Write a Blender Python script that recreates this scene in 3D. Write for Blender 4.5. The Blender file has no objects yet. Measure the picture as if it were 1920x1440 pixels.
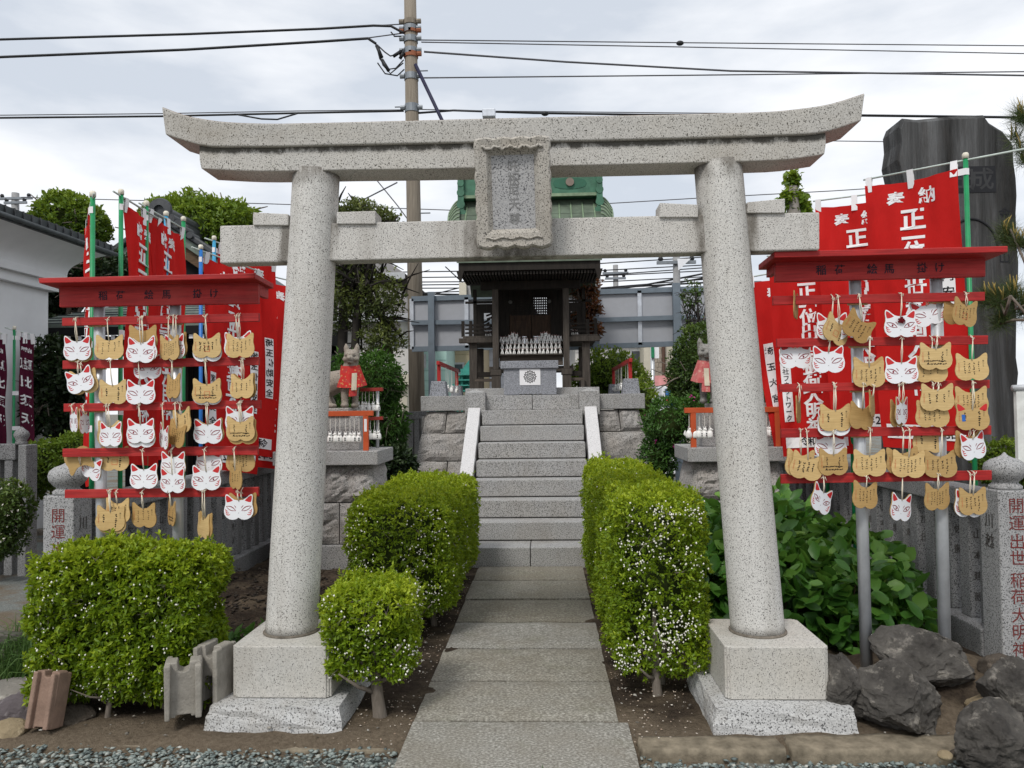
import bpy, bmesh, math, random
import numpy as np
from mathutils import Vector, Matrix, noise

random.seed(7)
rng = np.random.default_rng(7)
sc = bpy.context.scene
COL = sc.collection
R = math.radians

# ------------------------------------------------------------------ camera
F = 1442.0                                     # focal length in photograph pixels (1920 wide)
CAM = Vector((0, 0, 1.5))
yaw, pitch, roll = R(2.42), R(1.736), R(0.7)
FWD = Vector((-math.sin(yaw)*math.cos(pitch), math.cos(yaw)*math.cos(pitch), math.sin(pitch)))
_r0 = Vector((math.cos(yaw), math.sin(yaw), 0)); _u0 = _r0.cross(FWD)
RT = _r0*math.cos(roll) - _u0*math.sin(roll)
UP = _u0*math.cos(roll) + _r0*math.sin(roll)
cd = bpy.data.cameras.new('camera'); cam = bpy.data.objects.new('camera', cd); COL.objects.link(cam)
cd.sensor_width = 36; cd.lens = 36*F/1920; cd.clip_start = 0.05; cd.clip_end = 2000
cam.matrix_world = Matrix.Translation(CAM) @ Matrix((RT, UP, -FWD)).transposed().to_4x4()
sc.camera = cam

# ------------------------------------------------------------------ sky, sun, exposure
SUN_EL, SUN_AZ = R(50), R(203)                 # azimuth clockwise from +Y: behind the camera, a little left
w = bpy.data.worlds.new('World'); sc.world = w; w.use_nodes = True
nt = w.node_tree; nt.nodes.clear()
def wn(t, **k):
    n = nt.nodes.new(t)
    for a, b in k.items(): setattr(n, a, b)
    return n
sky = wn('ShaderNodeTexSky', sky_type='NISHITA', sun_disc=False, sun_elevation=SUN_EL, sun_rotation=SUN_AZ)
bg1 = wn('ShaderNodeBackground'); bg1.inputs[1].default_value = 0.10
nt.links.new(sky.outputs[0], bg1.inputs[0])
tc = wn('ShaderNodeTexCoord'); mp = wn('ShaderNodeMapping'); mp.inputs['Scale'].default_value = (1, 1, 3.2)
nt.links.new(tc.outputs['Generated'], mp.inputs[0])
n1 = wn('ShaderNodeTexNoise'); n1.inputs['Scale'].default_value = 2.9; n1.inputs['Detail'].default_value = 7; n1.inputs['Roughness'].default_value = .52
nt.links.new(mp.outputs[0], n1.inputs[0])
cr = wn('ShaderNodeValToRGB')
cr.color_ramp.elements[0].position = .36; cr.color_ramp.elements[0].color = (.49, .53, .59, 1)
cr.color_ramp.elements[1].position = .61; cr.color_ramp.elements[1].color = (.77, .78, .80, 1)
nt.links.new(n1.outputs[0], cr.inputs[0])
bg2 = wn('ShaderNodeBackground'); bg2.inputs[1].default_value = 1.0       # the cloud deck
nt.links.new(cr.outputs[0], bg2.inputs[0])
mx = wn('ShaderNodeMixShader'); mx.inputs[0].default_value = .94
nt.links.new(bg1.outputs[0], mx.inputs[1]); nt.links.new(bg2.outputs[0], mx.inputs[2])
wo = wn('ShaderNodeOutputWorld'); nt.links.new(mx.outputs[0], wo.inputs[0])
sl = bpy.data.lights.new('sun', 'SUN'); sl.energy = 1.5; sl.angle = R(14); sl.color = (1, .965, .91)
so = bpy.data.objects.new('sun', sl); COL.objects.link(so)
sdir = Vector((math.sin(SUN_AZ)*math.cos(SUN_EL), math.cos(SUN_AZ)*math.cos(SUN_EL), math.sin(SUN_EL)))
so.rotation_euler = sdir.to_track_quat('Z', 'Y').to_euler(); so.location = sdir*30
vs = sc.view_settings; vs.view_transform = 'Standard'; vs.look = 'None'; vs.exposure = 0.48; vs.gamma = 1
sc.cycles.max_bounces = 4; sc.cycles.diffuse_bounces = 3; sc.cycles.glossy_bounces = 2; sc.cycles.transmission_bounces = 2

# ------------------------------------------------------------------ photograph pixel -> point of the place
def ray(px, py): return FWD + RT*((px-960)/F) + UP*((720-py)/F)
def P(px, py, Y):                              # where the sight line crosses the plane Y
    d = ray(px, py); return CAM + d*(Y/d.y)
def G(px, py, z=0.0):                          # where it meets height z
    d = ray(px, py); return CAM + d*((z-CAM.z)/d.z)
def PX(px, py, X):                             # where it crosses the plane X
    d = ray(px, py); return CAM + d*(X/d.x)
def Xat(px, Y, py=763): return P(px, py, Y).x
def Zat(px, py, Y): return P(px, py, Y).z

# ------------------------------------------------------------------ glyphs of the bundled fallback font
_gl = {}
_curve = bpy.data.curves.new('glyph_source', 'FONT'); _gob = bpy.data.objects.new('glyph_source', _curve)
COL.objects.link(_gob); _curve.resolution_u = 2
def glyph(ch, bold=.012):
    k = (ch, bold)
    if k in _gl: return _gl[k]
    _curve.body = ch; _curve.offset = bold; _curve.align_x = 'CENTER'
    dg = bpy.context.evaluated_depsgraph_get(); dg.update()
    e = _gob.evaluated_get(dg); me = e.to_mesh()
    v = [(p.co.x, p.co.y-.33) for p in me.vertices]; f = [tuple(p.vertices) for p in me.polygons]
    e.to_mesh_clear(); _gl[k] = (v, f)
    return _gl[k]
for s_, b_ in (('奉納正一位出世稲荷大明神恵比須天', .028), ('開運出世稲荷大明神絵馬掛け成田山矢野靖本建設川越佐藤金龍', .014),
               ('吒枳尼天尊', .006), ('令和8年2月吉日有限会社フネットワーク大宮佐助家内安全嫁納埼玉', .016), ('願いごと豊川稲荷開運出世大明神', .0)):
    for c_ in s_: glyph(c_, b_)
COL.objects.unlink(_gob); bpy.data.objects.remove(_gob)

# ------------------------------------------------------------------ mesh helpers
WM = {}
def tag(o, label=None, cat=None, group=None, kind=None):
    if label: o['label'] = label
    if cat: o['category'] = cat
    if group: o['group'] = group
    if kind: o['kind'] = kind
    return o
def thing(name, label, cat, loc=(0, 0, 0), rotz=0, group=None):
    o = bpy.data.objects.new(name, None); COL.objects.link(o)
    o.empty_display_size = .1
    o.location = loc; o.rotation_euler = (0, 0, rotz)
    WM[o] = Matrix.Translation(loc) @ Matrix.Rotation(rotz, 4, 'Z')
    return tag(o, label, cat, group)
def copy_tree(o, parent=None):
    c = o.copy(); COL.objects.link(c)
    if parent is not None: c.parent = parent
    for ch in o.children: copy_tree(ch, c)
    return c
def link(name, me, parent=None, loc=(0, 0, 0)):
    o = bpy.data.objects.new(name, me); COL.objects.link(o)
    if parent is not None:
        o.parent = parent; WM[o] = WM[parent]
    else:
        o.location = loc; WM[o] = Matrix.Translation(loc)
    return o
def rotz(a): return Matrix.Rotation(a, 3, 'Z')
def frame(x, y, z):                             # 3x3 with these columns
    return Matrix((x, y, z)).transposed()

class MB:
    def __init__(s): s.v = []; s.f = []; s.mi = []; s.m = 0
    def add(s, vs_, fs_, mi=None):
        b = len(s.v); s.v += [tuple(p) for p in vs_]
        s.f += [tuple(i+b for i in f) for f in fs_]; s.mi += [s.m if mi is None else mi]*len(fs_)
        return s
    def box(s, c, d, Rm=None, taper=1.0):
        c = Vector(c); vs_ = []
        for z in (-.5, .5):
            k = taper if z > 0 else 1
            for x, y in ((-.5, -.5), (.5, -.5), (.5, .5), (-.5, .5)):
                p = Vector((x*d[0]*k, y*d[1]*k, z*d[2]))
                vs_.append(c + (Rm @ p if Rm else p))
        return s.add(vs_, [(3, 2, 1, 0), (4, 5, 6, 7), (0, 1, 5, 4), (1, 2, 6, 5), (2, 3, 7, 6), (3, 0, 4, 7)])
    def bb(s, x0, x1, y0, y1, z0, z1): return s.box(((x0+x1)/2, (y0+y1)/2, (z0+z1)/2), (x1-x0, y1-y0, z1-z0))
    def hexa(s, p): return s.add(p, [(3, 2, 1, 0), (4, 5, 6, 7), (0, 1, 5, 4), (1, 2, 6, 5), (2, 3, 7, 6), (3, 0, 4, 7)])
    def bar(s, a, b, wd, h, up=(0, 0, 1)):
        a = Vector(a); b = Vector(b); x = (b-a).normalized(); u = Vector(up); y = u.cross(x).normalized(); z = x.cross(y)
        return s.box((a+b)/2, ((b-a).length, wd, h), frame(x, y, z))
    def tube(s, pts, r, n=8, cap=True):
        pts = [Vector(p) for p in pts]; m = len(pts)
        rs = r if isinstance(r, (list, tuple)) else [r]*m
        vs_ = []; u = None
        for i in range(m):
            t = (pts[min(i+1, m-1)]-pts[max(i-1, 0)])
            t = t.normalized() if t.length > 1e-9 else Vector((0, 0, 1))
            if u is None: u = t.orthogonal().normalized()
            else:
                u = u - t*u.dot(t); u = u.normalized() if u.length > 1e-6 else t.orthogonal().normalized()
            q = t.cross(u)
            for k in range(n):
                a = 2*math.pi*k/n; vs_.append(pts[i]+(u*math.cos(a)+q*math.sin(a))*rs[i])
        fs_ = [(i*n+k, i*n+(k+1) % n, (i+1)*n+(k+1) % n, (i+1)*n+k) for i in range(m-1) for k in range(n)]
        if cap: fs_ += [tuple(range(n-1, -1, -1)), tuple((m-1)*n+k for k in range(n))]
        return s.add(vs_, fs_)
    def lathe(s, prof, c=(0, 0, 0), n=24, Rm=None):
        c = Vector(c); vs_ = []; m = len(prof)
        for r, z in prof:
            for k in range(n):
                a = 2*math.pi*k/n; p = Vector((r*math.cos(a), r*math.sin(a), z)); vs_.append(c+(Rm @ p if Rm else p))
        fs_ = [(i*n+k, i*n+(k+1) % n, (i+1)*n+(k+1) % n, (i+1)*n+k) for i in range(m-1) for k in range(n)]
        fs_ += [tuple(range(n-1, -1, -1)), tuple((m-1)*n+k for k in range(n))]
        return s.add(vs_, fs_)
    def prism(s, poly, t, o=(0, 0, 0), X=(1, 0, 0), Y=(0, 0, 1)):   # outline in the X,Y frame, thickness t along X x Y, both ways
        o = Vector(o); X = Vector(X); Y = Vector(Y); N = X.cross(Y).normalized(); n = len(poly)
        vs_ = [o+X*a+Y*b+N*(t/2) for a, b in poly]+[o+X*a+Y*b-N*(t/2) for a, b in poly]
        fs_ = [tuple(range(n)), tuple(range(2*n-1, n-1, -1))]+[(i, i+n, (i+1) % n+n, (i+1) % n) for i in range(n)]
        return s.add(vs_, fs_)
    def flat(s, poly, o, X, Y):
        o = Vector(o); X = Vector(X); Y = Vector(Y)
        return s.add([o+X*a+Y*b for a, b in poly], [tuple(range(len(poly)))])
    def grid(s, fn, nu, nv):
        vs_ = [fn(i/nu, j/nv) for j in range(nv+1) for i in range(nu+1)]
        return s.add(vs_, [(j*(nu+1)+i, j*(nu+1)+i+1, (j+1)*(nu+1)+i+1, (j+1)*(nu+1)+i) for j in range(nv) for i in range(nu)])
    def ell(s, c, r, n=12, m=8, Rm=None):
        c = Vector(c); vs_ = []
        for j in range(m+1):
            t = math.pi*j/m
            for i in range(n):
                a = 2*math.pi*i/n; p = Vector((r[0]*math.sin(t)*math.cos(a), r[1]*math.sin(t)*math.sin(a), r[2]*math.cos(t)))
                vs_.append(c+(Rm @ p if Rm else p))
        return s.add(vs_, [(j*n+i, (j+1)*n+i, (j+1)*n+(i+1) % n, j*n+(i+1) % n) for j in range(m) for i in range(n)])
    def text(s, ch, size, fn, bold=.014):        # fn maps (u,v) metres in the sheet to a point
        v, f = glyph(ch, bold); return s.add([fn(a*size, b*size) for a, b in v], f)
    def build(s, name, mats, parent=None, smooth=False, bevel=0, loc=None, seg=2, sub=0):
        me = bpy.data.meshes.new(name)
        if parent is None:
            if loc is None:
                a = np.array(s.v); lo = a.min(0); hi = a.max(0); loc = ((lo[0]+hi[0])/2, (lo[1]+hi[1])/2, lo[2])
            inv = Matrix.Translation(Vector(loc)).inverted()
        else: inv = WM[parent].inverted()
        me.from_pydata([inv @ Vector(p) for p in s.v], [], s.f)
        for m_ in (mats if isinstance(mats, (list, tuple)) else [mats]): me.materials.append(m_)
        if any(s.mi): me.polygons.foreach_set('material_index', s.mi)
        if smooth: me.polygons.foreach_set('use_smooth', [True]*len(s.f))
        me.update()
        o = link(name, me, parent, loc if loc is not None else (0, 0, 0))
        if sub:
            d = o.modifiers.new('s', 'SUBSURF'); d.levels = d.render_levels = sub
        if bevel:
            d = o.modifiers.new('b', 'BEVEL'); d.width = bevel; d.segments = seg; d.limit_method = 'ANGLE'; d.angle_limit = R(35)
        return o

def np_mesh(name, V, Fq, mat, parent=None, attr=None, loc=(0, 0, 0), smooth=False):
    V = np.asarray(V, np.float32); Fq = np.asarray(Fq, np.int32)
    if parent is not None:
        Mi = np.array(WM[parent].inverted()); V = V @ Mi[:3, :3].T+Mi[:3, 3]
    else: V = V-np.array(loc)
    me = bpy.data.meshes.new(name); k = Fq.shape[1]
    me.vertices.add(len(V)); me.vertices.foreach_set('co', V.astype(np.float32).ravel())
    me.loops.add(Fq.size); me.loops.foreach_set('vertex_index', Fq.ravel())
    me.polygons.add(len(Fq)); me.polygons.foreach_set('loop_start', np.arange(len(Fq), dtype=np.int32)*k)
    me.polygons.foreach_set('loop_total', np.full(len(Fq), k, np.int32))
    if smooth: me.polygons.foreach_set('use_smooth', np.ones(len(Fq), bool))
    if attr is not None:
        a = me.attributes.new('tint', 'FLOAT', 'POINT'); a.data.foreach_set('value', np.asarray(attr, np.float32))
    me.materials.append(mat); me.update(calc_edges=True)
    return link(name, me, parent, loc)

# ------------------------------------------------------------------ materials
class NT:
    def __init__(s, name):
        s.m = bpy.data.materials.new(name); s.m.use_nodes = True; s.t = s.m.node_tree; s.t.nodes.clear()
        s.out = s.n('ShaderNodeOutputMaterial'); s.b = s.n('ShaderNodeBsdfPrincipled'); s.l(s.b.outputs[0], s.out.inputs[0])
        s.co = s.n('ShaderNodeTexCoord').outputs['Object']
    def n(s, t, **k):
        n = s.t.nodes.new(t)
        for a, b in k.items(): setattr(n, a, b)
        return n
    def l(s, a, b): s.t.links.new(a, b)
    def map(s, scale=(1, 1, 1)):
        n = s.n('ShaderNodeMapping'); n.inputs['Scale'].default_value = scale; s.l(s.co, n.inputs[0]); return n.outputs[0]
    def noise(s, sc_, det=4, rough=.55, co=None, dist=0):
        n = s.n('ShaderNodeTexNoise'); n.inputs['Scale'].default_value = sc_; n.inputs['Detail'].default_value = det
        n.inputs['Roughness'].default_value = rough; n.inputs['Distortion'].default_value = dist
        s.l(co or s.co, n.inputs[0]); return n.outputs[0]
    def ramp(s, fac, *st):
        n = s.n('ShaderNodeValToRGB'); e = n.color_ramp.elements
        while len(e) < len(st): e.new(.5)
        for i, (p, c) in enumerate(st):
            e[i].position = p; e[i].color = c+(1,) if len(c) == 3 else c
        s.l(fac, n.inputs[0]); return n.outputs[0]
    def mix(s, fac, a, b, mode='MIX'):
        n = s.n('ShaderNodeMix', data_type='RGBA', blend_type=mode)
        for k, x in ((0, fac), (6, a), (7, b)):
            if isinstance(x, (int, float)): n.inputs[k].default_value = x
            elif isinstance(x, tuple): n.inputs[k].default_value = x+(1,) if len(x) == 3 else x
            else: s.l(x, n.inputs[k])
        return n.outputs[2]
    def bump(s, h, st, dist=.01):
        n = s.n('ShaderNodeBump'); n.inputs['Strength'].default_value = st; n.inputs['Distance'].default_value = dist
        s.l(h, n.inputs['Height']); s.l(n.outputs[0], s.b.inputs['Normal'])
    def fin(s, col, rough=.7, spec=.3, metal=0):
        if isinstance(col, tuple): s.b.inputs['Base Color'].default_value = col+(1,)
        else: s.l(col, s.b.inputs['Base Color'])
        if isinstance(rough, (int, float)): s.b.inputs['Roughness'].default_value = rough
        else: s.l(rough, s.b.inputs['Roughness'])
        s.b.inputs['Specular IOR Level'].default_value = spec; s.b.inputs['Metallic'].default_value = metal
        return s.m
W3 = lambda a: (a, a, a)

def plain(name, c, rough=.6, spec=.3, metal=0, var=.16, scale=9, bump=0, bscale=60):
    t = NT(name); n = t.noise(scale, 6, .6)
    c2 = tuple(x*(1-var) for x in c); c3 = tuple(min(1, x*(1+var)) for x in c)
    col = t.ramp(n, (.3, c2), (.7, c3))
    if bump: t.bump(t.noise(bscale, 5), bump, .004)
    return t.fin(col, rough, spec, metal)

def granite(name, light, mid, dark, speck=.60, gs=130, stain=(.20, .18, .15), stain_amt=.35, warm=None, bump=.25, amount=1.0, ramp=.045, streak=False):
    t = NT(name)
    base = t.ramp(t.noise(gs*.7, 3, .6), (.32, mid), (.68, light))
    sp = t.ramp(t.noise(gs, 2, .5), (speck, W3(0)), (speck+ramp, W3(amount)))
    c = t.mix(sp, base, dark)
    if warm: c = t.mix(t.ramp(t.noise(2.3, 5, .6), (.42, W3(0)), (.72, W3(.55))), c, warm, 'MULTIPLY')
    st = t.ramp(t.noise(3.1, 5, .65, t.map((1, 1, .45))), (.5, W3(0)), (.78, W3(stain_amt)))
    c = t.mix(st, c, stain, 'MULTIPLY') if False else t.mix(st, c, stain)
    if streak:                                   # rain streaks, and grime where the 'tint' mask says it gathers
        c = t.mix(t.ramp(t.noise(1, 6, .6, t.map((7, 7, .35))), (.50, W3(0)), (.74, W3(.46))), c, (.21, .185, .15))
        at = t.n('ShaderNodeAttribute', attribute_name='tint'); mm = t.n('ShaderNodeMath', operation='MULTIPLY'); t.l(at.outputs['Fac'], mm.inputs[0])
        t.l(t.ramp(t.noise(9, 6, .65, t.map((1, 1, .5))), (.3, W3(.25)), (.65, W3(1.2))), mm.inputs[1])
        c = t.mix(t.ramp(mm.outputs[0], (.25, W3(0)), (.75, W3(.75))), c, (.085, .072, .055))
    t.bump(t.noise(gs*1.2, 3), bump, .003)
    return t.fin(c, .82, .25)
def leafm(name, c0, c1, c2, rough=.5, trans=.28, spec=.35):
    t = NT(name); a = t.n('ShaderNodeAttribute', attribute_name='tint')
    col = t.ramp(a.outputs['Fac'], (0, c0), (.5, c1), (1, c2))
    t.fin(col, rough, spec)
    tr = t.n('ShaderNodeBsdfTranslucent'); t.l(t.mix(.5, col, tuple(min(1, x*1.5) for x in c2)), tr.inputs[0])
    m = t.n('ShaderNodeMixShader'); m.inputs[0].default_value = trans
    t.l(t.b.outputs[0], m.inputs[1]); t.l(tr.outputs[0], m.inputs[2]); t.l(m.outputs[0], t.out.inputs[0])
    return t.m
def woodm(name, c0, c1, rough=.8, scale=(40, 40, 3), spec=.2, bump=.3):
    t = NT(name); n = t.noise(1.0, 6, .65, t.map(scale), .6)
    t.bump(n, bump, .006)
    return t.fin(t.ramp(n, (.3, c0), (.72, c1)), rough, spec)

m_torii = granite('torii_granite', (.62, .605, .575), (.48, .465, .44), (.06, .056, .052), .585, 185, (.23, .19, .155), .30, warm=(1, .97, .93), streak=True)
m_torii2 = granite('pillar_granite', (.65, .638, .61), (.51, .498, .47), (.065, .06, .056), .588, 185, (.27, .24, .20), .25, warm=(1, .98, .95), streak=True)
m_plinth = granite('plinth_granite', (.56, .545, .51), (.43, .42, .39), (.12, .115, .11), .605, 165, (.27, .235, .19), .40, warm=(1, .95, .87))
m_foot = granite('footing_granite', (.57, .57, .56), (.42, .42, .415), (.11, .11, .11), .565, 130, (.25, .215, .165), .6, bump=.9)
m_step = granite('step_granite', (.47, .465, .455), (.31, .31, .31), (.09, .088, .085), .545, 140, (.19, .165, .135), .36, warm=(1, .96, .90))
m_tread = granite('rail_granite', (.66, .65, .65), (.54, .53, .53), (.22, .22, .22), .62, 120, (.4, .38, .35), .15)
m_rough = granite('rough_granite', (.44, .42, .40), (.27, .26, .25), (.09, .09, .09), .57, 95, (.17, .14, .11), .55, warm=(1, .92, .82), bump=.9)
m_fence = granite('fence_granite', (.30, .30, .30), (.20, .20, .20), (.06, .06, .06), .55, 130, (.08, .085, .08), .65, bump=.4)
m_fpost = granite('post_granite', (.42, .42, .42), (.29, .29, .29), (.09, .09, .09), .56, 140, (.15, .15, .14), .4, bump=.4)
m_box = granite('box_granite', (.36, .37, .40), (.21, .22, .24), (.07, .07, .08), .55, 110, (.16, .16, .16), .2)
m_cut = plain('carved_recess', (.085, .08, .075), .9, .1)
m_path = None
# ================================================================== ground, path, kerb
def ground_mat():
    t = NT('yard_ground'); a = t.noise(2.2, 6, .6); g = t.noise(60, 4, .7)
    dirt = t.ramp(g, (.3, (.12, .095, .068)), (.7, (.21, .175, .13)))
    grav = t.ramp(t.noise(75, 2), (.35, (.12, .13, .122)), (.65, (.25, .265, .25)))
    t.bump(g, .8, .012)
    return t.fin(t.mix(t.ramp(a, (.42, W3(0)), (.55, W3(1))), dirt, grav), .95, .15)
def soil_mat():
    t = NT('garden_soil'); g = t.noise(45, 6, .7); a = t.noise(3, 5)
    dark = t.ramp(g, (.3, (.028, .021, .016)), (.7, (.085, .064, .047)))
    dry = t.ramp(g, (.3, (.10, .075, .05)), (.7, (.21, .165, .115)))
    c = t.mix(t.ramp(a, (.45, W3(0)), (.62, W3(.8))), dark, dry)
    sp = t.n('ShaderNodeSeparateXYZ'); t.l(t.co, sp.inputs[0]); ad = t.n('ShaderNodeMath', operation='MULTIPLY_ADD'); t.l(t.noise(4, 4), ad.inputs[0]); ad.inputs[1].default_value = .5; t.l(sp.outputs['Y'], ad.inputs[2])
    mr = t.n('ShaderNodeMapRange'); t.l(ad.outputs[0], mr.inputs[0]); mr.inputs[1].default_value = 3.92; mr.inputs[2].default_value = 4.12; mr.inputs[3].default_value = .85; mr.inputs[4].default_value = 0
    c = t.mix(mr.outputs[0], c, t.ramp(g, (.3, (.13, .10, .07)), (.7, (.25, .20, .145))))      # trodden dry earth along the kerb
    t.bump(t.noise(70, 6, .75), 1, .02)
    return t.fin(c, .95, .1)
m_ground, m_soil = ground_mat(), soil_mat()
tag(MB().add([(-300, -60, -.065), (300, -60, -.065), (300, 500, -.065), (-300, 500, -.065)], [(0, 1, 2, 3)]).build('ground', m_ground, loc=(0, 0, 0)), kind='structure')
def soil_h(x, y):
    h = .018*noise.noise((x*3, y*3, 0))+.014*noise.noise((x*9, y*9, 3))
    if x > 1.25 and y < 4.7:                      # the heap under the rocks
        h += .13*max(0, min(1, (x-1.35)/.5))*max(0, min(1, (y-3.62)/.35))*max(0, min(1, (2.75-x)/.5))*max(0, min(1, (4.75-y)/.3))
    h -= .05*max(0, min(1, (3.56-y)/.12))
    if x < -1.3 and 4.9 < y < 7: h += .06+.045*noise.noise((x*6, y*6, 7))
    return h-.02
soil = MB().grid(lambda u, v: (-3.6+6.9*u, 3.42+6.2*v, soil_h(-3.6+6.9*u, 3.42+6.2*v)), 150, 140)
soil.f = [f for f in soil.f if not all(-.58 < soil.v[i][0] < .27 and soil.v[i][1] < 7.2 for i in f)]; soil.mi = [0]*len(soil.f)
tag(soil.build('soil', m_soil, smooth=True, loc=(0, 0, 0)), kind='structure')

def path_mat():
    t = NT('path_granite')
    b = t.ramp(t.noise(1, 3, .6, t.map((75, 105, 90))), (.36, (.165, .155, .135)), (.5, (.255, .245, .22)), (.66, (.45, .44, .40)))
    st = t.ramp(t.noise(2.5, 7, .65), (.42, W3(0)), (.70, W3(.55)))
    c = t.mix(st, b, (.19, .165, .125)); g = t.noise(4, 5); oi = t.n('ShaderNodeObjectInfo')
    c = t.mix(1.0, c, t.ramp(oi.outputs['Random'], (0, (.82, .79, .72)), (.5, (.93, .91, .86)), (1, (1, 1, 1))), 'MULTIPLY')
    c = t.mix(t.ramp(g, (.55, W3(0)), (.8, W3(.3))), c, (.13, .14, .07))
    t.bump(t.noise(70, 4, .7), .8, .006)
    return t.fin(c, .85, .2)
m_path = path_mat()
path = thing('path', None, None, (-.15, 3.1, 0)); path['kind'] = 'structure'
ys = [3.06, 3.74, 4.29, 4.87, 5.46, 6.09, 6.74, 7.33]
for i in range(7):
    j = random.uniform(-.008, .008); x0, x1 = -.645+j, .335+j*.5
    if i == 0: x0, x1 = -.655, .375
    n = 14; mb = MB(); g = .010+.004*random.random(); dz = random.uniform(-.006, .003)
    def top(u, v, x0=x0, x1=x1, a=ys[i]+g, b=ys[i+1]-g, dz=dz):
        ex = .004*noise.noise((u*9, i*3.1, v*5)) if u in (0, 1) else 0
        ey = .006*noise.noise((u*11, i*5.3, 9)) if v in (0, 1) else 0
        edge = -.008 if (u in (0, 1) or v in (0, 1)) else 0
        return (x0+(x1-x0)*u+ex, a+(b-a)*v+ey, dz+edge+.004*noise.noise((u*4+i, v*4, i)))
    mb.grid(top, n, 6); B = len(mb.v)
    ring = [k for k in range(n+1)]+[r*(n+1)+n for r in range(1, 7)]+[6*(n+1)+k for k in range(n-1, -1, -1)]+[r*(n+1) for r in range(5, 0, -1)]
    low = [(mb.v[k][0], mb.v[k][1], -.12) for k in ring]; q = len(ring); mb.v += low
    for k in range(q): mb.f.append((ring[(k+1) % q], ring[k], B+k, B+(k+1) % q)); mb.mi.append(0)
    mb.build('paving_slab', m_path, path)
m_kerb = plain('kerb_stone', (.20, .17, .125), .95, .1, var=.42, scale=16, bump=1, bscale=55)
def rough_box(x0, x1, y0, y1, z0, z1, amp, seed, n=(10, 4, 3), rnd=.25):
    """a worn block: a box grid pulled in at its edges and roughened"""
    bm = bmesh.new(); bmesh.ops.create_cube(bm, size=1)
    bmesh.ops.subdivide_edges(bm, edges=bm.edges[:], cuts=5, use_grid_fill=True)
    c = Vector(((x0+x1)/2, (y0+y1)/2, (z0+z1)/2)); d = Vector((x1-x0, y1-y0, z1-z0)); m = min(d)
    vs_ = []
    for v in bm.verts:
        p = v.co*2; q = p.normalized()*max(abs(p.x), abs(p.y), abs(p.z)); s = p.lerp(q, rnd*.5)
        w_ = Vector((s.x*d.x/2, s.y*d.y/2, s.z*d.z/2)); k = w_+Vector((seed*3.7, seed, 0))
        nn = noise.noise(k*(1.1/m))*amp+noise.noise(k*(3.1/m))*amp*.5
        vs_.append(c+w_+w_.normalized()*nn)
    fs_ = [tuple(v.index for v in f.verts) for f in bm.faces]; bm.free()
    return vs_, fs_
def worn(name, x0, x1, y0, y1, z0, z1, amp, seed, mat, parent=None, rnd=.25):
    v, f = rough_box(x0, x1, y0, y1, z0, z1, amp, seed, rnd=rnd); return MB().add(v, f).build(name, mat, parent, smooth=True)
kerb = thing('kerb', None, None, (0, 3.45, -.06)); kerb['kind'] = 'structure'
for k, (a, b, y0, y1, zt) in enumerate(((.40, 1.03, 3.44, 3.59, -.008), (1.05, 1.95, 3.43, 3.60, .0), (-1.32, -.70, 3.49, 3.60, -.042), (-2.55, -1.36, 3.52, 3.64, -.042))):
    worn('kerb_stone', a, b, y0, y1, -.14, zt, .016, k+2, m_kerb, kerb, rnd=.14)

# loose stone chips of the yard
def chips(name, n, region, size, cols, seed, keep=None, z=-.055):
    r = np.random.default_rng(seed); x0, x1, y0, y1 = region
    p = np.c_[r.uniform(x0, x1, n), r.uniform(y0, y1, n)]
    if keep is not None: p = p[[keep(a, b, r.random()) for a, b in p]]
    n = len(p); s = r.uniform(.5, 1.25, n)*size
    oc = np.array([(1, .1, 0), (.1, .9, .1), (-1, .2, 0), (-.1, -1, 0), (.2, 0, .42), (0, .1, -.42)])
    V = oc[None]*(1+r.normal(0, .22, (n, 6, 3)))*s[:, None, None]*np.array([1, .72, .8])
    a = r.uniform(0, 2*np.pi, n); b = r.normal(0, .35, n)
    ca, sa, cb, sb = np.cos(a), np.sin(a), np.cos(b), np.sin(b)
    X, Y, Z = V[..., 0], V[..., 1], V[..., 2]
    Y, Z = Y*cb[:, None]-Z*sb[:, None], Y*sb[:, None]+Z*cb[:, None]
    X, Y = X*ca[:, None]-Y*sa[:, None], X*sa[:, None]+Y*ca[:, None]
    V = np.stack([X+p[:, :1], Y+p[:, 1:], Z+z+r.uniform(0, .012, n)[:, None]+s[:, None]*.2], -1)
    f = np.array([(0, 1, 4), (1, 2, 4), (2, 3, 4), (3, 0, 4), (1, 0, 5), (2, 1, 5), (3, 2, 5), (0, 3, 5)])
    Fq = (f[None]+6*np.arange(n)[:, None, None]).reshape(-1, 3)
    t = NT(name+'_colour'); at = t.n('ShaderNodeAttribute', attribute_name='tint')
    m = t.fin(t.ramp(at.outputs['Fac'], *cols), .85, .25)
    return np_mesh(name, V.reshape(-1, 3), Fq, m, attr=np.repeat(r.random(n), 6))
GC = ((0, (.10, .12, .115)), (.35, (.17, .205, .195)), (.7, (.25, .285, .265)), (.93, (.33, .35, .32)), (1, (.5, .49, .44)))
def kp(x, y, q):
    if -.67 < x < .39 and y > 3.0: return False
    d = noise.noise((x*1.3, y*2.2, 4))
    lim = (3.43 if x > 0 else 3.50)+.05*noise.noise((x*3, 0, 1))
    if y < lim-.03: return q < .9+.9*min(0, d+.12) if x < .4 else q < .97
    return q < (.34 if x < -.67 else .10)*(1 if y < 3.62 else .25)
tag(chips('gravel', 19000, (-2.7, 2.7, 2.75, 3.7), .0165, GC, 3, kp), 'grey green stone chips covering the yard in front of the path', 'gravel', kind='stuff')
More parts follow.
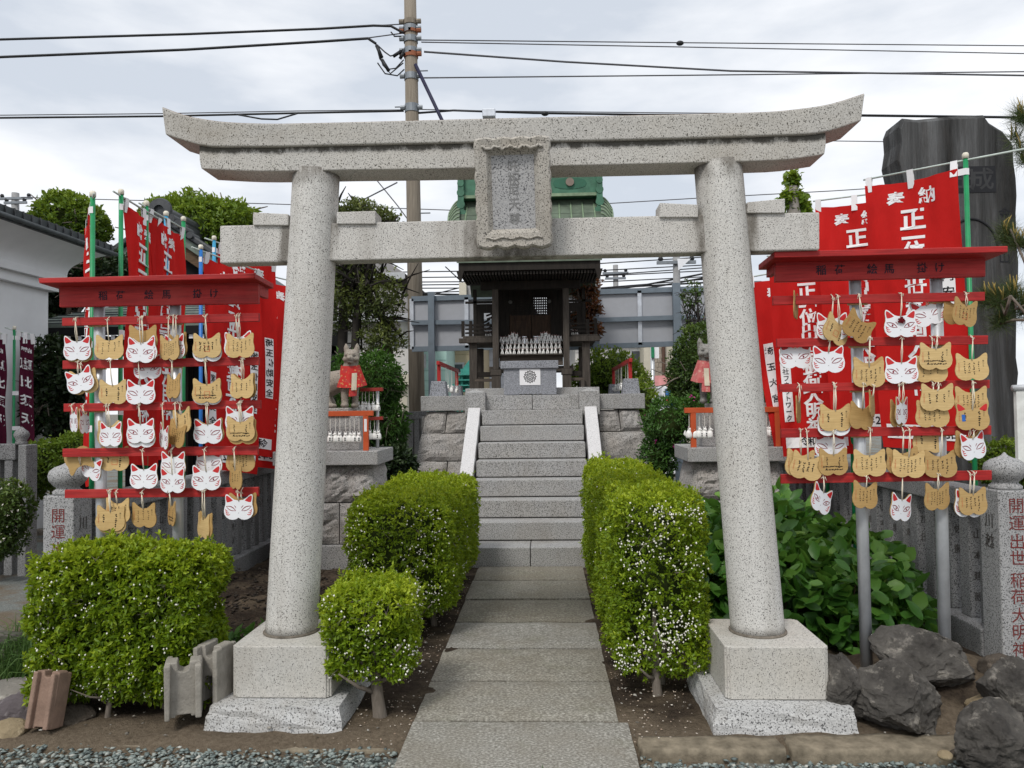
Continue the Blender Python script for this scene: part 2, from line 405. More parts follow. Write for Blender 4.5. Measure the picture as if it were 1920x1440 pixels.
tag(chips('fallen_petals', 3800, (-1.25, 1.0, 3.5, 6.9), .0068, ((0, (.35, .25, .18)), (.5, (.5, .42, .34)), (1, (.72, .66, .58))), 5,
          lambda x, y, q: (x < -.66 or x > .35) and abs(x+.15) < .86 and q < .9, -.018), 'dry pale petals fallen on the soil beside the path', 'petals', kind='stuff')
tag(chips('soil_clods', 1500, (-3.0, -1.05, 4.7, 7.0), .022, ((0, (.02, .016, .013)), (.6, (.05, .04, .03)), (1, (.09, .07, .05))), 8, None, .04), 'dark crumbly clods of the dug bed along the stone fence', 'soil', kind='stuff')
tag(chips('pebbles', 500, (-2.7, 2.4, 3.55, 5.2), .012, ((0, (.10, .09, .075)), (.6, (.2, .18, .15)), (1, (.4, .38, .34))), 9, lambda x, y, q: (x < -.66 or x > .35), -.01), 'small brown pebbles scattered over the bare soil', 'pebbles', kind='stuff')

# ================================================================== stone stage with its stairs
CX = -.155
SY = [7.33, 7.69, 7.96, 8.23, 8.50, 8.78, 9.06, 9.34, 9.62]
SZ = [.17+.185*i for i in range(9)]
st = thing('stone_stairs', 'granite staircase of nine steps climbing between sloping rails to the shrine stage', 'stairs', (CX, 7.33, 0))
for i in range(9):
    zb = SZ[i-1]-.03 if i else -.1
    yb = SY[i+1]+.06 if i < 8 else 9.95
    if i in (0, 8):
        xa, xb = (-.80, .49) if i == 0 else (-.735, .425)
        for a, b in ((xa, CX-.003), (CX+.003, xb)): MB().bb(a, b, SY[i], yb, zb if i == 0 else SZ[i]-.185, SZ[i]).build('step', m_step, st, bevel=.008)
    else: MB().bb(-.765, .455, SY[i]+random.uniform(-.004, .004), yb, zb+.040, SZ[i]).build('step', m_step, st, bevel=.008)
for x0, x1 in ((-.945, -.795), (.485, .635)):
    a, b = (7.62, .20), (9.52, 1.545)
    MB().hexa([(x0, 7.5, -.05), (x1, 7.5, -.05), (x1, 9.5, -.05), (x0, 9.5, -.05), (x0, 7.5, .13), (x1, 7.5, .13), (x1, 9.5, 1.52), (x0, 9.5, 1.52)]).build('side_rail', m_tread, st, bevel=.006)
for x in (-.86, .55):
    m = MB(); s = .125
    m.bb(x-s, x+s, 9.47, 9.72, 1.40, 1.685)
    m.add([(x-s, 9.47, 1.6855), (x+s, 9.47, 1.6855), (x+s, 9.72, 1.6855), (x-s, 9.72, 1.6855), (x, 9.595, 1.735)], [(0, 1, 4), (1, 2, 4), (2, 3, 4), (3, 0, 4)])
    m.build('newel_post', m_step, st, bevel=.005)

sg = thing('stone_stage', 'raised stage of rough granite blocks with smooth cap slabs carrying the shrine', 'stage', (CX, 10.8, 0))
MB().bb(-1.35, 1.04, 9.9, 12.5, -.1, 1.40).build('core', m_rough, sg)
for a, b in ((-1.56, -.99), (.68, 1.245)): MB().bb(a, b, 9.62, 12.7, 1.465, 1.653).build('cap_slab', m_step, sg, bevel=.008)
MB().bb(-.988, .678, 9.95, 12.7, 1.465, 1.65).build('cap_slab', m_step, sg, bevel=.006)
MB().bb(-1.05, .72, 10.15, 12.3, 1.653, 1.755).build('base_course', m_step, sg, bevel=.006)
def stone_face(p00, p10, p11, p01, seed, amp=.035, dep=.25, n=8):
    """one rock-faced block: corner points anticlockwise from bottom left as seen, bulging outward"""
    p = [Vector(q) for q in (p00, p10, p11, p01)]; N = (p[1]-p[0]).cross(p[3]-p[0]).normalized()
    def fn(u, v):
        q = (p[0]*(1-u)+p[1]*u)*(1-v)+(p[3]*(1-u)+p[2]*u)*v
        e = min(1, 7*min(u, 1-u))*min(1, 6*min(v, 1-v))
        k = q*4+Vector((seed*1.7, seed*.9, seed))
        h = amp*(.75+1.1*noise.noise(k)+.9*abs(noise.noise(k*2.6))+.35*noise.noise(k*6))
        return q+N*(e*h)
    m = MB().grid(fn, n, n); b = len(m.v); rows = n+1
    ring = [k for k in range(rows)]+[r*rows+n for r in range(1, rows)]+[n*rows+k for k in range(n-1, -1, -1)]+[r*rows for r in range(n-1, 0, -1)]
    m.v += [tuple(Vector(m.v[k])-N*dep) for k in ring]; q = len(ring)
    for k in range(q): m.f.append((ring[(k+1) % q], ring[k], b+k, b+(k+1) % q)); m.mi.append(0)
    return m
zc = [1.462, 1.185, .84, .46, -.05]
for side in (-1, 1):
    for c in range(4):
        z1, z0 = zc[c]-.006, zc[c+1]+.006
        off = lambda z: .02+.20*(1.465-z)                      # batter
        xo1, xo0 = (1.47+off(z1), 1.47+off(z0)) if side < 0 else (1.15+off(z1), 1.15+off(z0))
        xi = .95 if side < 0 else .64
        fr = [[0, .52, 1], [0, 1], [0, .4, 1], [0, .55, 1]][c]
        for k in range(len(fr)-1):
            a, b = fr[k], fr[k+1]; g = .006
            xa0, xb0 = xi+(xo0-xi)*a+g, xi+(xo0-xi)*b-g; xa1, xb1 = xi+(xo1-xi)*a+g, xi+(xo1-xi)*b-g
            y1, y0 = 9.70-off(z1), 9.70-off(z0)
            q = [(side*xa0, y0, z0), (side*xb0, y0, z0), (side*xb1, y1, z1), (side*xa1, y1, z1)]
            if side < 0: q = [q[1], q[0], q[3], q[2]]
            stone_face(*q, seed=c*3+k+side*11).build('stone', m_rough, sg, smooth=False)
        for k in range(3):                                     # flank of the stage
            ya, yb = 9.70+.95*k+.01, 9.70+.95*(k+1)-.01
            e = (9.70-off(z0) if k == 0 else ya)
            q = [(side*xo0, yb, z0), (side*xo0, e, z0), (side*xo1, max(e, 9.70-off(z1)), z1), (side*xo1, yb, z1)]
            if side > 0: q = [q[1], q[0], q[3], q[2]]
            stone_face(*q, seed=c*5+k+side*3+50).build('stone', m_rough, sg)

# ================================================================== torii
to = thing('stone_torii', 'speckled granite torii gate with upswept lintel standing over the path', 'torii', (-.12, 4.02, 0))
YA = 4.02
def cat(xs, ys_, n=60):
    xs = np.array(xs, float); ys_ = np.array(ys_, float)
    t = np.linspace(xs[0], xs[-1], n); k = 9; lin = np.interp(np.linspace(xs[0], xs[-1], 400), xs, ys_)
    d = np.gradient(ys_, xs); i = np.clip(np.searchsorted(xs, t)-1, 0, len(xs)-2); h = xs[i+1]-xs[i]; s = (t-xs[i])/h
    return t, (2*s**3-3*s**2+1)*ys_[i]+(s**3-2*s**2+s)*h*d[i]+(-2*s**3+3*s**2)*ys_[i+1]+(s**3-s**2)*h*d[i+1]
tx, ty = cat([303, 340, 400, 480, 600, 760, 960, 1150, 1330, 1480, 1560, 1622], [200, 214, 226, 231, 230, 226, 221, 216.5, 212.5, 206, 194, 174.6], 64)
bx, by = cat([310, 375, 470, 620, 760, 890, 1035, 1180, 1330, 1450, 1550, 1615], [252, 271, 274, 271.5, 268.5, 266, 264, 261, 257, 253, 246, 226], 64)
def loft(secs):
    m = MB(); n = len(secs[0]); k = len(secs)
    m.add([p for s in secs for p in s], [(i*n+j, (i+1)*n+j, (i+1)*n+(j+1) % n, i*n+(j+1) % n) for i in range(k-1) for j in range(n)])
    m.f += [tuple(range(n)), tuple((k-1)*n+j for j in range(n-1, -1, -1))]; m.mi += [0, 0]
    return m
secs = []
for i in range(64):
    T = P(tx[i], ty[i], 3.868); B = P(bx[i], by[i], 3.885)
    secs.append([(B.x, 3.885, B.z), (B.x, 4.155, B.z), (T.x, 4.17, T.z), (T.x, 4.02, T.z+.03), (T.x, 3.868, T.z)])
def moss_granite():
    t = NT('lintel_granite')
    base = t.ramp(t.noise(110, 3, .6), (.32, (.44, .425, .40)), (.68, (.59, .575, .54)))
    sp = t.ramp(t.noise(165, 2, .5), (.585, W3(0)), (.63, W3(1)))
    c = t.mix(sp, base, (.07, .065, .055))
    c = t.mix(t.ramp(t.noise(2.3, 5, .6), (.42, W3(0)), (.72, W3(.5))), c, (1, .96, .89), 'MULTIPLY')
    c = t.mix(t.ramp(t.noise(2.6, 7, .65, t.map((.6, 1, 1.4))), (.5, W3(0)), (.75, W3(.45))), c, (.27, .23, .175))
    # black lichen creeping down from the joint under the cap stone, as wide as the rain reaches
    at = t.n('ShaderNodeAttribute', attribute_name='tint')
    ln = t.noise(14, 6, .7, t.map((1, 1, .6)))
    mm = t.n('ShaderNodeMath', operation='MULTIPLY'); t.l(at.outputs['Fac'], mm.inputs[0]); t.l(t.ramp(ln, (.28, W3(.35)), (.6, W3(1.25))), mm.inputs[1])
    c = t.mix(t.ramp(mm.outputs[0], (.35, W3(0)), (.62, W3(.88))), c, (.055, .05, .04))
    ny = t.n('ShaderNodeNewGeometry'); sx = t.n('ShaderNodeSeparateXYZ'); t.l(ny.outputs['True Normal'], sx.inputs[0])
    t.bump(t.noise(150, 3), .25, .003)
    return t.fin(c, .84, .22)
m_lintel = moss_granite()
def set_tint(o, fn):
    me = o.data; a = me.attributes.new('tint', 'FLOAT', 'POINT'); a.data.foreach_set('value', [fn(WM[o] @ v.co) for v in me.vertices])
m_under = plain('brown_granite', (.20, .135, .10), .9, .1, var=.45, scale=14, bump=.4, bscale=120)
def under(o):                                        # downward faces take a darker, mottled brown
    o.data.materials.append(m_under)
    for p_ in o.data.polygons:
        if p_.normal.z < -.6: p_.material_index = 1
o = loft(secs).build('cap_lintel', m_lintel, to, bevel=.006)
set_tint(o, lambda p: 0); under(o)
sx_, sy_ = cat([377, 470, 560, 640, 760, 890, 1035, 1180, 1300, 1400, 1480, 1546], [316, 320.5, 320, 318.5, 317, 314.7, 311, 307.6, 304.7, 302, 298.5, 289], 40)
secs = []
for i in range(40):
    B = P(sx_[i], sy_[i], 3.915)
    kz = float(np.interp(B.x, [s[0][0] for s in [[(P(bx[j], by[j], 3.885).x, P(bx[j], by[j], 3.885).z)] for j in range(64)]], [P(bx[j], by[j], 3.885).z for j in range(64)]))
    e = (-.008 if i == 0 else .008 if i == 39 else 0)
    zt = kz+.012
    secs.append([(B.x, 3.915, B.z), (B.x, 4.125, B.z), (B.x+e, 4.125, B.z+.55*(zt-B.z)), (B.x+e, 4.125, zt), (B.x+e, 3.91, zt), (B.x+e, 3.91, zt-.045), (B.x+e, 3.912, B.z+.35*(zt-B.z))])
o = loft(secs).build('under_lintel', m_lintel, to, bevel=.005)
_i = {'n': 0}
def tint_fn(p):
    b = float(np.interp(p.x, sx_w, sz_w)); return 1.0 if p.z > b+.105 else (.42 if p.z > b+.07 else 0.0)
sx_w = [P(a, b, 3.915).x for a, b in zip(sx_, sy_)]; sz_w = [P(a, b, 3.915).z for a, b in zip(sx_, sy_)]
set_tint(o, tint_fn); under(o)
CB = {}; m_mortar = plain('old_mortar', (.16, .14, .115), .95, .1, var=.4, scale=30)
for s, (bpx, bpy_, tpx, tpy) in ((-1, (547, 1185, 593.5, 335)), (1, (1420.5, 1178, 1346, 309))):
    b = P(bpx, bpy_, YA); t_ = P(tpx, tpy, YA); b.z = .338; t_.z = float(np.interp(t_.x, sx_w, sz_w))+.02
    CB[s] = (b, t_)
    pts = [b.lerp(t_, k/40) for k in range(41)]
    m = MB().tube(pts, [.1335-.0115*k/40 for k in range(41)], 40)
    o = m.build('pillar', m_torii2, to, smooth=True); set_tint(o, lambda p, b=b, t_=t_: max(0, 1-(t_.z-p.z)/.16)*.9+max(0, 1-(p.z-b.z)/.10)*.55)
    MB().lathe([(.143, 0), (.144, .008), (.138, .012), (.13, .012)], (b.x, b.y, .3405), 32).build('mortar_ring', m_mortar, to, smooth=True)
def nuki(pts, y0=3.965, y1=4.08):
    a, b, c, d = [P(q[0], q[1], y0) for q in pts]      # TL TR BR BL
    m = MB(); m.hexa([d, c, c+Vector((0, y1-y0, 0)), d+Vector((0, y1-y0, 0)), a, b, b+Vector((0, y1-y0, 0)), a+Vector((0, y1-y0, 0))])
    return m
a_, b_, c_, d_ = [P(q[0], q[1], 3.965) for q in ((412, 423), (1537, 397.5), (1537, 468), (412, 493.5))]; secs = []
for i in range(121):
    t_, l_ = a_.lerp(b_, i/120), d_.lerp(c_, i/120); mid = l_.lerp(t_, .5)
    secs.append([(l_.x, 3.965, l_.z), (l_.x, 4.08, l_.z), (t_.x, 4.08, t_.z), (t_.x, 3.965, t_.z), (mid.x, 3.965, mid.z)])
o = loft(secs).build('tie_beam', m_torii, to, bevel=.007)
def tie_tint(p):                                     # grime in the joints with the pillars and in the drip line under the plaque
    v = 0
    for s_ in (-1, 1):
        b0, t0 = CB[s_]; ax_ = b0.x+(t0.x-b0.x)*(p.z-b0.z)/(t0.z-b0.z); v = max(v, 1-max(0, abs(p.x-ax_)-.135)/.05)
    if abs(p.x+.165) < .20 and p.z < 2.40: v = max(v, .95)
    elif abs(p.x+.165) < .25: v = max(v, .55)
    return max(0, v)*.9
set_tint(o, tie_tint)
for (a, b, t0, t1, bo) in ((474, 540, 398, 401, 423), (631, 704, 397.5, 395, 420.5), (1237, 1309, 380, 383.5, 408), (1401, 1472, 379, 372, 400)):
    nuki([(a, t0), (b, t1), (b, bo-.8), (a, bo-.8)], 3.95, 4.10).build('wedge', m_torii, to, bevel=.004)
# plaque
def plq(u, v, w_):                                  # metres from the centre, w_ towards the viewer
    c = P(963, 363, 3.80); ax = Vector((1, .0, .012)).normalized(); az = Vector((-.012, -.13, 1)).normalized(); n_ = ax.cross(az)
    return c+ax*u+az*v+n_*(w_+.02)
hw, hh = .182, .262
out = []
def side_pts(n, L):  # wavy edge: n lobes
    return [(-L+2*L*i/(n*6), .012*abs(math.sin(math.pi*i/6))) for i in range(n*6)]
N4 = 24
for i in range(N4): out.append((-hw+2*hw*i/N4, -hh-.013*abs(math.sin(4*math.pi*i/N4))))
for i in range(N4): out.append((hw+.008*abs(math.sin(7*math.pi*i/N4)), -hh+2*hh*i/N4))
for i in range(N4): out.append((hw-2*hw*i/N4, hh+.008*abs(math.sin(4*math.pi*i/N4))))
for i in range(N4): out.append((-hw-.008*abs(math.sin(7*math.pi*i/N4)), hh-2*hh*i/N4))
def rect(a, b, c=0): 
    r = []
    for k in range(4*N4):
        s, f = divmod(k, N4); f /= N4
        r.append([(-a+2*a*f, -b), (a, -b+2*b*f), (a-2*a*f, b), (-a, b-2*b*f)][s])
    return r
loops = [([plq(u, v, -.045) for u, v in out]), ([plq(u, v, .022) for u, v in out]), ([plq(u*.955, v*.965, .034) for u, v in out]),
         ([plq(u, v+.008, .026) for u, v in rect(.128, .205)]), ([plq(u, v+.005, -.004) for u, v in rect(.106, .180)])]
m = MB(); n = 4*N4
m.add([p for l_ in loops for p in l_], [(i*n+j, i*n+(j+1) % n, (i+1)*n+(j+1) % n, (i+1)*n+j) for i in range(4) for j in range(n)])
m.f.append(tuple(range(n-1, -1, -1))); m.mi.append(0)
pl = m.build('plaque_frame', granite('plaque_granite', (.50, .475, .435), (.36, .345, .31), (.09, .085, .08), .57, 150, (.17, .145, .115), .65, warm=(1, .93, .84), bump=.5), to, bevel=.002)
MB().add([plq(a, b+.005, -.003) for a, b in ((-.106, -.180), (.106, -.180), (.106, .180), (-.106, .180))], [(0, 1, 2, 3)]).build('plaque_panel', granite('panel_granite', (.47, .465, .46), (.34, .34, .345), (.10, .10, .105), .56, 140, (.15, .15, .16), .3, bump=.8), pl)
m_carve = plain('carved_groove', (.23, .228, .225), .9, .1)
for ch, v in zip('吒枳尼天尊', (.128, .068, .015, -.055, -.128)):
    MB().text(ch, .062, lambda a, b, v=v: plq(a+.003, b+v, -.0012), .006).build('carved_character', m_carve, pl)
m = MB()                                             # carved wave ridge over the panel
m.tube([plq(-.15+.3*i/30, .215+.006*math.cos(i*.9)+.004*math.sin(i*2.3), .034) for i in range(31)], .008, 6).build('carved_ridge', pl.data.materials[0], pl, smooth=True)
m = MB(); m.tube([plq(-.14+.28*i/30, -.222+.005*math.cos(i*.7), .034) for i in range(31)], .005, 6).build('carved_ridge', pl.data.materials[0], pl, smooth=True)
# plinths and footings
for s in (-1, 1):
    x = -1.31 if s < 0 else 1.092; y = 4.0; a = .245; c = .009
    poly = []
    for (ax_, ay) in ((-1, -1), (1, -1), (1, 1), (-1, 1)):
        pts = [(ax_*a, ay*(a-2.2*c)), (ax_*(a-c), ay*(a-2.2*c)), (ax_*(a-c), ay*(a-c)), (ax_*(a-2.2*c), ay*(a-c)), (ax_*(a-2.2*c), ay*a)]
        if ax_*ay < 0: pts = pts[::-1]
        poly += pts
    m = MB(); m.prism(poly, .25, (x, y, .217), (1, 0, 0), (0, 1, 0)); m.build('plinth', m_plinth, to, bevel=.006)
    f0, f1 = .342, .318
    v, f = rough_box(-1, 1, -1, 1, -1, 1, 0, 0, rnd=.06); mm = MB()
    vv = []
    for p in v:
        k = 1-.5*(p[2]+1); hx = f1+(f0-f1)*k
        q = Vector((x+(.0 if s < 0 else .0)+p[0]*hx, 3.985+p[1]*(hx+.01), -.06+.075*(p[2]+1)))
        nn = .006*noise.noise(q*16)+.005*noise.noise(q*40)
        if p[2] > .9: nn = .004*noise.noise(q*20)
        vv.append(q+Vector((p[0]*nn*1.5, p[1]*nn*1.5, nn if p[2] > .5 else 0)))
    mm.add(vv, f).build('footing', m_foot, to)
# ================================================================== leaves and hedges
def unit(a): return a/np.maximum(np.linalg.norm(a, axis=-1, keepdims=True), 1e-9)
def leaf_mesh(pos, nrm, L, Wd, r, droop=0., flat=.5, oval=False, fold=.18):
    """leaves at pos, growing outward along nrm; L, Wd arrays or numbers"""
    n = len(pos); L = np.broadcast_to(np.asarray(L, float), (n,))*r.uniform(.7, 1.25, n); Wd = np.broadcast_to(np.asarray(Wd, float), (n,))*r.uniform(.8, 1.2, n)
    ax = unit(nrm*.55+unit(r.normal(0, 1, (n, 3)))*.9+np.array([0, 0, .25-droop]))
    up = unit(nrm*(1-flat)+np.array([0, 0, flat])+r.normal(0, .35, (n, 3)))
    sd = unit(np.cross(ax, up)); up = np.cross(sd, ax)
    if oval:
        st_ = [(0, 0, 0), (.22, .62, .05), (.55, 1, .02), (.82, .62, -.04), (1, 0, -.10), (.82, -.62, -.04), (.55, -1, .02), (.22, -.62, .05), (.5, 0, -.13)]
        fs = [(0, 1, 8), (1, 2, 8), (2, 3, 8), (3, 4, 8), (4, 5, 8), (5, 6, 8), (6, 7, 8), (7, 0, 8)]
    else:
        st_ = [(0, 0, 0), (.5, 1, fold), (1, 0, -.06), (.5, -1, fold)]; fs = [(0, 1, 2), (0, 2, 3)]
    k = len(st_); S = np.array(st_)
    V = pos[:, None]+ax[:, None]*(S[None, :, :1]*L[:, None, None])+sd[:, None]*(S[None, :, 1:2]*Wd[:, None, None]*.5)+up[:, None]*(S[None, :, 2:]*L[:, None, None])
    Fq = (np.array(fs)[None]+k*np.arange(n)[:, None, None]).reshape(-1, 3)
    return V.reshape(-1, 3), Fq, k
m_hedge = leafm('hedge_leaf', (.055, .110, .008), (.165, .265, .012), (.42, .50, .030), .45, .36)
m_hcore = plain('foliage_shade_core', (.03, .042, .012), .9, .05)  # dark colour standing in for deep shade inside foliage
m_bell = plain('white_bell', (.80, .78, .70), .6, .3, var=.06)
m_bark = woodm('shrub_bark', (.085, .07, .055), (.22, .19, .16), .9, (30, 30, 6))
m_twig = plain('twig_brown', (.13, .09, .065), .9, .1)
m_twig2 = plain('twig_grey', (.26, .22, .19), .9, .1)
def box_points(b, n, r, rnd=.35, bump=.03, faces=None, seed=0):
    x0, x1, y0, y1, z0, z1 = b; d = np.array([x1-x0, y1-y0, z1-z0]); c = np.array([x0+x1, y0+y1, z0+z1])/2
    A = np.array([d[1]*d[2], d[1]*d[2], d[0]*d[2], d[0]*d[2], d[0]*d[1]*.35, d[0]*d[1]])
    if faces is not None: A = A*np.array(faces)
    f = r.choice(6, n, p=A/A.sum()); u = r.uniform(-1, 1, (n, 3)); ax = f//2; sg_ = np.where(f % 2 == 0, -1, 1)
    u[np.arange(n), ax] = sg_
    m = np.min(d)/2; core = np.maximum(d/2-rnd*m, 0)                 # rounded box
    p = u*d/2; q = np.clip(p, -core, core); e = p-q; l = np.linalg.norm(e, axis=1, keepdims=True)
    nr = unit(np.where(l > 1e-6, e, u)); q = q+nr*rnd*m*np.where(l > 1e-6, 1, 0)
    h = np.array([noise.noise((a[0]*5+seed, a[1]*5, a[2]*5))+.6*noise.noise((a[0]*13, a[1]*13+seed, a[2]*13)) for a in q+c])
    return c+q+nr*(h*bump)[:, None], nr, h
def hedge(name, label, b, n, leafL=.024, flowers=400, seed=1, rnd=.35, trunks=(), bump=.035, group=None, flface=None, cat='hedge', mat=None, bright=0, faces=None, sprigs=60):
    r = np.random.default_rng(seed); x0, x1, y0, y1, z0, z1 = b
    t = thing(name, label, cat, ((x0+x1)/2, (y0+y1)/2, -.02), group=group)
    # clusters of leaves at shoot tips
    k = 5; nc = n//k; p, nr, h = box_points(b, nc, r, rnd, bump, seed=seed, faces=faces)
    dep = np.minimum(r.exponential(.026, nc), .12)-.008; p = p-nr*dep[:, None]
    P_ = np.repeat(p, k, 0)+r.normal(0, .004, (nc*k, 3)); N_ = np.repeat(unit(nr+r.normal(0, .25, (nc, 3))+np.array([0, 0, .25])), k, 0)
    V, Fq, kk = leaf_mesh(P_, N_, leafL, leafL*.46, r)
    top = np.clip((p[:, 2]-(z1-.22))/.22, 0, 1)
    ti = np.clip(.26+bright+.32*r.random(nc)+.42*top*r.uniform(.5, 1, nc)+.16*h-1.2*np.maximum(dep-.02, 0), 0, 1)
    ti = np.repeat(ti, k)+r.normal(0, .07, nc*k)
    # soft shoots that stand out of the clipped face
    sp, snr, _ = box_points(b, sprigs, r, rnd, bump, seed=seed, faces=(.5, .5, .7, .3, 0, 2.2)); SV = []; SF = []; ST = []
    allV, allF, allT = [V], [Fq], [np.repeat(ti, kk)]; off = len(V)
    for a, b_ in zip(sp, snr):
        d = unit(b_*.7+np.array([0, 0, .8])+r.normal(0, .3, 3)); ln = r.uniform(.02, .06); q = a+d*np.linspace(0, 1, 9)[:, None]*ln
        v, f, kk2 = leaf_mesh(q, np.repeat(d[None], 9, 0), leafL*.95, leafL*.4, r); allV.append(v); allF.append(f+off); off += len(v)
        allT.append(np.repeat(np.clip(.62+r.normal(0, .12, 9), 0, 1), kk2))
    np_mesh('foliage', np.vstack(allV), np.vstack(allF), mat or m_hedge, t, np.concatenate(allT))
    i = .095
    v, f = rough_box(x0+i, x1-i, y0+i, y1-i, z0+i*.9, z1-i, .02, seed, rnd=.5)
    MB().add(v, f).build('inner_shade', m_hcore, t)  # added core: blocks the view through the leaves, painted as deep shade
    if flowers:
        p, nr, h = box_points(b, flowers*3, r, rnd, bump, faces=flface or (1, 1, 1.6, .3, 0, .12), seed=seed)
        cl = np.array([noise.noise((a[0]*6+9, a[1]*6, a[2]*6+seed))+.5*noise.noise((a[0]*14, a[1]*14, a[2]*14+seed)) for a in p]); p = p[np.argsort(-cl-r.normal(0, .26, len(cl)))[:flowers]+0]
        p = np.repeat(p, 3, 0)+r.normal(0, .015, (len(p)*3, 3)); p = p[r.random(len(p)) < .62]
        oc = np.array([(1, 0, 0), (0, 1, 0), (-1, 0, 0), (0, -1, 0), (0, 0, 1.1), (0, 0, -1.2), ]); n2 = len(p)
        s = r.uniform(.0043, .0066, n2)
        V = p[:, None]+oc[None]*s[:, None, None]+r.normal(0, .0004, (n2, 6, 3))+np.array([0, -.006, 0])
        f = np.array([(0, 1, 4), (1, 2, 4), (2, 3, 4), (3, 0, 4), (1, 0, 5), (2, 1, 5), (3, 2, 5), (0, 3, 5)])
        o = np_mesh('blossoms', V.reshape(-1, 3), (f[None]+6*np.arange(n2)[:, None, None]).reshape(-1, 3), m_bell, t, smooth=True); o['kind'] = 'stuff'
    for (a, c_, rr, lean) in trunks:
        z = soil_h(a, c_)-.03; pts = [Vector((a, c_, z)), Vector((a+lean*.4, c_, z+(z0-z)*.6)), Vector((a+lean, c_+.01, z0+.12)), Vector((a+lean*1.6, c_+.05, z0+.32))]
        m = MB().tube([pts[0]-Vector((0, 0, .02))]+[pts[0].lerp(pts[1], .3)+Vector((.006, 0, 0))]+pts[1:], [rr*1.7, rr*1.15, rr, rr*.75, rr*.4], 9)
        for q in range(4):
            b0 = pts[0].lerp(pts[2], .42+.14*q); e = b0+Vector((random.choice((-1, 1))*random.uniform(.08, .20), random.uniform(-.10, .06), random.uniform(.07, .17)))
            m.tube([b0, b0.lerp(e, .5)+Vector((0, 0, -.015)), e], [rr*.5, rr*.36, rr*.14], 6)
        m.build('trunk', m_bark, t, smooth=True)
    m = MB()                                            # bare twigs that show through the clipped face
    p, nr, _ = box_points(b, 26, r, rnd, bump, faces=(1, 1, 2, 0, 0, .4), seed=seed)
    for a, b_ in zip(p, nr):
        a = Vector(a)-Vector(b_)*.015
        for q in range(2):
            d = Vector((random.uniform(-1, 1), random.uniform(-.4, .2), random.uniform(-.2, 1))).normalized()*random.uniform(.05, .12)
            m.tube([a-d*.5, a+Vector((random.uniform(-.01, .01), -.008, 0)), a+d*.6], [.002, .0017, .0009], 4)
    m.build('twigs', m_twig2, t)['kind'] = 'stuff'
    return t
hedge('hedge', 'wide clipped hedge with white bell blossoms below the rack of foxes on the left', (-2.58, -1.75, 3.74, 4.14, .05, .785), 38000, .033, 300, 11, .42, ((-2.2, 3.78, .014, .03), (-1.95, 3.9, .016, -.05)), .07, bright=-.02, flface=(.4, 1, 2.2, .2, 0, .1), sprigs=170)
hedge('hedge', 'small round clipped bush on a grey stem beside the left torii plinth', (-1.09, -.675, 3.70, 4.14, .17, .615), 15000, .028, 260, 12, .48, ((-.835, 3.80, .030, -.02),), .045, bright=.05, sprigs=80)
hedge('hedge', 'long clipped hedge on the left side of the path reaching the stairs', (-1.32, -.635, 4.95, 7.12, .13, .90), 60000, .027, 300, 13, .36, ((-.9, 5.0, .02, 0), (-.8, 5.4, .02, 0), (-.78, 5.8, .02, 0), (-.8, 6.4, .02, 0)), .045, bright=.04, flface=(.1, .5, 3, 0, 0, .06), sprigs=220)
hedge('hedge', 'tall clipped hedge full of white bells on the right side of the path', (.355, .84, 4.08, 7.15, .09, 1.00), 72000, .027, 520, 14, .36, ((.57, 4.14, .025, 0), (.62, 4.3, .012, .02)), .05, bright=.04, flface=(.25, .2, 3.6, 0, 0, .12), sprigs=300)

# hydrangea and low leafy plants
m_hyd = leafm('hydrangea_leaf', (.024, .080, .012), (.06, .175, .022), (.16, .31, .045), .42, .22, .45)
def leafy(name, label, cat, blobs, n, L, Wd, mat, seed, stem=.5, group=None, oval=True, flat=.62, loc=None, dark=True):
    r = np.random.default_rng(seed); c0 = blobs[0]
    t = thing(name, label, cat, loc or (c0[0], c0[1], -.02), group=group); Ps = []; Ns = []
    vol = np.array([b[3]*b[4]*b[5] for b in blobs])**.67; cnt = r.multinomial(n, vol/vol.sum())
    for b, k in zip(blobs, cnt):
        u = unit(r.normal(0, 1, (k*2, 3))); u = u[u[:, 2] > -.35][:k]; s = r.uniform(.72, 1.02, (len(u), 1))
        Ps.append(np.array(b[:3])+u*s*np.array(b[3:6])); Ns.append(unit(u/np.array(b[3:6])))
    Ps = np.vstack(Ps); Ns = np.vstack(Ns); ok = Ps[:, 2] > .015; Ps = Ps[ok]; Ns = Ns[ok]
    V, Fq, k = leaf_mesh(Ps, Ns, L, Wd, r, droop=.25, flat=flat, oval=oval)
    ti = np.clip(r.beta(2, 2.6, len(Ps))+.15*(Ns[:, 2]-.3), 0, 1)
    np_mesh('foliage', V, Fq, mat, t, np.repeat(ti, k), smooth=oval)
    m = MB()
    for i in range(0, len(Ps), max(1, len(Ps)//40)):
        a = Vector(Ps[i]); b = min(blobs, key=lambda q: (Vector(q[:3])-a).length); g = Vector((b[0]+(a.x-b[0])*.35, b[1]+(a.y-b[1])*.35, 0))
        m.tube([g, g.lerp(a, .6)+Vector((0, 0, .03)), a], [.005, .004, .002], 5)
    m.build('stems', mat if not dark else m_twig, t)['kind'] = 'stuff'
    return t
leafy('hydrangea', 'big leafed dark green hydrangea spreading against the stone fence behind the right pillar', 'shrub',
      [(1.15, 5.5, .15, .45, .5, .42), (1.55, 5.3, .15, .5, .55, .48), (1.95, 5.2, .1, .5, .5, .42), (1.5, 6.0, .22, .6, .6, .56), (2.1, 5.6, .2, .45, .5, .45), (1.0, 5.9, .25, .35, .6, .55), (1.75, 6.4, .27, .6, .5, .56)], 4600, .125, .088, m_hyd, 31)
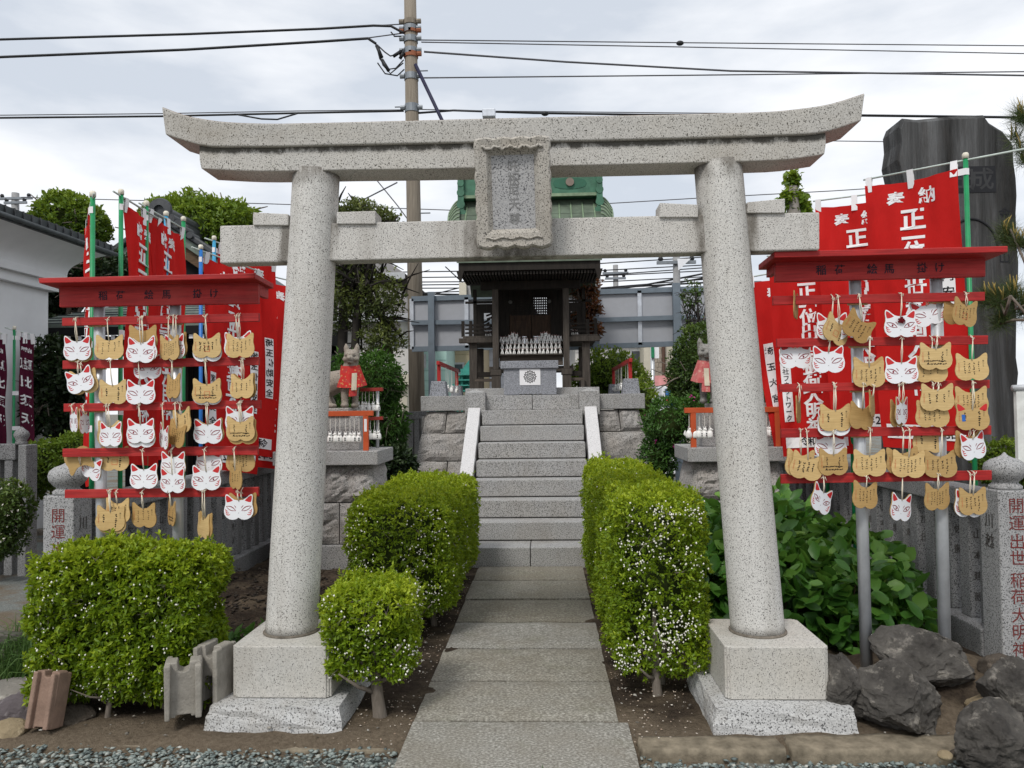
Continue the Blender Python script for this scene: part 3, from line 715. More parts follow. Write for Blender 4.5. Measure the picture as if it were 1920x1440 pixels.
leafy('leafy_weeds', 'low clump of broad light green leaves between hedge and left plinth', 'plant',
      [(-1.75, 4.5, .02, .22, .25, .16), (-1.5, 4.62, .02, .22, .22, .17), (-1.62, 4.85, .04, .2, .2, .16)], 420, .10, .055, leafm('weed_leaf', (.03, .08, .015), (.06, .15, .025), (.12, .24, .05), .5, .25), 32)
def grass(name, label, spots, n, h, seed, mat):
    r = np.random.default_rng(seed); t = thing(name, label, 'grass', (spots[0][0], spots[0][1], -.02))
    c = np.array(spots)[r.integers(0, len(spots), n)]; p = np.c_[c[:, :2]+r.normal(0, 1, (n, 2))*c[:, 2:3], c[:, 3]]
    d = unit(np.c_[r.normal(0, .45, (n, 2)), np.ones(n)]); s = unit(np.cross(d, r.normal(0, 1, (n, 3)))); L = r.uniform(.5, 1.2, n)*h
    b = d*L[:, None]; bend = np.c_[d[:, :2]*L[:, None]*.8, -L*.25]
    V = np.stack([p-s*.003, p+s*.003, p+b*.6+s*.0022, p+b*.6-s*.0022, p+b+bend], 1)
    f = np.array([(0, 1, 2), (0, 2, 3), (3, 2, 4)]); np_mesh('blades', V.reshape(-1, 3), (f[None]+5*np.arange(n)[:, None, None]).reshape(-1, 3), mat, t, np.repeat(r.random(n), 5))
    return t
m_grass = leafm('grass_blade', (.03, .07, .012), (.06, .13, .025), (.12, .2, .05), .6, .25)
grass('grass_tuft', 'dark green grass tuft at the far left edge beside the big hedge', [(-2.95, 4.25, .10, .0), (-3.05, 4.45, .1, 0), (-2.85, 4.5, .06, 0)], 900, .38, 5, m_grass)

grass('weed_tuft', 'tiny weed tuft at the front edge of the path', [(-.02, 3.19, .012, -.002), (.02, 3.2, .01, -.002)], 60, .03, 8, m_grass)
# ================================================================== ema racks and the plaques on them
def redpaint():
    t = NT('red_paint'); g = t.noise(1, 6, .6, t.map((3, 60, 60)), 1.2)
    c = t.ramp(g, (.3, (.24, .010, .010)), (.55, (.40, .018, .017)), (.75, (.50, .030, .027)))
    c = t.mix(t.ramp(t.noise(4, 5), (.5, W3(0)), (.8, W3(.45))), c, (.52, .075, .06)); t.bump(g, .4, .005)
    c = t.mix(t.ramp(t.noise(22, 6, .7, t.map((.5, 1, 1.5))), (.68, W3(0)), (.72, W3(.5))), c, (.18, .05, .04))
    return t.fin(c, .55, .35)
m_red = redpaint()
m_steel = plain('galvanised_steel', (.52, .54, .56), .38, .5, .35, .12, 12)
m_ply = plain('plywood_edge', (.55, .40, .20), .8, .2)
m_ink = plain('black_ink', (.012, .012, .014), .7, .2)
m_ink2 = plain('faded_navy_ink', (.035, .022, .035), .7, .2, var=.5, scale=40)
m_redink = plain('red_stamp_ink', (.55, .10, .04), .7, .2)
def emawood(name, c0, c1):
    t = NT(name); n = t.noise(1.0, 5, .6, t.map((5, 5, 110)), .4); c = t.ramp(n, (.3, c0), (.72, c1)); oi = t.n('ShaderNodeObjectInfo')
    c = t.mix(t.ramp(oi.outputs['Random'], (0, (.74, .68, .58)), (.5, (1, 1, 1)), (1, (1.0, .93, .80))), c, c, 'MIX') if False else t.mix(1.0, c, t.ramp(oi.outputs['Random'], (0, (.72, .66, .58)), (.45, (1, .97, .93)), (1, (1, 1, 1))), 'MULTIPLY')
    c = t.mix(t.ramp(t.noise(9, 5), (.55, W3(0)), (.75, W3(.4))), c, (.36, .24, .10)); return t.fin(c, .7, .2)
m_emaw = emawood('ema_wood', (.54, .375, .165), (.70, .52, .255))
m_emaw2 = emawood('ema_wood_dark', (.42, .265, .10), (.54, .36, .15))
m_emas = plain('ema_edge', (.40, .26, .10), .8, .2)
m_white = plain('ema_white', (.80, .81, .84), .55, .3, var=.03)
m_earred = plain('ear_red', (.56, .028, .030), .55, .3, var=.1)
m_line = plain('crimson_line', (.24, .022, .035), .6, .2)
m_string = plain('paper_string', (.74, .67, .54), .9, .1)
m_rose = plain('dark_rose', (.12, .008, .012), .9, .1)
ORD = ['first', 'second', 'third', 'fourth', 'fifth', 'sixth', 'seventh', 'eighth', 'ninth', 'tenth', 'eleventh', 'twelfth', 'thirteenth', 'fourteenth', 'fifteenth', 'sixteenth']
EW = .170
half = [(0, .235), (.07, .232), (.16, .255), (.25, .315), (.34, .395), (.405, .432), (.445, .425), (.462, .38), (.466, .30), (.452, .19), (.455, .09), (.485, -.01), (.5, -.12), (.478, -.24), (.41, -.335), (.31, -.395), (.20, -.415), (.10, -.40), (.035, -.365), (0, -.345)]
OUT = half+[(-x, y) for x, y in half[-2:0:-1]]
OUT = OUT[::-1]
def ribbon(m, pts, wd, y):
    vs_ = []; n = len(pts)
    for i in range(n):
        a = Vector(pts[min(i+1, n-1)])-Vector(pts[max(i-1, 0)]); a = a.normalized() if a.length else Vector((1, 0)); nn = Vector((-a.y, a.x))
        k = wd*(.35+.65*math.sin(math.pi*(i+.5)/n)); p = Vector(pts[i])
        vs_ += [((p.x+nn.x*k)*EW, y, (p.y+nn.y*k)*EW), ((p.x-nn.x*k)*EW, y, (p.y-nn.y*k)*EW)]
    m.add(vs_, [(2*i, 2*i+1, 2*i+3, 2*i+2) for i in range(n-1)])
def arc(a, b, h, n=7):
    a = Vector(a); b = Vector(b); d = b-a; nn = Vector((-d.y, d.x))
    return [tuple(a+d*(i/n)+nn*(h*math.sin(math.pi*i/n))) for i in range(n+1)]
T_ = .0055
def ema_body(front, wood):
    m = MB(); n = len(OUT)
    m.v = [(x*EW, -T_/2, y*EW) for x, y in OUT]+[(x*EW, T_/2, y*EW) for x, y in OUT]
    m.f = [tuple(range(n))[::-1], tuple(range(n, 2*n))]+[(i, (i+1) % n, (i+1) % n+n, i+n) for i in range(n)]; m.mi = [0, 1]+[2]*n
    me = bpy.data.meshes.new('ema_plaque'); me.from_pydata(m.v, [], m.f); me.polygons.foreach_set('material_index', m.mi)
    for q in (front, wood, m_emas): me.materials.append(q)
    bm = bmesh.new(); bm.from_mesh(me); bmesh.ops.recalc_face_normals(bm, faces=bm.faces); bm.to_mesh(me); bm.free()
    return me
def rawmesh(m, name, mat):
    me = bpy.data.meshes.new(name); me.from_pydata(m.v, [], m.f); me.materials.append(mat); return me
Yp = -T_/2-.0006
EB = {'w': ema_body(m_white, m_emaw), 'o': ema_body(m_emaw, m_emaw), 'd': ema_body(m_emaw2, m_emaw2)}
m = MB(); m.add([((x)*EW, Yp, y*EW) for x, y in ((.435, .375), (.405, .39), (.33, .345), (.24, .265), (.20, .225), (.26, .195), (.34, .17), (.40, .165), (.425, .22), (.44, .30))], [tuple(range(10))])
EAR_R = rawmesh(m, 'ear_paint', m_earred)
m = MB(); m.add([((-x)*EW, Yp, y*EW) for x, y in ((.435, .375), (.405, .39), (.33, .345), (.24, .265), (.20, .225), (.26, .195), (.34, .17), (.40, .165), (.425, .22), (.44, .30))], [tuple(range(10))])
EAR_L = rawmesh(m, 'ear_paint', m_earred)
def eye_mesh(s, style):
    m = MB(); f = lambda pts: [(s*x, y) for x, y in pts]
    ribbon(m, f(arc((.10, -.115), (.425, .035), -.16)), .011, Yp); ribbon(m, f(arc((.10, -.115), (.425, .035), .16)), .014, Yp)
    ribbon(m, f(arc((.095, -.03), (.16, .055), .15, 5)), .010, Yp)
    if style: m.add([((s*.245+.028*math.cos(a))*EW, Yp-.0004, (-.05+.034*math.sin(a))*EW) for a in [i*math.pi/4 for i in range(8)]], [tuple(range(8))])
    return rawmesh(m, 'eye_paint', m_line)
def whisk(s):
    m = MB()
    for k in range(3): ribbon(m, [(s*x, y) for x, y in arc((.29+.035*k, -.235+.055*k), (.43+.008*k, -.20+.07*k), -.25, 5)], .014, Yp)
    return rawmesh(m, 'whisker_paint', m_earred)
EYES = [(eye_mesh(-1, k), eye_mesh(1, k)) for k in (0, 1)]; WHI = (whisk(-1), whisk(1))
m = MB(); m.add([(.012*EW*math.cos(a), Yp, (-.19+.010*math.sin(a))*EW) for a in [i*math.pi/3 for i in range(6)]], [tuple(range(6))]); NOSE = rawmesh(m, 'nose_paint', m_ink)
def writing(seed, cols, heavy, latin=False):
    r = random.Random(seed); m = MB()
    for ch, z in zip('願いごと', (.18, .125, .075, .025)): m.text(ch, .055*EW/.17*.17, lambda a, b, z=z: ((.335)*EW+a, Yp, z*EW+b), .0)
    def scr(x, z, s):
        for q in range(4):
            a = (x+r.uniform(-.6, .6)*s, z+r.uniform(-.6, .6)*s); b = (a[0]+r.uniform(-1, 1)*s, a[1]+r.uniform(-1, .5)*s); ribbon(m, arc(a, b, r.uniform(-.3, .3), 3), heavy, Yp)
    for c in range(cols):
        x = .20-.42*c/max(1, cols-1) if cols > 1 else 0; z = .16-r.uniform(0, .08); e = r.uniform(-.30, -.12)
        while z > e: scr(x, z, .026); z -= .066
    if latin:
        for row in range(2):
            x = -.34+.1*row
            while x < .33: scr(x, -.14-.09*row, .022); x += .045
    return rawmesh(m, 'writing', m_ink)
WR = [writing(1, 4, .011), writing(2, 3, .014), writing(3, 5, .010), writing(4, 2, .019), writing(7, 4, .012), writing(6, 4, .019), writing(8, 3, .010), writing(5, 2, .014, True)]
def redcol(seed):
    m = MB()
    for k, ch in enumerate('豊川稲荷豊川'): m.text(ch, .044*.17/.17*.17*1.0, lambda a, b, k=k: (-.385*EW+a, Yp, (.10-.052*k)*EW+b), .0)
    if seed: ribbon(m, [(-.08, -.02), (.10, -.02), (.10, -.2), (-.08, -.2), (-.08, -.02)], .01, Yp)
    return rawmesh(m, 'red_print', m_redink)
RC = [redcol(0), redcol(1)]
def add_child(name, me, par):
    o = bpy.data.objects.new(name, me); COL.objects.link(o); o.parent = par; return o
def ema(px, py, kind, roll_=0, wf=1., lay=0, rail=None, Yr=4.1, label='', group='', extra=None, k=0, hook=None):
    c = P(px, py, Yr+(.022 if lay < 0 else -.018-.0115*lay)+(0 if lay >= 0 else .010*(-lay)))
    tn = c.x/c.y; q = math.acos(abs(wf)/math.hypot(1, tn)); yawv = min(q-math.atan(tn), -q-math.atan(tn), key=abs) if abs(wf) < .93 else random.uniform(-.06, .06)
    if wf < 0: yawv = max(q-math.atan(tn), -q-math.atan(tn), key=abs)
    o = bpy.data.objects.new('ema_plaque', EB[kind]); COL.objects.link(o); o.location = c
    Mx = Matrix.Rotation(yawv, 4, 'Z') @ Matrix.Rotation(R(roll_), 4, 'Y') @ Matrix.Rotation(R(random.uniform(-3, 3)), 4, 'X')
    o.rotation_euler = Mx.to_euler(); WM[o] = Matrix.Translation(c) @ o.rotation_euler.to_matrix().to_4x4()
    tag(o, label, 'votive plaque', group)
    if kind == 'w':
        add_child('ear_paint', EAR_L, o); add_child('ear_paint', EAR_R, o); e = EYES[k % 2]
        add_child('eye_paint', e[0], o); add_child('eye_paint', e[1], o); add_child('whisker_paint', WHI[0], o); add_child('whisker_paint', WHI[1], o); add_child('nose_paint', NOSE, o)
    else:
        if extra != 'back':
            add_child('writing', WR[k % len(WR)], o)['kind'] = 'stuff'; add_child('red_print', RC[1 if k % 5 == 3 else 0], o)
    if rail is not None:
        a = WM[o] @ Vector((0, -T_/2-.002, .20*EW)); b = rail.copy(); b.x = a.x*.35+b.x*.65 if hook is None else hook
        m = MB()
        up = b+Vector((random.uniform(-.004, .004), -.030, random.uniform(-.008, .01)))
        if lay < 0: up = b+Vector((0, .01, .0))
        for s in (-1, 1): m.tube([a+Vector((s*.001, 0, 0)), a.lerp(up, .5)+Vector((s*.003+random.uniform(-.003, .003), -.003, 0)), up], .0020, 5)
        if lay >= 0:
            m.tube([up+Vector((0, -.001, 0)), up+Vector((0, .002, .014)), b+Vector((0, .0, .026))], .0026, 5)
            for s in (-1, 1): m.tube([up, up+Vector((s*.006, -.004, .010)), up+Vector((s*random.uniform(.007, .016), -.003, random.uniform(-.014, .018)))], .0021, 4)
            m.ell(up, (.0048, .004, .0055), 6, 4)
        m.build('cord', m_string, o, smooth=True)
    if extra == 'flower':
        m = MB(); c2 = WM[o] @ Vector((0, -.012, .10*EW))
        for q in range(14):
            a = q*2.4; rr = .002+.0016*q**.85
            m.ell(c2+Vector((rr*math.cos(a)*1.0, -.004+.0003*q, rr*math.sin(a))), (.006, .004, .006), 6, 4)
        m.build('rosette', m_rose, o, smooth=True)
    if extra == 'paint':
        m = MB(); m.add([(x*EW, Yp-.0006, z*EW) for x, z in ((-.32, .06), (-.22, .06), (-.21, -.14), (-.31, -.15))], [(0, 1, 2, 3)]); add_child('blue_patch', rawmesh(m, 'blue_patch', plain('blue_marker', (.03, .13, .45), .6)), o)
        add_child('ear_paint', EAR_L, o); add_child('ear_paint', EAR_R, o)
    return o

def rack(side, Yr, rails, header, roof, backc, poles, textx, texty, tsz, emas, gname):
    L = Vector((P(*rails[0][0], Yr).x, Yr, 0)); nm = side
    t = thing('ema_rack', f'red wooden rack hung with fox face plaques on steel posts, {side} of the torii', 'plaque rack', (L.x+.55, Yr, 0), group='ema racks')
    ctr = []
    for (l0, l1, r0, r1) in rails:             # TL BL TR BR
        a, b, c, d = P(*l0, Yr), P(*l1, Yr), P(*r0, Yr), P(*r1, Yr); th = Vector((0, .022, 0))
        MB().hexa([b, d, d+th, b+th, a, c, c+th, a+th]).build('rail', m_red, t, bevel=.002); ctr.append(((a+b)/2, (c+d)/2))
    a, b, c, d = [P(*q, Yr-.008) for q in header]; th = Vector((0, .03, 0))
    hd = MB().hexa([b, d, d+th, b+th, a, c, c+th, a+th]).build('header_board', m_red, t, bevel=.003)
    th2 = Vector((0, .14, 0)); e = Vector((.0, .028, 0))                     # the cheek blocks behind the header
    a2, b2, c2, d2 = a+e, b+e+Vector((0, 0, .05)), c+e, d+e+Vector((0, 0, .05))
    for q0, q1 in (((a2, b2), 1), ((c2, d2), -1)):
        p0, p1 = q0; s = Vector((q1*.03, 0, 0))
        MB().hexa([p1, p1+s, p1+s+th2, p1+th2, p0, p0+s, p0+s+th2, p0+th2]).build('cheek_block', m_red, t, bevel=.003)
    (fa, fb), (fc, fd) = roof; Yf = Yr-.13; A, B, C_, D = P(*fa, Yf), P(*fb, Yf), P(*fc, Yf), P(*fd, Yf); dd = Vector((0, .30, -.012))
    MB().hexa([B, D, D+dd, B+dd, A, C_, C_+dd, A+dd]).build('roof_board', m_red, t, bevel=.004)
    m_ = MB(); X = (c-a).normalized(); Z = Vector((0, 0, 1))
    for ch, x in zip('稲荷絵馬掛け', textx):
        o = P(x, texty, Yr-.0095); k = X*(o-a).dot(X); q = a.lerp(c, (o.x-a.x)/(c.x-a.x)); o.z = (q.z+b.lerp(d, (o.x-a.x)/(c.x-a.x)).z)/2
        m1 = MB(); m1.text(ch, tsz, lambda u, v, o=o: o+X*u+Z*v, .014); m1.build('painted_character', m_ink2, hd)
    for (tx_, ty_, bx_, by_) in poles:
        a1 = P(tx_, ty_, Yr+.055); b1 = P(bx_, by_, Yr+.055); d1 = (b1-a1).normalized(); b1 = a1+d1*((a1.z+.05)/-d1.z); a1 = a1-d1*.035
        MB().tube([a1, b1], .0305, 20).build('steel_post', m_steel, t, smooth=True)
        for (pl_, pr_) in ctr:
            q = pl_.lerp(pr_, (a1.x-pl_.x)/(pr_.x-pl_.x)); z = q.z-.012; xx = a1.x+(b1.x-a1.x)*((a1.z-z)/(a1.z-b1.z))
            MB().bb(xx-.05, xx+.05, Yr+.022, Yr+.040, z-.018, z+.012).build('bracket', m_ply, t)
    cnt = {}
    rows = ['top', 'second', 'third', 'fourth', 'bottom']
    order = {}
    for e_ in emas: order.setdefault(e_[0], []).append(e_)
    kk = 3 if side == 'left' else 0
    for rw in sorted(order):
        lst = sorted(order[rw], key=lambda q: q[1])
        for i, (rw_, px, py, kind, rl, wf, lay, ex) in enumerate(lst):
            kk += 1; pl_, pr_ = ctr[rw]; c = P(px, py, Yr); q = pl_.lerp(pr_, (c.x-pl_.x)/(pr_.x-pl_.x))
            d = 'white fox face ema' if kind == 'w' else 'plain wood ema'
            if ex == 'flower': d = 'white fox ema with dark rosette'
            if ex == 'paint': d = 'wood ema with blue patch'
            if lay < 0: d = d.replace('ema', 'ema behind the rail', 1) if ex is None else d
            elif abs(rl) > 9: d = 'tilted '+d
            elif abs(wf) < .6: d = 'edgewise '+d
            lab = f'{d}, {ORD[i]} from left, {rows[rw]} row, {side} rack'
            ema(px, py, kind, rl, wf, lay, q+Vector((0, -.002, 0)) if ex != 'nocord' else None, Yr, lab, gname, ex, kk)
    return t
LE = [(0, 145, 653, 'w', 0, 1, 1, None), (0, 147, 656, 'o', 2, 1, 0, 'back'), (0, 205, 651, 'o', 0, 1, 1, None), (0, 264, 657, 'w', 4, .95, 2, None), (0, 268, 633, 'd', 0, 1, 0, 'back'), (0, 270, 655, 'w', -4, .9, 1, None),
      (0, 318, 652, 'o', 2, .68, 2, None), (0, 328, 650, 'w', 0, .7, 1, None), (0, 333, 648, 'd', -2, .65, 0, 'back'), (0, 388, 648, 'o', 0, .97, 1, None), (0, 389, 655, 'w', 0, .97, 0, None), (0, 450, 648, 'o', 0, .97, 1, None), (0, 447, 645, 'w', -3, .95, 0, None),
      (1, 150, 713, 'w', -16, .98, 1, None), (1, 157, 716, 'o', -8, .95, 0, 'back'), (1, 212, 735, 'o', 0, .95, 0, None), (1, 277, 688, 'w', 0, .95, -1, None), (1, 264, 735, 'w', 0, 1, 1, None), (1, 325, 724, 'd', 0, .47, 1, None), (1, 388, 733, 'o', 0, .97, 1, None), (1, 389, 736, 'w', 0, .97, 0, None), (1, 454, 724, 'o', 0, .82, 1, None), (1, 458, 724, 'd', 0, .8, 0, 'back'),
      (2, 139, 787, 'w', 0, .27, 1, None), (2, 158, 790, 'w', 0, -.36, 1, None), (2, 208, 814, 'w', 0, .78, 1, None), (2, 204, 812, 'o', 0, .8, 0, 'back'), (2, 264, 808, 'w', 0, .97, 1, None), (2, 265, 816, 'w', 0, .97, 0, None), (2, 308, 818, 'w', 8, .3, 0, None), (2, 331, 814, 'd', 16, .58, 1, None), (2, 341, 789, 'o', -8, .62, 2, None), (2, 390, 809, 'w', 0, 1, 1, None), (2, 393, 808, 'o', -2, 1, 0, 'back'), (2, 450, 785, 'w', 0, 1, 0, None), (2, 451, 804, 'o', 0, .97, 2, None), (2, 455, 810, 'd', 0, .97, 1, 'back'),
      (3, 148, 862, 'o', 160, 1, -1, 'back'), (3, 172, 876, 'w', 18, .7, -2, None), (3, 215, 860, 'o', 0, 1, -1, None), (3, 270, 893, 'w', -1, .93, 1, None), (3, 325, 870, 'w', 0, .86, 0, None), (3, 324, 901, 'w', 0, .86, 2, None), (3, 387, 896, 'w', 0, .95, 1, None), (3, 392, 866, 'w', 0, .92, -1, None), (3, 451, 862, 'o', 0, .97, -1, None), (3, 442, 894, 'd', 0, .42, 1, None),
      (4, 221, 957, 'o', 0, .85, 0, None), (4, 207, 972, 'o', 3, 1, 2, None), (4, 210, 977, 'o', 0, 1, 1, 'back'), (4, 270, 966, 'd', 0, .85, 1, None), (4, 322, 962, 'd', 0, .24, 1, None), (4, 386, 984, 'd', 0, .45, 1, None), (4, 382, 986, 'o', 0, .4, 0, 'back'), (4, 448, 951, 'w', 0, .95, 1, None), (4, 455, 948, 'd', 0, .95, 0, 'back')]
rack('left', 4.35, [((116, 596), (116, 611), (485, 587), (485, 602.5)), ((117, 676), (117, 692), (485, 669), (485, 684.6)), ((119, 757), (119, 772), (488, 750), (488, 766)), ((117, 841.5), (117, 857), (483, 836), (483, 853)), ((121, 918.5), (121, 934), (484, 913.5), (484, 931))],
     ((111, 538), (111, 576), (484, 529), (484, 569)), (((71.5, 521), (73, 531)), ((478, 512), (478, 522))), None, ((186, 580, 191, 1010), (329, 577, 334, 1010)), (193, 226, 279, 312, 370, 401), 558, .056, LE, 'votive plaques on the left rack')
RE = [(0, 1492, 573, 'd', 0, .12, -1, None), (0, 1560, 612, 'w', 0, .95, 0, None), (0, 1568, 619, 'o', 24, .75, 1, None), (0, 1609, 613, 'd', 32, .9, 2, None), (0, 1688, 607, 'w', 0, 1, 2, 'flower'), (0, 1740, 586, 'w', -14, .98, -1, None), (0, 1809, 586, 'd', 8, .72, 1, None), (0, 1793, 584, 'd', 0, .8, -1, 'back'),
      (1, 1491, 666, 'w', 0, .98, -1, None), (1, 1553, 674, 'w', 0, .98, 0, None), (1, 1629, 701, 'o', 0, .95, 1, None), (1, 1628, 695, 'o', 0, .97, 0, 'back'), (1, 1690, 694, 'w', 0, 1, 1, None), (1, 1754, 668, 'o', 0, 1, 2, None), (1, 1745, 692, 'o', 0, .95, 0, None), (1, 1822, 688, 'o', 0, 1, 1, None),
      (2, 1497, 768, 'd', 0, .12, 1, 'back'), (2, 1566, 783, 'o', 0, .97, 1, None), (2, 1563, 792, 'w', 0, .95, 0, None), (2, 1615, 780, 'd', 6, .72, 0, 'back'), (2, 1635, 757, 'o', 0, .14, 1, 'back'), (2, 1690, 770, 'w', 0, .36, 1, None), (2, 1682, 775, 'd', 0, .4, 0, 'back'), (2, 1757, 745, 'o', 0, 1, 2, None), (2, 1748, 776, 'o', 0, .98, 0, None), (2, 1821, 750, 'o', 0, .97, 0, None), (2, 1823, 781, 'o', 0, .97, 2, 'paint'),
      (3, 1557, 834, 'w', 0, .95, -1, None), (3, 1500, 868, 'o', 6, .9, 0, None), (3, 1512, 874, 'o', 12, .98, 2, None), (3, 1562, 866, 'd', 0, .9, 1, None), (3, 1630, 868, 'o', 0, .98, 1, None), (3, 1693, 864, 'o', -3, .95, 0, None), (3, 1703, 870, 'o', 3, 1, 2, None), (3, 1763, 870, 'o', 0, 1.0, 1, None), (3, 1741, 824, 'o', 0, .95, -1, None), (3, 1824, 836, 'w', -6, .75, 1, None), (3, 1815, 833, 'd', 0, .8, 0, 'back'),
      (4, 1540, 936, 'w', 24, .6, 1, None), (4, 1622, 928, 'd', 6, .75, 1, None), (4, 1689, 951, 'w', 8, .62, 1, None), (4, 1757, 931, 'd', 0, .75, 1, None), (4, 1816, 944, 'w', 4, .85, 0, None), (4, 1824, 940, 'o', 0, .85, 1, None)]
rack('right', 4.12, [((1450, 555), (1450, 571.6), (1847, 547), (1847, 563.4)), ((1457, 635), (1457, 651), (1853, 628.7), (1853, 645)), ((1462, 720), (1462, 735.4), (1856, 712), (1856, 728)), ((1465, 804), (1465, 821), (1859, 798), (1859, 815)), ((1465, 889.5), (1465, 907), (1860, 882), (1860, 900))],
     ((1454, 490), (1454, 528.5), (1848, 482), (1848, 518.5)), (((1452, 471.6), (1452, 483)), ((1890, 461), (1890, 473))), None, ((1603, 529, 1625, 1250), (1755, 525, 1771, 1190)), (1540, 1575, 1635.6, 1667.7, 1729.5, 1762), 510, .056, RE, 'votive plaques on the right rack')
# ================================================================== stone fences
m_redcarve = plain('red_carved_letters', (.17, .035, .032), .8, .1, var=.3, scale=30)
def stone_fence(side, X, Ya, Yb, post_c, label, plabel, names):
    s = -1 if side == 'left' else 1
    t = thing('stone_fence', label, 'fence', (X, (Ya+Yb)/2, 0), group='stone fences')
    y = Ya; k = 0
    while y < Yb-.1:
        o = MB().bb(X-.055, X+.055, y, y+.115, .14, .835).build('slat', m_fence, t, bevel=.008)
        nm = names[k % len(names)]
        for j, ch in enumerate(nm):                                      # carved donor names on the slat ends
            MB().text(ch, .062, lambda a, b, j=j, y=y: (X+a, y-.0015, .66-.13*j+b), .014).build('carved_name', m_cut, o)
        y += .225; k += 1
    MB().bb(X-.085, X+.085, Ya-.02, Yb, .835, .955).build('top_rail', m_fence, t, bevel=.01)
    MB().bb(X-.13, X+.13, Ya-.02, Yb, -.06, .14).build('base_stone', m_fence, t, bevel=.01)
    p = thing('fence_post', plabel, 'post', (post_c[0], post_c[1], 0), group='fence end posts')
    a = .098; x, yy = post_c[:2]
    MB().bb(x-a, x+a, yy-a, yy+a, -.08, .985).build('shaft', m_fpost, p, bevel=.008)
    pr = [(.085, .985), (.088, 1.005), (.068, 1.02), (.066, 1.03), (.085, 1.045), (.108, 1.075), (.114, 1.105), (.105, 1.135), (.075, 1.158), (.04, 1.170), (.018, 1.182), (.004, 1.20)]
    MB().lathe(pr, (x, yy, 0), 28).build('finial', m_fpost, p, smooth=True)
    for ch, z in zip('開運出世稲荷大明神', [q-(.035 if s < 0 else 0) for q in (.895, .795, .69, .595, .47, .375, .27, .175, .075)]):
        MB().text(ch, .094, lambda u, v, z=z: (x+u, yy-a-.0018, z+v), .0).build('carved_character', m_redcarve, p)
    for ch, z in zip('川越', (.80, .68)):
        MB().text(ch, .09, lambda u, v, z=z: (x-s*(a+.0018), yy-s*u, z+v), .014).build('carved_character', m_cut, p)
NM = [['矢', '野', '靖'], ['山', '本', '建', '設'], ['佐', '藤'], ['大', '野'], ['川', '田'], ['山', '越', '出']]
stone_fence('right', 2.72, 4.78, 9.2, (2.70, 4.66), 'grey granite fence of upright slats behind the right rack with carved names', 'stone end post with onion finial and red letters at right', NM)
stone_fence('left', -2.98, 4.95, 9.2, (-3.02, 4.76), 'grey granite fence of upright slats behind the left rack', 'stone end post with onion finial behind the left hedge', NM[::-1])

# ================================================================== banners
def clothm(name, c):
    t = NT(name); n = t.noise(5, 4, .5); t.bump(t.noise(7, 5, .6, t.map((1, 1, .5))), .35, .03)
    t.fin(t.ramp(n, (.3, tuple(x*.9 for x in c)), (.7, tuple(min(1, x*1.08) for x in c))), .75, .15)
    tr = t.n('ShaderNodeBsdfTranslucent'); tr.inputs[0].default_value = c+(1,); m = t.n('ShaderNodeMixShader'); m.inputs[0].default_value = .35
    t.l(t.b.outputs[0], m.inputs[1]); t.l(tr.outputs[0], m.inputs[2]); t.l(m.outputs[0], t.out.inputs[0]); return t.m
m_rcloth = clothm('red_banner_cloth', (.60, .018, .016)); m_pcloth = clothm('purple_banner_cloth', (.10, .012, .035))
m_wprint = plain('white_print', (.80, .79, .80), .8, .2, var=.03); m_wtab = m_wprint
m_gpole = plain('green_pole', (.012, .24, .085), .4, .4); m_bpole = plain('blue_pole', (.02, .16, .50), .4, .4); m_lpole = plain('light_blue_pole', (.05, .30, .50), .4, .4)
m_cap = plain('cream_cap', (.70, .66, .55), .5); m_bar = plain('pale_bar', (.50, .56, .52), .5)
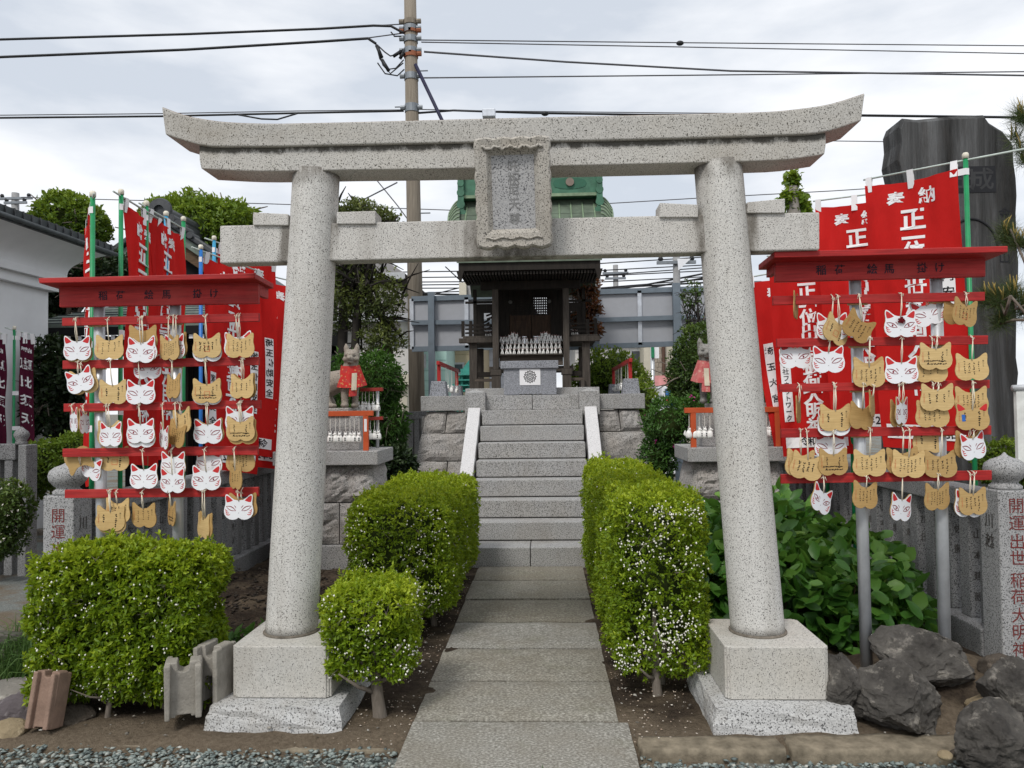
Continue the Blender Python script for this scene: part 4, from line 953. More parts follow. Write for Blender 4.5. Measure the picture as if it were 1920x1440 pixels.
def banner(label, base, topz, d, Wd, H, pole, cloth, words, mirror, top=('奉', '納'), seed=0, drift=0., sag=0., slips=(), group='', bar_over=.12, wave=.035, pr=.016, drop=.05, bottom=None, csz=.135, pole_on=True, cord=None):
    """d: horizontal direction from the pole to the free edge"""
    x, y = base; t = thing('banner', label, 'banner', (x, y, 0), group=group); d = Vector((d[0], d[1], 0)).normalized(); nrm = Vector((d.y, -d.x, 0))
    if nrm.dot(Vector((x, y, 0))) > 0: nrm = -nrm              # towards the viewer
    r = random.Random(seed); ph = r.uniform(0, 6)
    MB().tube([(x, y, 0), (x, y, topz)], pr, 12).build('pole', pole, t, smooth=True)
    MB().lathe([(pr*1.25, 0), (pr*1.3, .03), (pr*.9, .04), (pr*.3, .042)], (x, y, topz), 12).build('pole_cap', m_cap, t, smooth=True)
    A = Vector((x, y, topz-.01)); B = A+d*(Wd+.06)+Vector((0, 0, -sag))
    MB().tube([A-d*bar_over+Vector((0, 0, sag*bar_over/Wd)), A, B], .007, 8).build('cross_bar', m_bar, t, smooth=True)
    def S(u, v, off=0.):                                       # u 0 at pole, v metres downward
        k = v/H; wv = wave*(.25+k)*(math.sin(2*math.pi*(u*1.1+k*.9)+ph)+.45*math.sin(2*math.pi*(u*2.6-k*2.1)+ph*2))+.012*math.sin(9*k+7*u+ph)+.006*math.sin(31*u*(1-.6*k)+5*k+ph)+.010*math.exp(-((u-.15-k*.9)/.07)**2)-.009*math.exp(-((u-.9+k*.7)/.06)**2)
        p = A+d*(.045+u*Wd*(1-.06*k*k))+Vector((0, 0, -sag*u-drop-v))
        p += d*(drift*k)+nrm*(wv+off); p.z += .02*math.sin(3.1*u)*(-1 if v < .1 else 0)*(1-v/.1 if v < .1 else 0)
        return p
    MB().grid(lambda u, v: S(u, v*H), 26, 60).build('cloth', cloth, t, smooth=True)
    for u in (.04, .5, .96):                                   # white loops over the bar
        q = S(u, 0); b = A.lerp(B, (.045+u*Wd)/(Wd+.06)); w_ = d*.022
        MB().add([q-w_+nrm*.003-Vector((0, 0, .05)), q+w_+nrm*.003-Vector((0, 0, .05)), b+w_+nrm*.009+Vector((0, 0, .008)), b-w_+nrm*.009+Vector((0, 0, .008)), b-w_-nrm*.009, b+w_-nrm*.009, q+w_-nrm*.003-Vector((0, 0, .05)), q-w_-nrm*.003-Vector((0, 0, .05))],
                 [(0, 1, 2, 3), (3, 2, 5, 4), (4, 5, 6, 7)]).build('loop', m_wtab, t)
    for v in (.03, H*.5, H*.8):                                # loops round the pole
        q = S(0, v); Q = Vector((x, y, q.z)); h = Vector((0, 0, .022))
        if v > .1 and drift > .12: continue
        MB().add([q-h, q+h, Q+h+nrm*(pr+.004)-d*.005, Q-h+nrm*(pr+.004)-d*.005, Q-h-d*(pr+.004), Q+h-d*(pr+.004)], [(0, 1, 2, 3), (3, 2, 5, 4)]).build('loop', m_wtab, t)
    sgn = 1 if nrm.cross(Vector((0, 0, 1))).dot(d) < 0 else -1   # which way reads left to right for the viewer
    def put(ch, size, cu, cv, bold, mat, lift=.004, sx=1., nm='printed_character'):
        m = MB()
        for sd in (1, -1):
            m.text(ch, size, lambda a, b: S(cu+sgn*(-1 if mirror else 1)*a*sx/Wd, max(0, cv-b), lift*sd), bold)
        m.build(nm, mat, t)
    g = sgn*(-1 if mirror else 1)
    ts = .12 if Wd > .3 else .055
    put(top[0], ts, .5-g*.17, .14, .028, m_wprint); put(top[1], ts, .5+g*.17, .14, .028, m_wprint)
    v = .30
    for ch in words:
        put(ch, csz*(1.25 if ch in '正大' else 1.12), .5, v, .028, m_wprint); v += csz*(1.0 if ch != '一' else .72)*(1 if Wd > .3 else 1.75)
        if v > H-.1: break
    for (cu, v0, v1, tx_) in slips:
        wd = .042/Wd
        so_ = MB().grid(lambda u, w_: S(cu-wd+2*wd*u, v0+(v1-v0)*w_, .006), 2, 8).build('name_slip', m_wprint, t)
        for j, ch in enumerate(tx_):
            m = MB(); vv = v0+(v1-v0)*(j+.5)/len(tx_); sz = min(.078, (v1-v0)/len(tx_)*.95)
            m.text(ch, sz, lambda a, b: S(cu+g*a/Wd, vv-b, .0085), .016); m.build('printed_character', m_ink, so_)
    if bottom:
        so_ = MB().grid(lambda u, w_: S(.06+.88*u, H-.17+.10*w_, .006), 10, 2).build('date_slip', m_wprint, t)
        for j, ch in enumerate(bottom):
            m = MB(); cu = .5+g*(j-(len(bottom)-1)/2)*.11; m.text(ch, .085, lambda a, b: S(cu+g*a/Wd, H-.12-b, .0085), .016); m.build('printed_character', m_ink, so_)
    return t
BW = '正一位出世稲荷大明神'
BT = '令和8年2月吉'
banner('largest red banner with white writing on a green pole over the right rack', (2.86, 5.27), 3.14, (-.66, .66), .62, 1.92, m_gpole, m_rcloth, BW, False, seed=1, slips=((.17, .55, 1.0, '家内安全'),), group='red banners behind the right rack', bar_over=.42, sag=-.02, bottom=BT, wave=.02, drift=-.04)
banner('red banner half hidden behind the largest one, second from the pole at right', (2.86, 6.2), 3.2, (-.9, .42), .60, 1.90, m_gpole, m_rcloth, BW, False, seed=2, slips=((.14, .75, 1.2, '嫁納安全'),), group='red banners behind the right rack', bar_over=.1, bottom=BT, wave=.025, drift=-.06)
banner('red banner with white donor slips just above the right fox pedestal', (2.62, 6.7), 2.85, (-.97, .25), .60, 1.72, m_gpole, m_rcloth, BW, False, seed=3, slips=((.86, .78, 1.42, '有限会社フネットワーク'), (.18, .85, 1.2, '大宮')), group='red banners behind the right rack', bottom='令和8年', wave=.03, drift=-.05, sag=.03)
banner('red banner swinging out leftmost beside the right torii pillar', (2.62, 7.3), 2.82, (-.98, .15), .62, 1.62, m_gpole, m_rcloth, BW, False, seed=4, slips=((.84, .6, 1.2, '埼玉大宮'),), group='red banners behind the right rack', wave=.04, drift=-.16, sag=.10)
xl = -3.0
def yl(px): return xl/((px-1021)/F)
for i, (px, tz, col, d, lab, sd) in enumerate((
        (152, 2.94, m_gpole, (-.575, .82), 'red banner seen almost edge on beside the leftmost green pole', 21),
        (208, 3.05, m_gpole, (.06, .99), 'red banner on the second green pole, nearest of the two narrow ones', 22),
        (258, 3.06, m_gpole, (.10, .99), 'red banner between the third green pole and the light blue pole', 23),
        (365, 2.92, m_bpole, (.50, .86), 'wide red banner on the deep blue pole behind the left rack', 26),
        (391, 3.06, m_lpole, (.62, .78), 'red banner on the light blue pole under the torii beam end', 27),
        (428, 2.9, m_gpole, (.80, .60), 'rightmost red banner with donor slips beside the left torii pillar', 28))):
    y = yl(px); wide = i > 2
    banner(lab, (xl, y), tz, d, .60 if wide else .46, 1.86, col, m_rcloth, BW, True, seed=sd, group='red banners behind the left rack', sag=.05 if i < 3 else .10, wave=.022,
           slips=() if i < 3 else ((.86, .72, 1.30, '埼玉佐助安全'), (.13, 1.0, 1.5, '家内安全')), bottom=None if i < 3 else '令和8年2月', bar_over=.09)
for px, tz, col, lab in ((297, 3.06, m_lpole, 'bare light blue pole between the narrow red banners'), (331, 3.09, m_gpole, 'bare green pole before the black roof ridge')):
    t = thing('banner_pole', lab, 'pole', (xl, yl(px), 0), group='bare banner poles')
    MB().tube([(xl, yl(px), 0), (xl, yl(px), tz)], .0165, 12).build('shaft', col, t, smooth=True); MB().lathe([(.02, 0), (.021, .03), (.012, .04)], (xl, yl(px), tz), 12).build('pole_cap', m_cap, t, smooth=True)
for px, d, lab, sd in ((-24, (1, .1), 'purple banner cut off by the left edge of the picture', 41), (27, (1, .1), 'purple banner with white letters on a thin green pole at far left', 42)):
    p = P(px, 618, 8.2)
    banner(lab, (p.x, p.y), p.z, d, .155 if sd == 42 else .15, 1.28 if sd == 42 else 1.42, m_gpole, m_pcloth, '恵比須天', False, ('奉', '納'), seed=sd, group='purple banners', bar_over=.1, wave=.01, pr=.014, csz=.115, drift=.03, sag=.05)
# ================================================================== the wooden shrine
m_dark = woodm('dark_timber', (.010, .008, .0065), (.030, .024, .019), .75, (30, 30, 4), .25)
m_grey = woodm('weathered_timber', (.035, .030, .025), (.10, .085, .072), .85, (45, 45, 4), .2, .4)
m_greyh = woodm('weathered_board', (.035, .029, .024), (.13, .105, .085), .85, (4, 40, 45), .2, .4)
m_warm = woodm('door_panel_wood', (.02, .012, .008), (.07, .04, .022), .7, (40, 40, 5), .25)
m_copper = plain('copper_roof', (.105, .135, .098), .6, .4, .1, .35, 6); m_cop2 = plain('copper_ridge', (.05, .145, .09), .5, .4, .1, .3, 8); m_cop3 = plain('copper_edge', (.19, .26, .165), .6, .4, .1, .25, 10)
m_iron = plain('iron_fitting', (.12, .12, .11), .5, .4, .6)
SX = -.18
sh = thing('shrine', 'small dark timber shrine with green copper roof on top of the stone stage', 'shrine', (SX, 11.2, 1.755))
zb = 1.755
for x in (Xat(931, 10.6), Xat(1063.5, 10.6)):
    MB().bb(x-.042, x+.042, 10.56, 10.644, 2.02, 3.40).build('pillar', m_grey, sh, bevel=.008)
    o = MB().bb(x-.075, x+.075, 10.53, 10.68, 1.94, 2.02).build('pillar_foot', m_grey, sh, bevel=.006)
    MB().bb(x-.06, x+.06, 10.54, 10.67, zb, 1.94).build('pillar_foot', m_grey, sh, bevel=.006)
xl_, xr_ = Xat(931, 10.6), Xat(1063.5, 10.6)
MB().bb(xl_-.2, xr_+.2, 10.55, 10.65, 3.13, 3.245).build('front_beam', m_dark, sh, bevel=.006)
# roof: curved slope, battens, side flares
def rz(y): 
    k = (y-10.0)/1.7; return 3.47+1.22*(.55*k+.45*k*k) if y <= 11.7 else 4.69-1.2*((y-11.7)/1.6)**.8
RW = .95
def rx(y): return RW+.12*max(0, min(1, (y-10.0)/1.5))
ysr = [10.0+1.7*i/16 for i in range(17)]+[11.7+1.6*i/8 for i in range(1, 9)]
def rsurf(dz): return [[(SX+s*rx(y), y, rz(y)+dz) for s in (-1, -.5, 0, .5, 1)] for y in ysr]
m = MB(); T, B_ = rsurf(0), rsurf(-.07); n = len(ysr)
m.add([p for r_ in T for p in r_], [(j*5+i, j*5+i+1, (j+1)*5+i+1, (j+1)*5+i) for j in range(n-1) for i in range(4)])
m.add([p for r_ in B_ for p in r_], [(j*5+i, (j+1)*5+i, (j+1)*5+i+1, j*5+i+1) for j in range(n-1) for i in range(4)])
m.add([p for k in range(5) for p in (T[0][k], B_[0][k])], [(2*k, 2*k+1, 2*k+3, 2*k+2) for k in range(4)])
rf = m.build('roof', m_copper, sh, smooth=False)
yy = [y for y in ysr if y < 11.66]
for k in range(12):
    x = SX-rx(11)+.07+k*(2*rx(11)-.14)/11
    MB().tube([(x, y, rz(y)+.008) for y in yy], .013, 6).build('batten', m_cop3, rf, smooth=True)
for k in range(9):                                     # overlapping sheet courses
    y = 10.25+.16*k; MB().bar((SX-rx(y)+.02, y, rz(y)+.003), (SX+rx(y)-.02, y, rz(y)+.003), .012, .008).build('seam', m_copper, rf)
for s in (-1, 1):
    def flare(u, v): 
        y = 10.95+.68*u; return (SX+s*(rx(y)-.01+.17*v), y+.02*v, rz(y)+.05-.17*v*v+.05*math.sin(math.pi*u))
    MB().grid(flare, 12, 6).build('verge', m_copper, rf, smooth=True)
    for k in range(7):
        u = .22+.13*k
        if u <= 1: MB().tube([Vector(flare(u, v/6))+Vector((0, 0, .012)) for v in range(7)], .013, 6).build('verge_rib', m_cop3, rf, smooth=True)
    MB().tube([flare(i/14, 1) for i in range(15)], .022, 6).build('verge_edge', m_cop3, rf, smooth=True)
    # ridge-end scroll boards
    x = SX+s*1.04
    m = MB(); 
    for z_, r_ in ((4.97, .045), (4.87, .05), (4.73, .058), (4.55, .062)): m.tube([(x, 11.40, z_), (x, 11.46, z_)], r_, 14)
    m.bb(x-.045, x+.045, 11.41, 11.9, 4.45, 5.05); m.bb(x-.075, x+.075, 11.40, 11.47, 4.40, 4.46); m.build('ridge_end', m_cop2, rf, smooth=False)
ri = MB().bb(SX-1.0, SX+1.0, 11.48, 11.92, 4.66, 5.04).build('ridge', m_cop2, rf)
MB().bb(SX-1.02, SX+1.02, 11.455, 11.5, 4.655, 4.70).build('ridge_moulding', m_cop3, ri); MB().bb(SX-1.02, SX+1.02, 11.46, 11.5, 4.985, 5.02).build('ridge_moulding', m_cop3, ri)
for x in (SX-.56, SX+.60):
    MB().prism([(.28*math.cos(a)*(1 if abs(math.cos(a)) < .9 else .9), .085*math.sin(a)) for a in [i*math.pi/10 for i in range(20)]], .01, (x, 11.478, 4.85), (1, 0, 0), (0, 0, 1)).build('ridge_panel', plain('ridge_panel_green', (.02, .105, .06), .5, .4), ri)
    MB().tube([(x, 11.44, 4.865), (x, 11.48, 4.865)], .062, 20).build('crest', plain('crest_bronze', (.22, .17, .14), .6, .3), ri)
# eaves
MB().bb(SX-.93, SX+.93, 10.03, 10.10, 3.30, 3.42).build('eave_board', m_dark, sh)
m = MB()
for k in range(44):
    x = SX-.90+1.80*k/43; m.bb(x-.012, x+.012, 10.06, 10.9, 3.25, 3.29)
m.build('rafter_ends', m_dark, sh)['kind'] = 'stuff'
MB().bb(SX-.93, SX+.93, 10.1, 11.2, 3.292, 3.36).build('soffit', m_dark, sh)
for s in (-1, 1): MB().hexa([(SX+s*.91-.012, 10.03, 3.17), (SX+s*.91+.012, 10.03, 3.17), (SX+s*.91+.012, 10.08, 3.17), (SX+s*.91-.012, 10.08, 3.17), (SX+s*.91-.05, 10.03, 3.30), (SX+s*.91+.05, 10.03, 3.30), (SX+s*.91+.05, 10.08, 3.30), (SX+s*.91-.05, 10.08, 3.30)]).build('gable_pendant', m_dark, sh)
# body
YF = 11.3
x0, x1 = Xat(938, YF), Xat(1058, YF); dl, dr = Xat(957, YF), Xat(1035, YF); dm = (dl+dr)/2+.02
MB().bb(x0-.06, dl, YF, YF+.03, 2.35, 3.40).build('side_wall', m_dark, sh); MB().bb(dr, x1+.06, YF, YF+.03, 2.35, 3.40).build('side_wall', m_dark, sh)
MB().bb(dl, dr, YF, YF+.04, 3.12, 3.42).build('door_lintel', m_dark, sh)
zl0, zl1 = 2.86, 3.12
for a, b in ((dl, dm), (dm, dr)):
    d = MB().bb(a+.004, b-.004, YF-.01, YF+.02, 2.36, zl0).build('door', m_warm, sh, bevel=.003)
    MB().bb(a+.05, b-.05, YF-.016, YF-.009, 2.44, 2.78).build('door_panel', m_warm, d, bevel=.003)
    for k in range(2): xx = a+.02 if k == 0 else b-.02; MB().bb(xx-.018, xx+.018, YF-.008, YF+.018, zl0, zl1).build('stile', m_dark, d)
    for k in range(8): xx = a+.05+(b-a-.1)*k/7; MB().bb(xx-.0105, xx+.0105, YF-.006, YF+.006, zl0, zl1).build('lattice_bar', m_dark, d)
    for k in range(8): zz = zl0+(zl1-zl0)*k/7; MB().bb(a+.03, b-.03, YF-.012, YF-.0065, zz-.0105, zz+.0105).build('lattice_bar', m_dark, d)
    MB().lathe([(.022, 0), (.03, .005), (.022, .01)], (a+.02 if a == dl else b-.02, YF-.02, 3.05), 12, Matrix.Rotation(R(90), 3, 'X')).build('hinge_plate', m_iron, d)
MB().bb(x0-.07, x0-.03, YF, 12.2, 2.3, 3.5).build('flank_wall', m_dark, sh); MB().bb(x1+.03, x1+.07, YF, 12.2, 2.3, 3.5).build('flank_wall', m_dark, sh)
wx0, wx1 = Xat(1000, 12.2), Xat(1028, 12.2)
for a, b, c, d in ((x0-.07, wx0, 2.3, 3.5), (wx1, x1+.07, 2.3, 3.5), (wx0, wx1, 2.3, 2.92), (wx0, wx1, 3.30, 3.5)): MB().bb(a, b, 12.2, 12.23, c, d).build('back_wall', m_dark, sh)
MB().bb(x0-.06, x1+.06, YF+.03, 12.2, 2.28, 2.35).build('floor_board', m_dark, sh)
# verandas, legs, rails on both sides
for s, (pa, pb) in ((-1, (863, 930)), (1, (1066, 1126))):
    a, b = sorted((Xat(pa, 10.75), Xat(pb, 10.75))); o_ = a if s < 0 else b; i_ = b if s < 0 else a
    MB().bb(a+.05, b-.02 if s > 0 else b, 10.72, 12.2, 2.45, 2.505).build('veranda', m_grey, sh, bevel=.004)
    MB().bb(a, b, 10.66, 10.75, 2.405, 2.47).build('veranda_beam', m_grey, sh, bevel=.006)
    for z_ in (2.55, 2.605, 2.66): MB().bb(a+.08 if s < 0 else a, b if s < 0 else b-.08, 10.74, 10.765, z_-.012, z_+.012).build('rail', m_dark, sh)
    for x in (o_-s*.16, o_-s*.05): MB().bb(x-.022, x+.022, 10.735, 10.775, 2.5, 2.72).build('rail_post', m_dark, sh)
    for x in (o_-s*.19, ): MB().bb(x-.055, x+.055, 10.73, 10.84, zb, 2.405).build('leg', m_grey, sh, bevel=.006)
    MB().bb(o_-s*.19-.05, o_-s*.19+.05, 11.9, 12.0, zb, 2.42).build('leg', m_grey, sh, bevel=.006)
    MB().bb(min(o_-s*.19, i_), max(o_-s*.19, i_), 10.75, 10.80, 1.93, 2.0).build('tie_rail', m_dark, sh)
    MB().bb(min(o_-s*.22, i_), max(o_-s*.22, i_), 10.62, 10.70, 1.86, 1.90).build('step_board', m_greyh, sh)
    for x in (o_-s*.25, o_-s*.5): MB().bb(x-.025, x+.025, 10.60, 10.66, zb, 1.86).build('step_leg', m_grey, sh)
    # fretwork side screen with its own little cap
    fx = o_-s*.20; m = MB()
    MB().bb(fx-.025, fx+.025, 10.98, 11.03, 2.5, 3.20).build('screen_post', m_dark, sh)
    MB().bb(min(fx-s*.14+0, i_), max(fx+s*.12, i_) if s > 0 else i_, 10.98, 11.03, 3.00, 3.03).build('screen_cap', m_dark, sh) if s > 0 else MB().bb(fx-.14, i_, 10.98, 11.03, 3.00, 3.03).build('screen_cap', m_dark, sh)
    ca = min(fx, i_); cb = max(fx, i_); w_ = cb-ca
    for (u0, u1, v0, v1) in ((0, .42, 2.5, 2.99), (.42, 1, 2.86, 2.99), (.42, 1, 2.5, 2.60), (.78, 1, 2.6, 2.86)):
        if s > 0: u0, u1 = 1-u1, 1-u0
        MB().bb(ca+u0*w_, ca+u1*w_, 10.995, 11.015, v0, v1).build('screen_board', m_dark, sh)
    for k in range(5):
        c = Vector((ca+(.6 if s < 0 else .4)*w_+random.uniform(-.05, .05), 11.005, 2.64+.05*k)); MB().tube([c-Vector((.06, 0, .02)), c, c+Vector((.05, 0, .035))], .014, 6).build('fretwork', m_dark, sh)
# stepped shelf for the figurines
shelf = [(2.235, 10.62), (2.315, 10.74), (2.395, 10.86)]
for z_, y in shelf: MB().bb(xl_+.05, xr_-.05, y-.02, y+.11, z_-.015, z_).build('shelf', m_grey, sh)
MB().bb(xl_+.045, xr_-.045, 10.665, 10.69, 2.075, 2.22).build('shelf_front', m_greyh, sh)
MB().bb(xl_-.1, xr_+.1, 10.70, 11.3, 2.0, 2.07).build('floor_sill', m_grey, sh)
MB().bb(xl_+.05, xr_-.05, 10.97, YF, 2.33, 2.44).build('altar', m_dark, sh)
for x in (Xat(985, 11.0), Xat(1006, 11.0)):
    t = tag(MB().lathe([(.035, 0), (.036, .01), (.03, .02), (.033, .1), (.037, .115), (.03, .117)], (x, 10.95, 2.395), 16).build('metal_vase', plain('polished_steel', (.6, .6, .62), .2, .5, .9), smooth=True), 'shiny steel vase %s of the pair on the altar among white foxes' % ('left' if x < SX else 'right'), 'vase', 'altar vases')
# ------------------------------------------------------------------ porcelain foxes
m_porc = plain('white_porcelain', (.80, .79, .76), .35, .45, var=.04); m_tip = plain('red_ear_tip', (.5, .06, .04), .5)
def fox_fig():
    m = MB(); m.lathe([(.024, 0), (.026, .006), (.024, .022), (.017, .042), (.012, .054)], (0, 0, 0), 10)
    m.ell((0, -.004, .061), (.0135, .014, .012), 8, 6); m.ell((0, -.018, .057), (.005, .008, .0045), 6, 4)
    for s in (-1, 1): m.tube([(s*.008, 0, .068), (s*.011, .001, .086)], [.0052, .0008], 6); m.tube([(s*.009, -.018, .03), (s*.010, -.021, .003)], .006, 6)
    m.tube([(0, .02, .01), (0, .034, .03), (0, .03, .058)], [.006, .009, .003], 6)
    o = m.build('fox_figurine', m_porc, smooth=True, loc=(0, 0, 0))
    q = MB()
    for k in range(3): q.bb(-.005, .005, -.0262+.002*k, -.0258+.002*k, .012+.011*k, .019+.011*k)
    q.build('inscription', m_ink, o)
    q = MB()
    for s in (-1, 1): q.tube([(s*.0098, -.0028, .073), (s*.011, -.001, .084)], [.0028, .0006], 4)
    q.build('ear_tip', m_tip, o); return o
ff = fox_fig(); first = True
def put_fox(loc, sc_, rz_, label, group):
    global first
    o = ff if first else copy_tree(ff); first = False
    o.location = loc; o.scale = (sc_,)*3; o.rotation_euler = (0, 0, rz_); tag(o, label, 'figurine', group)
for row, (z_, y) in enumerate(shelf):
    n = 15
    for k in range(n):
        x = xl_+.085+(xr_-xl_-.17)*k/(n-1); nm = ['bottom', 'middle', 'top'][row]
        put_fox((x+random.uniform(-.006, .006), y+.03+random.uniform(-.01, .01), z_), random.uniform(.9, 1.03), random.uniform(-.3, .3), f'white porcelain fox, {ORD[k]} from left on the {nm} shelf', 'porcelain foxes on the shelves')
k = 0
for px, hz, s_ in ((941, 2.44, 1.0), (946, 2.44, 1.05), (951, 2.44, 1.1), (957, 2.44, 1.35), (963, 2.44, 1.75), (970, 2.44, 1.6), (976, 2.42, .9), (1012, 2.42, 1.1), (1018, 2.44, 1.65), (1025, 2.44, 1.75), (1031, 2.44, 1.45), (1037, 2.44, 1.2), (1043, 2.44, 1.15), (1048, 2.44, 1.1), (1053, 2.44, 1.05)):
    put_fox((Xat(px, 11.05), 11.05+.02*(k % 3), 2.44), s_, random.uniform(-.4, .4), f'white fox statuette on the altar by the doors, {ORD[k]} from left', 'porcelain foxes on the altar'); k += 1
for k, px in enumerate((914, 920, 1076, 1083)):
    put_fox((Xat(px, 10.85), 10.85, 2.505), .95, 0, 'white porcelain fox on the %s veranda, %s one' % ('left' if px < 1000 else 'right', 'outer' if k in (0, 3) else 'inner'), 'porcelain foxes on the verandas')

# ------------------------------------------------------------------ offertory box
ob = thing('offertory_box', 'grey granite offertory box with round crest sheet before the shrine', 'offertory box', (SX, 10.05, 1.653))
a, b = Xat(945, 9.95), Xat(1044, 9.95)
MB().bb(a, b, 9.95, 10.14, 1.66, 2.0).build('body', m_box, ob, bevel=.006)
a, b = Xat(939, 9.93), Xat(1048, 9.93); MB().bb(a, b, 9.92, 10.17, 2.0, 2.10).build('lid', m_box, ob, bevel=.008)
sx0, sx1 = Xat(975, 9.94), Xat(1014, 9.94); sm = ((sx0+sx1)/2, 1.90)
cs = MB().bb(sx0, sx1, 9.944, 9.9485, 1.785, 2.0-.005).build('crest_sheet', m_wprint, ob)
m = MB()
def disc(cx_, cz_, r_, n=10): m.add([(cx_+r_*math.cos(i*2*math.pi/n), 9.9425, cz_+r_*math.sin(i*2*math.pi/n)) for i in range(n)], [tuple(range(n))])
def ring(cx_, cz_, r0, r1, n=16):
    m.add([(cx_+q*math.cos(i*2*math.pi/n), 9.9425, cz_+q*math.sin(i*2*math.pi/n)) for q in (r0, r1) for i in range(n)], [(i, (i+1) % n, n+(i+1) % n, n+i) for i in range(n)])
c = (sm[0], 1.893); ring(*c, .020, .026); disc(*c, .010); ring(*c, .038, .042)
for k in range(8):
    t_ = k*math.pi/4; ring(c[0]+.058*math.cos(t_), c[1]+.058*math.sin(t_), .011, .019, 10); disc(c[0]+.031*math.cos(t_+.39), c[1]+.031*math.sin(t_+.39), .006, 8); disc(c[0]+.072*math.cos(t_+.39), c[1]+.072*math.sin(t_+.39), .009, 8); disc(c[0]+.081*math.cos(t_), c[1]+.081*math.sin(t_), .006, 8)
m.build('crest_print', m_ink, cs)
for k in range(5): MB().tube([(SX+.16*(k-2)*.4, 9.93, 1.655), (SX+.16*(k-2)*.4, 9.93, 1.672)], .018, 8).build('iron_foot', m_iron, ob)
# ================================================================== bell rails, fox guardians and their pedestals
m_orange = plain('vermilion_paint', (.50, .085, .025), .6, .3, var=.12); m_dred = plain('dark_red_paint', (.26, .028, .02), .6, .3)
m_thread = plain('white_thread', (.75, .72, .66), .9, .1)
def bell_mesh():
    m = MB(); m.lathe([(.012, -.062), (.024, -.06), (.027, -.045), (.025, -.02), (.015, 0)], (0, 0, 0), 10)
    m.ell((0, -.004, .008), (.016, .016, .014), 8, 6); m.ell((0, -.02, .005), (.006, .009, .005), 6, 4)
    for s in (-1, 1): m.tube([(s*.009, 0, .016), (s*.013, 0, .034)], [.006, .001], 6)
    m.tube([(0, .02, -.05), (.0, .036, -.03), (0, .03, 0)], [.006, .01, .003], 6); return m
_b = bell_mesh().build('fox_bell', m_porc, smooth=True, loc=(0, 0, 0)); _q = MB()
for k in range(2): _q.bb(-.006, .006, -.0268, -.0263, -.045+.016*k, -.035+.016*k)
_q.build('inscription', m_ink, _b)
_first = [True]
def bell(p, ztop, label, group, s=1.0, threads=2):
    o = _b if _first[0] else copy_tree(_b); _first[0] = False
    o.location = p; o.scale = (s,)*3; o.rotation_euler = (0, 0, random.uniform(-1.4, 1.4)); tag(o, label, 'bell', group)
    WM[o] = Matrix.Translation(p) @ o.rotation_euler.to_matrix().to_4x4() @ Matrix.Diagonal((s, s, s, 1))
    m = MB()
    for k in range(threads): m.tube([Vector(p)+Vector((.003*k, 0, .03*s)), Vector((p[0]+.004*k, p[1], ztop))], .0016, 4)
    for q in list(o.children):
        if q.name.startswith('cord'): bpy.data.objects.remove(q)
    m.build('cord', m_thread, o)
# racks on the stage
for s, X, lab in ((-1, -1.37, 'left'), (1, 1.105, 'right')):
    t = thing('bell_rack', f'small red bell rack on stone blocks, {lab} side of the shrine stage', 'bell rack', (X, 11, 1.653), group='bell racks on the stage')
    yb_ = 12.0 if s < 0 else 12.35
    for y in (9.95, yb_):
        w_ = .12 if y < 10.5 else .10
        MB().box((X-(.0 if s < 0 else 0), y, 1.653+.098), (w_*2*.93, w_*2, .195), None, .80).build('stone_block', m_box, t, bevel=.006)
        MB().bb(X-.022, X+.022, y-.022, y+.022, 1.845, 2.06).build('post', m_red, t, bevel=.003)
    MB().bb(X-.02, X+.02, 9.86, yb_+.08, 2.06, 2.11).build('beam', m_red, t, bevel=.003)
    n = 6 if s < 0 else 11
    for k in range(n):
        bell((X+random.uniform(-.03, .03), 10.15+(yb_-10.35)*k/(n-1), 1.80), 2.06, f'white fox bell, {ORD[k]} from front, {lab} stage rack', 'fox bells on the stage racks', 1.15)
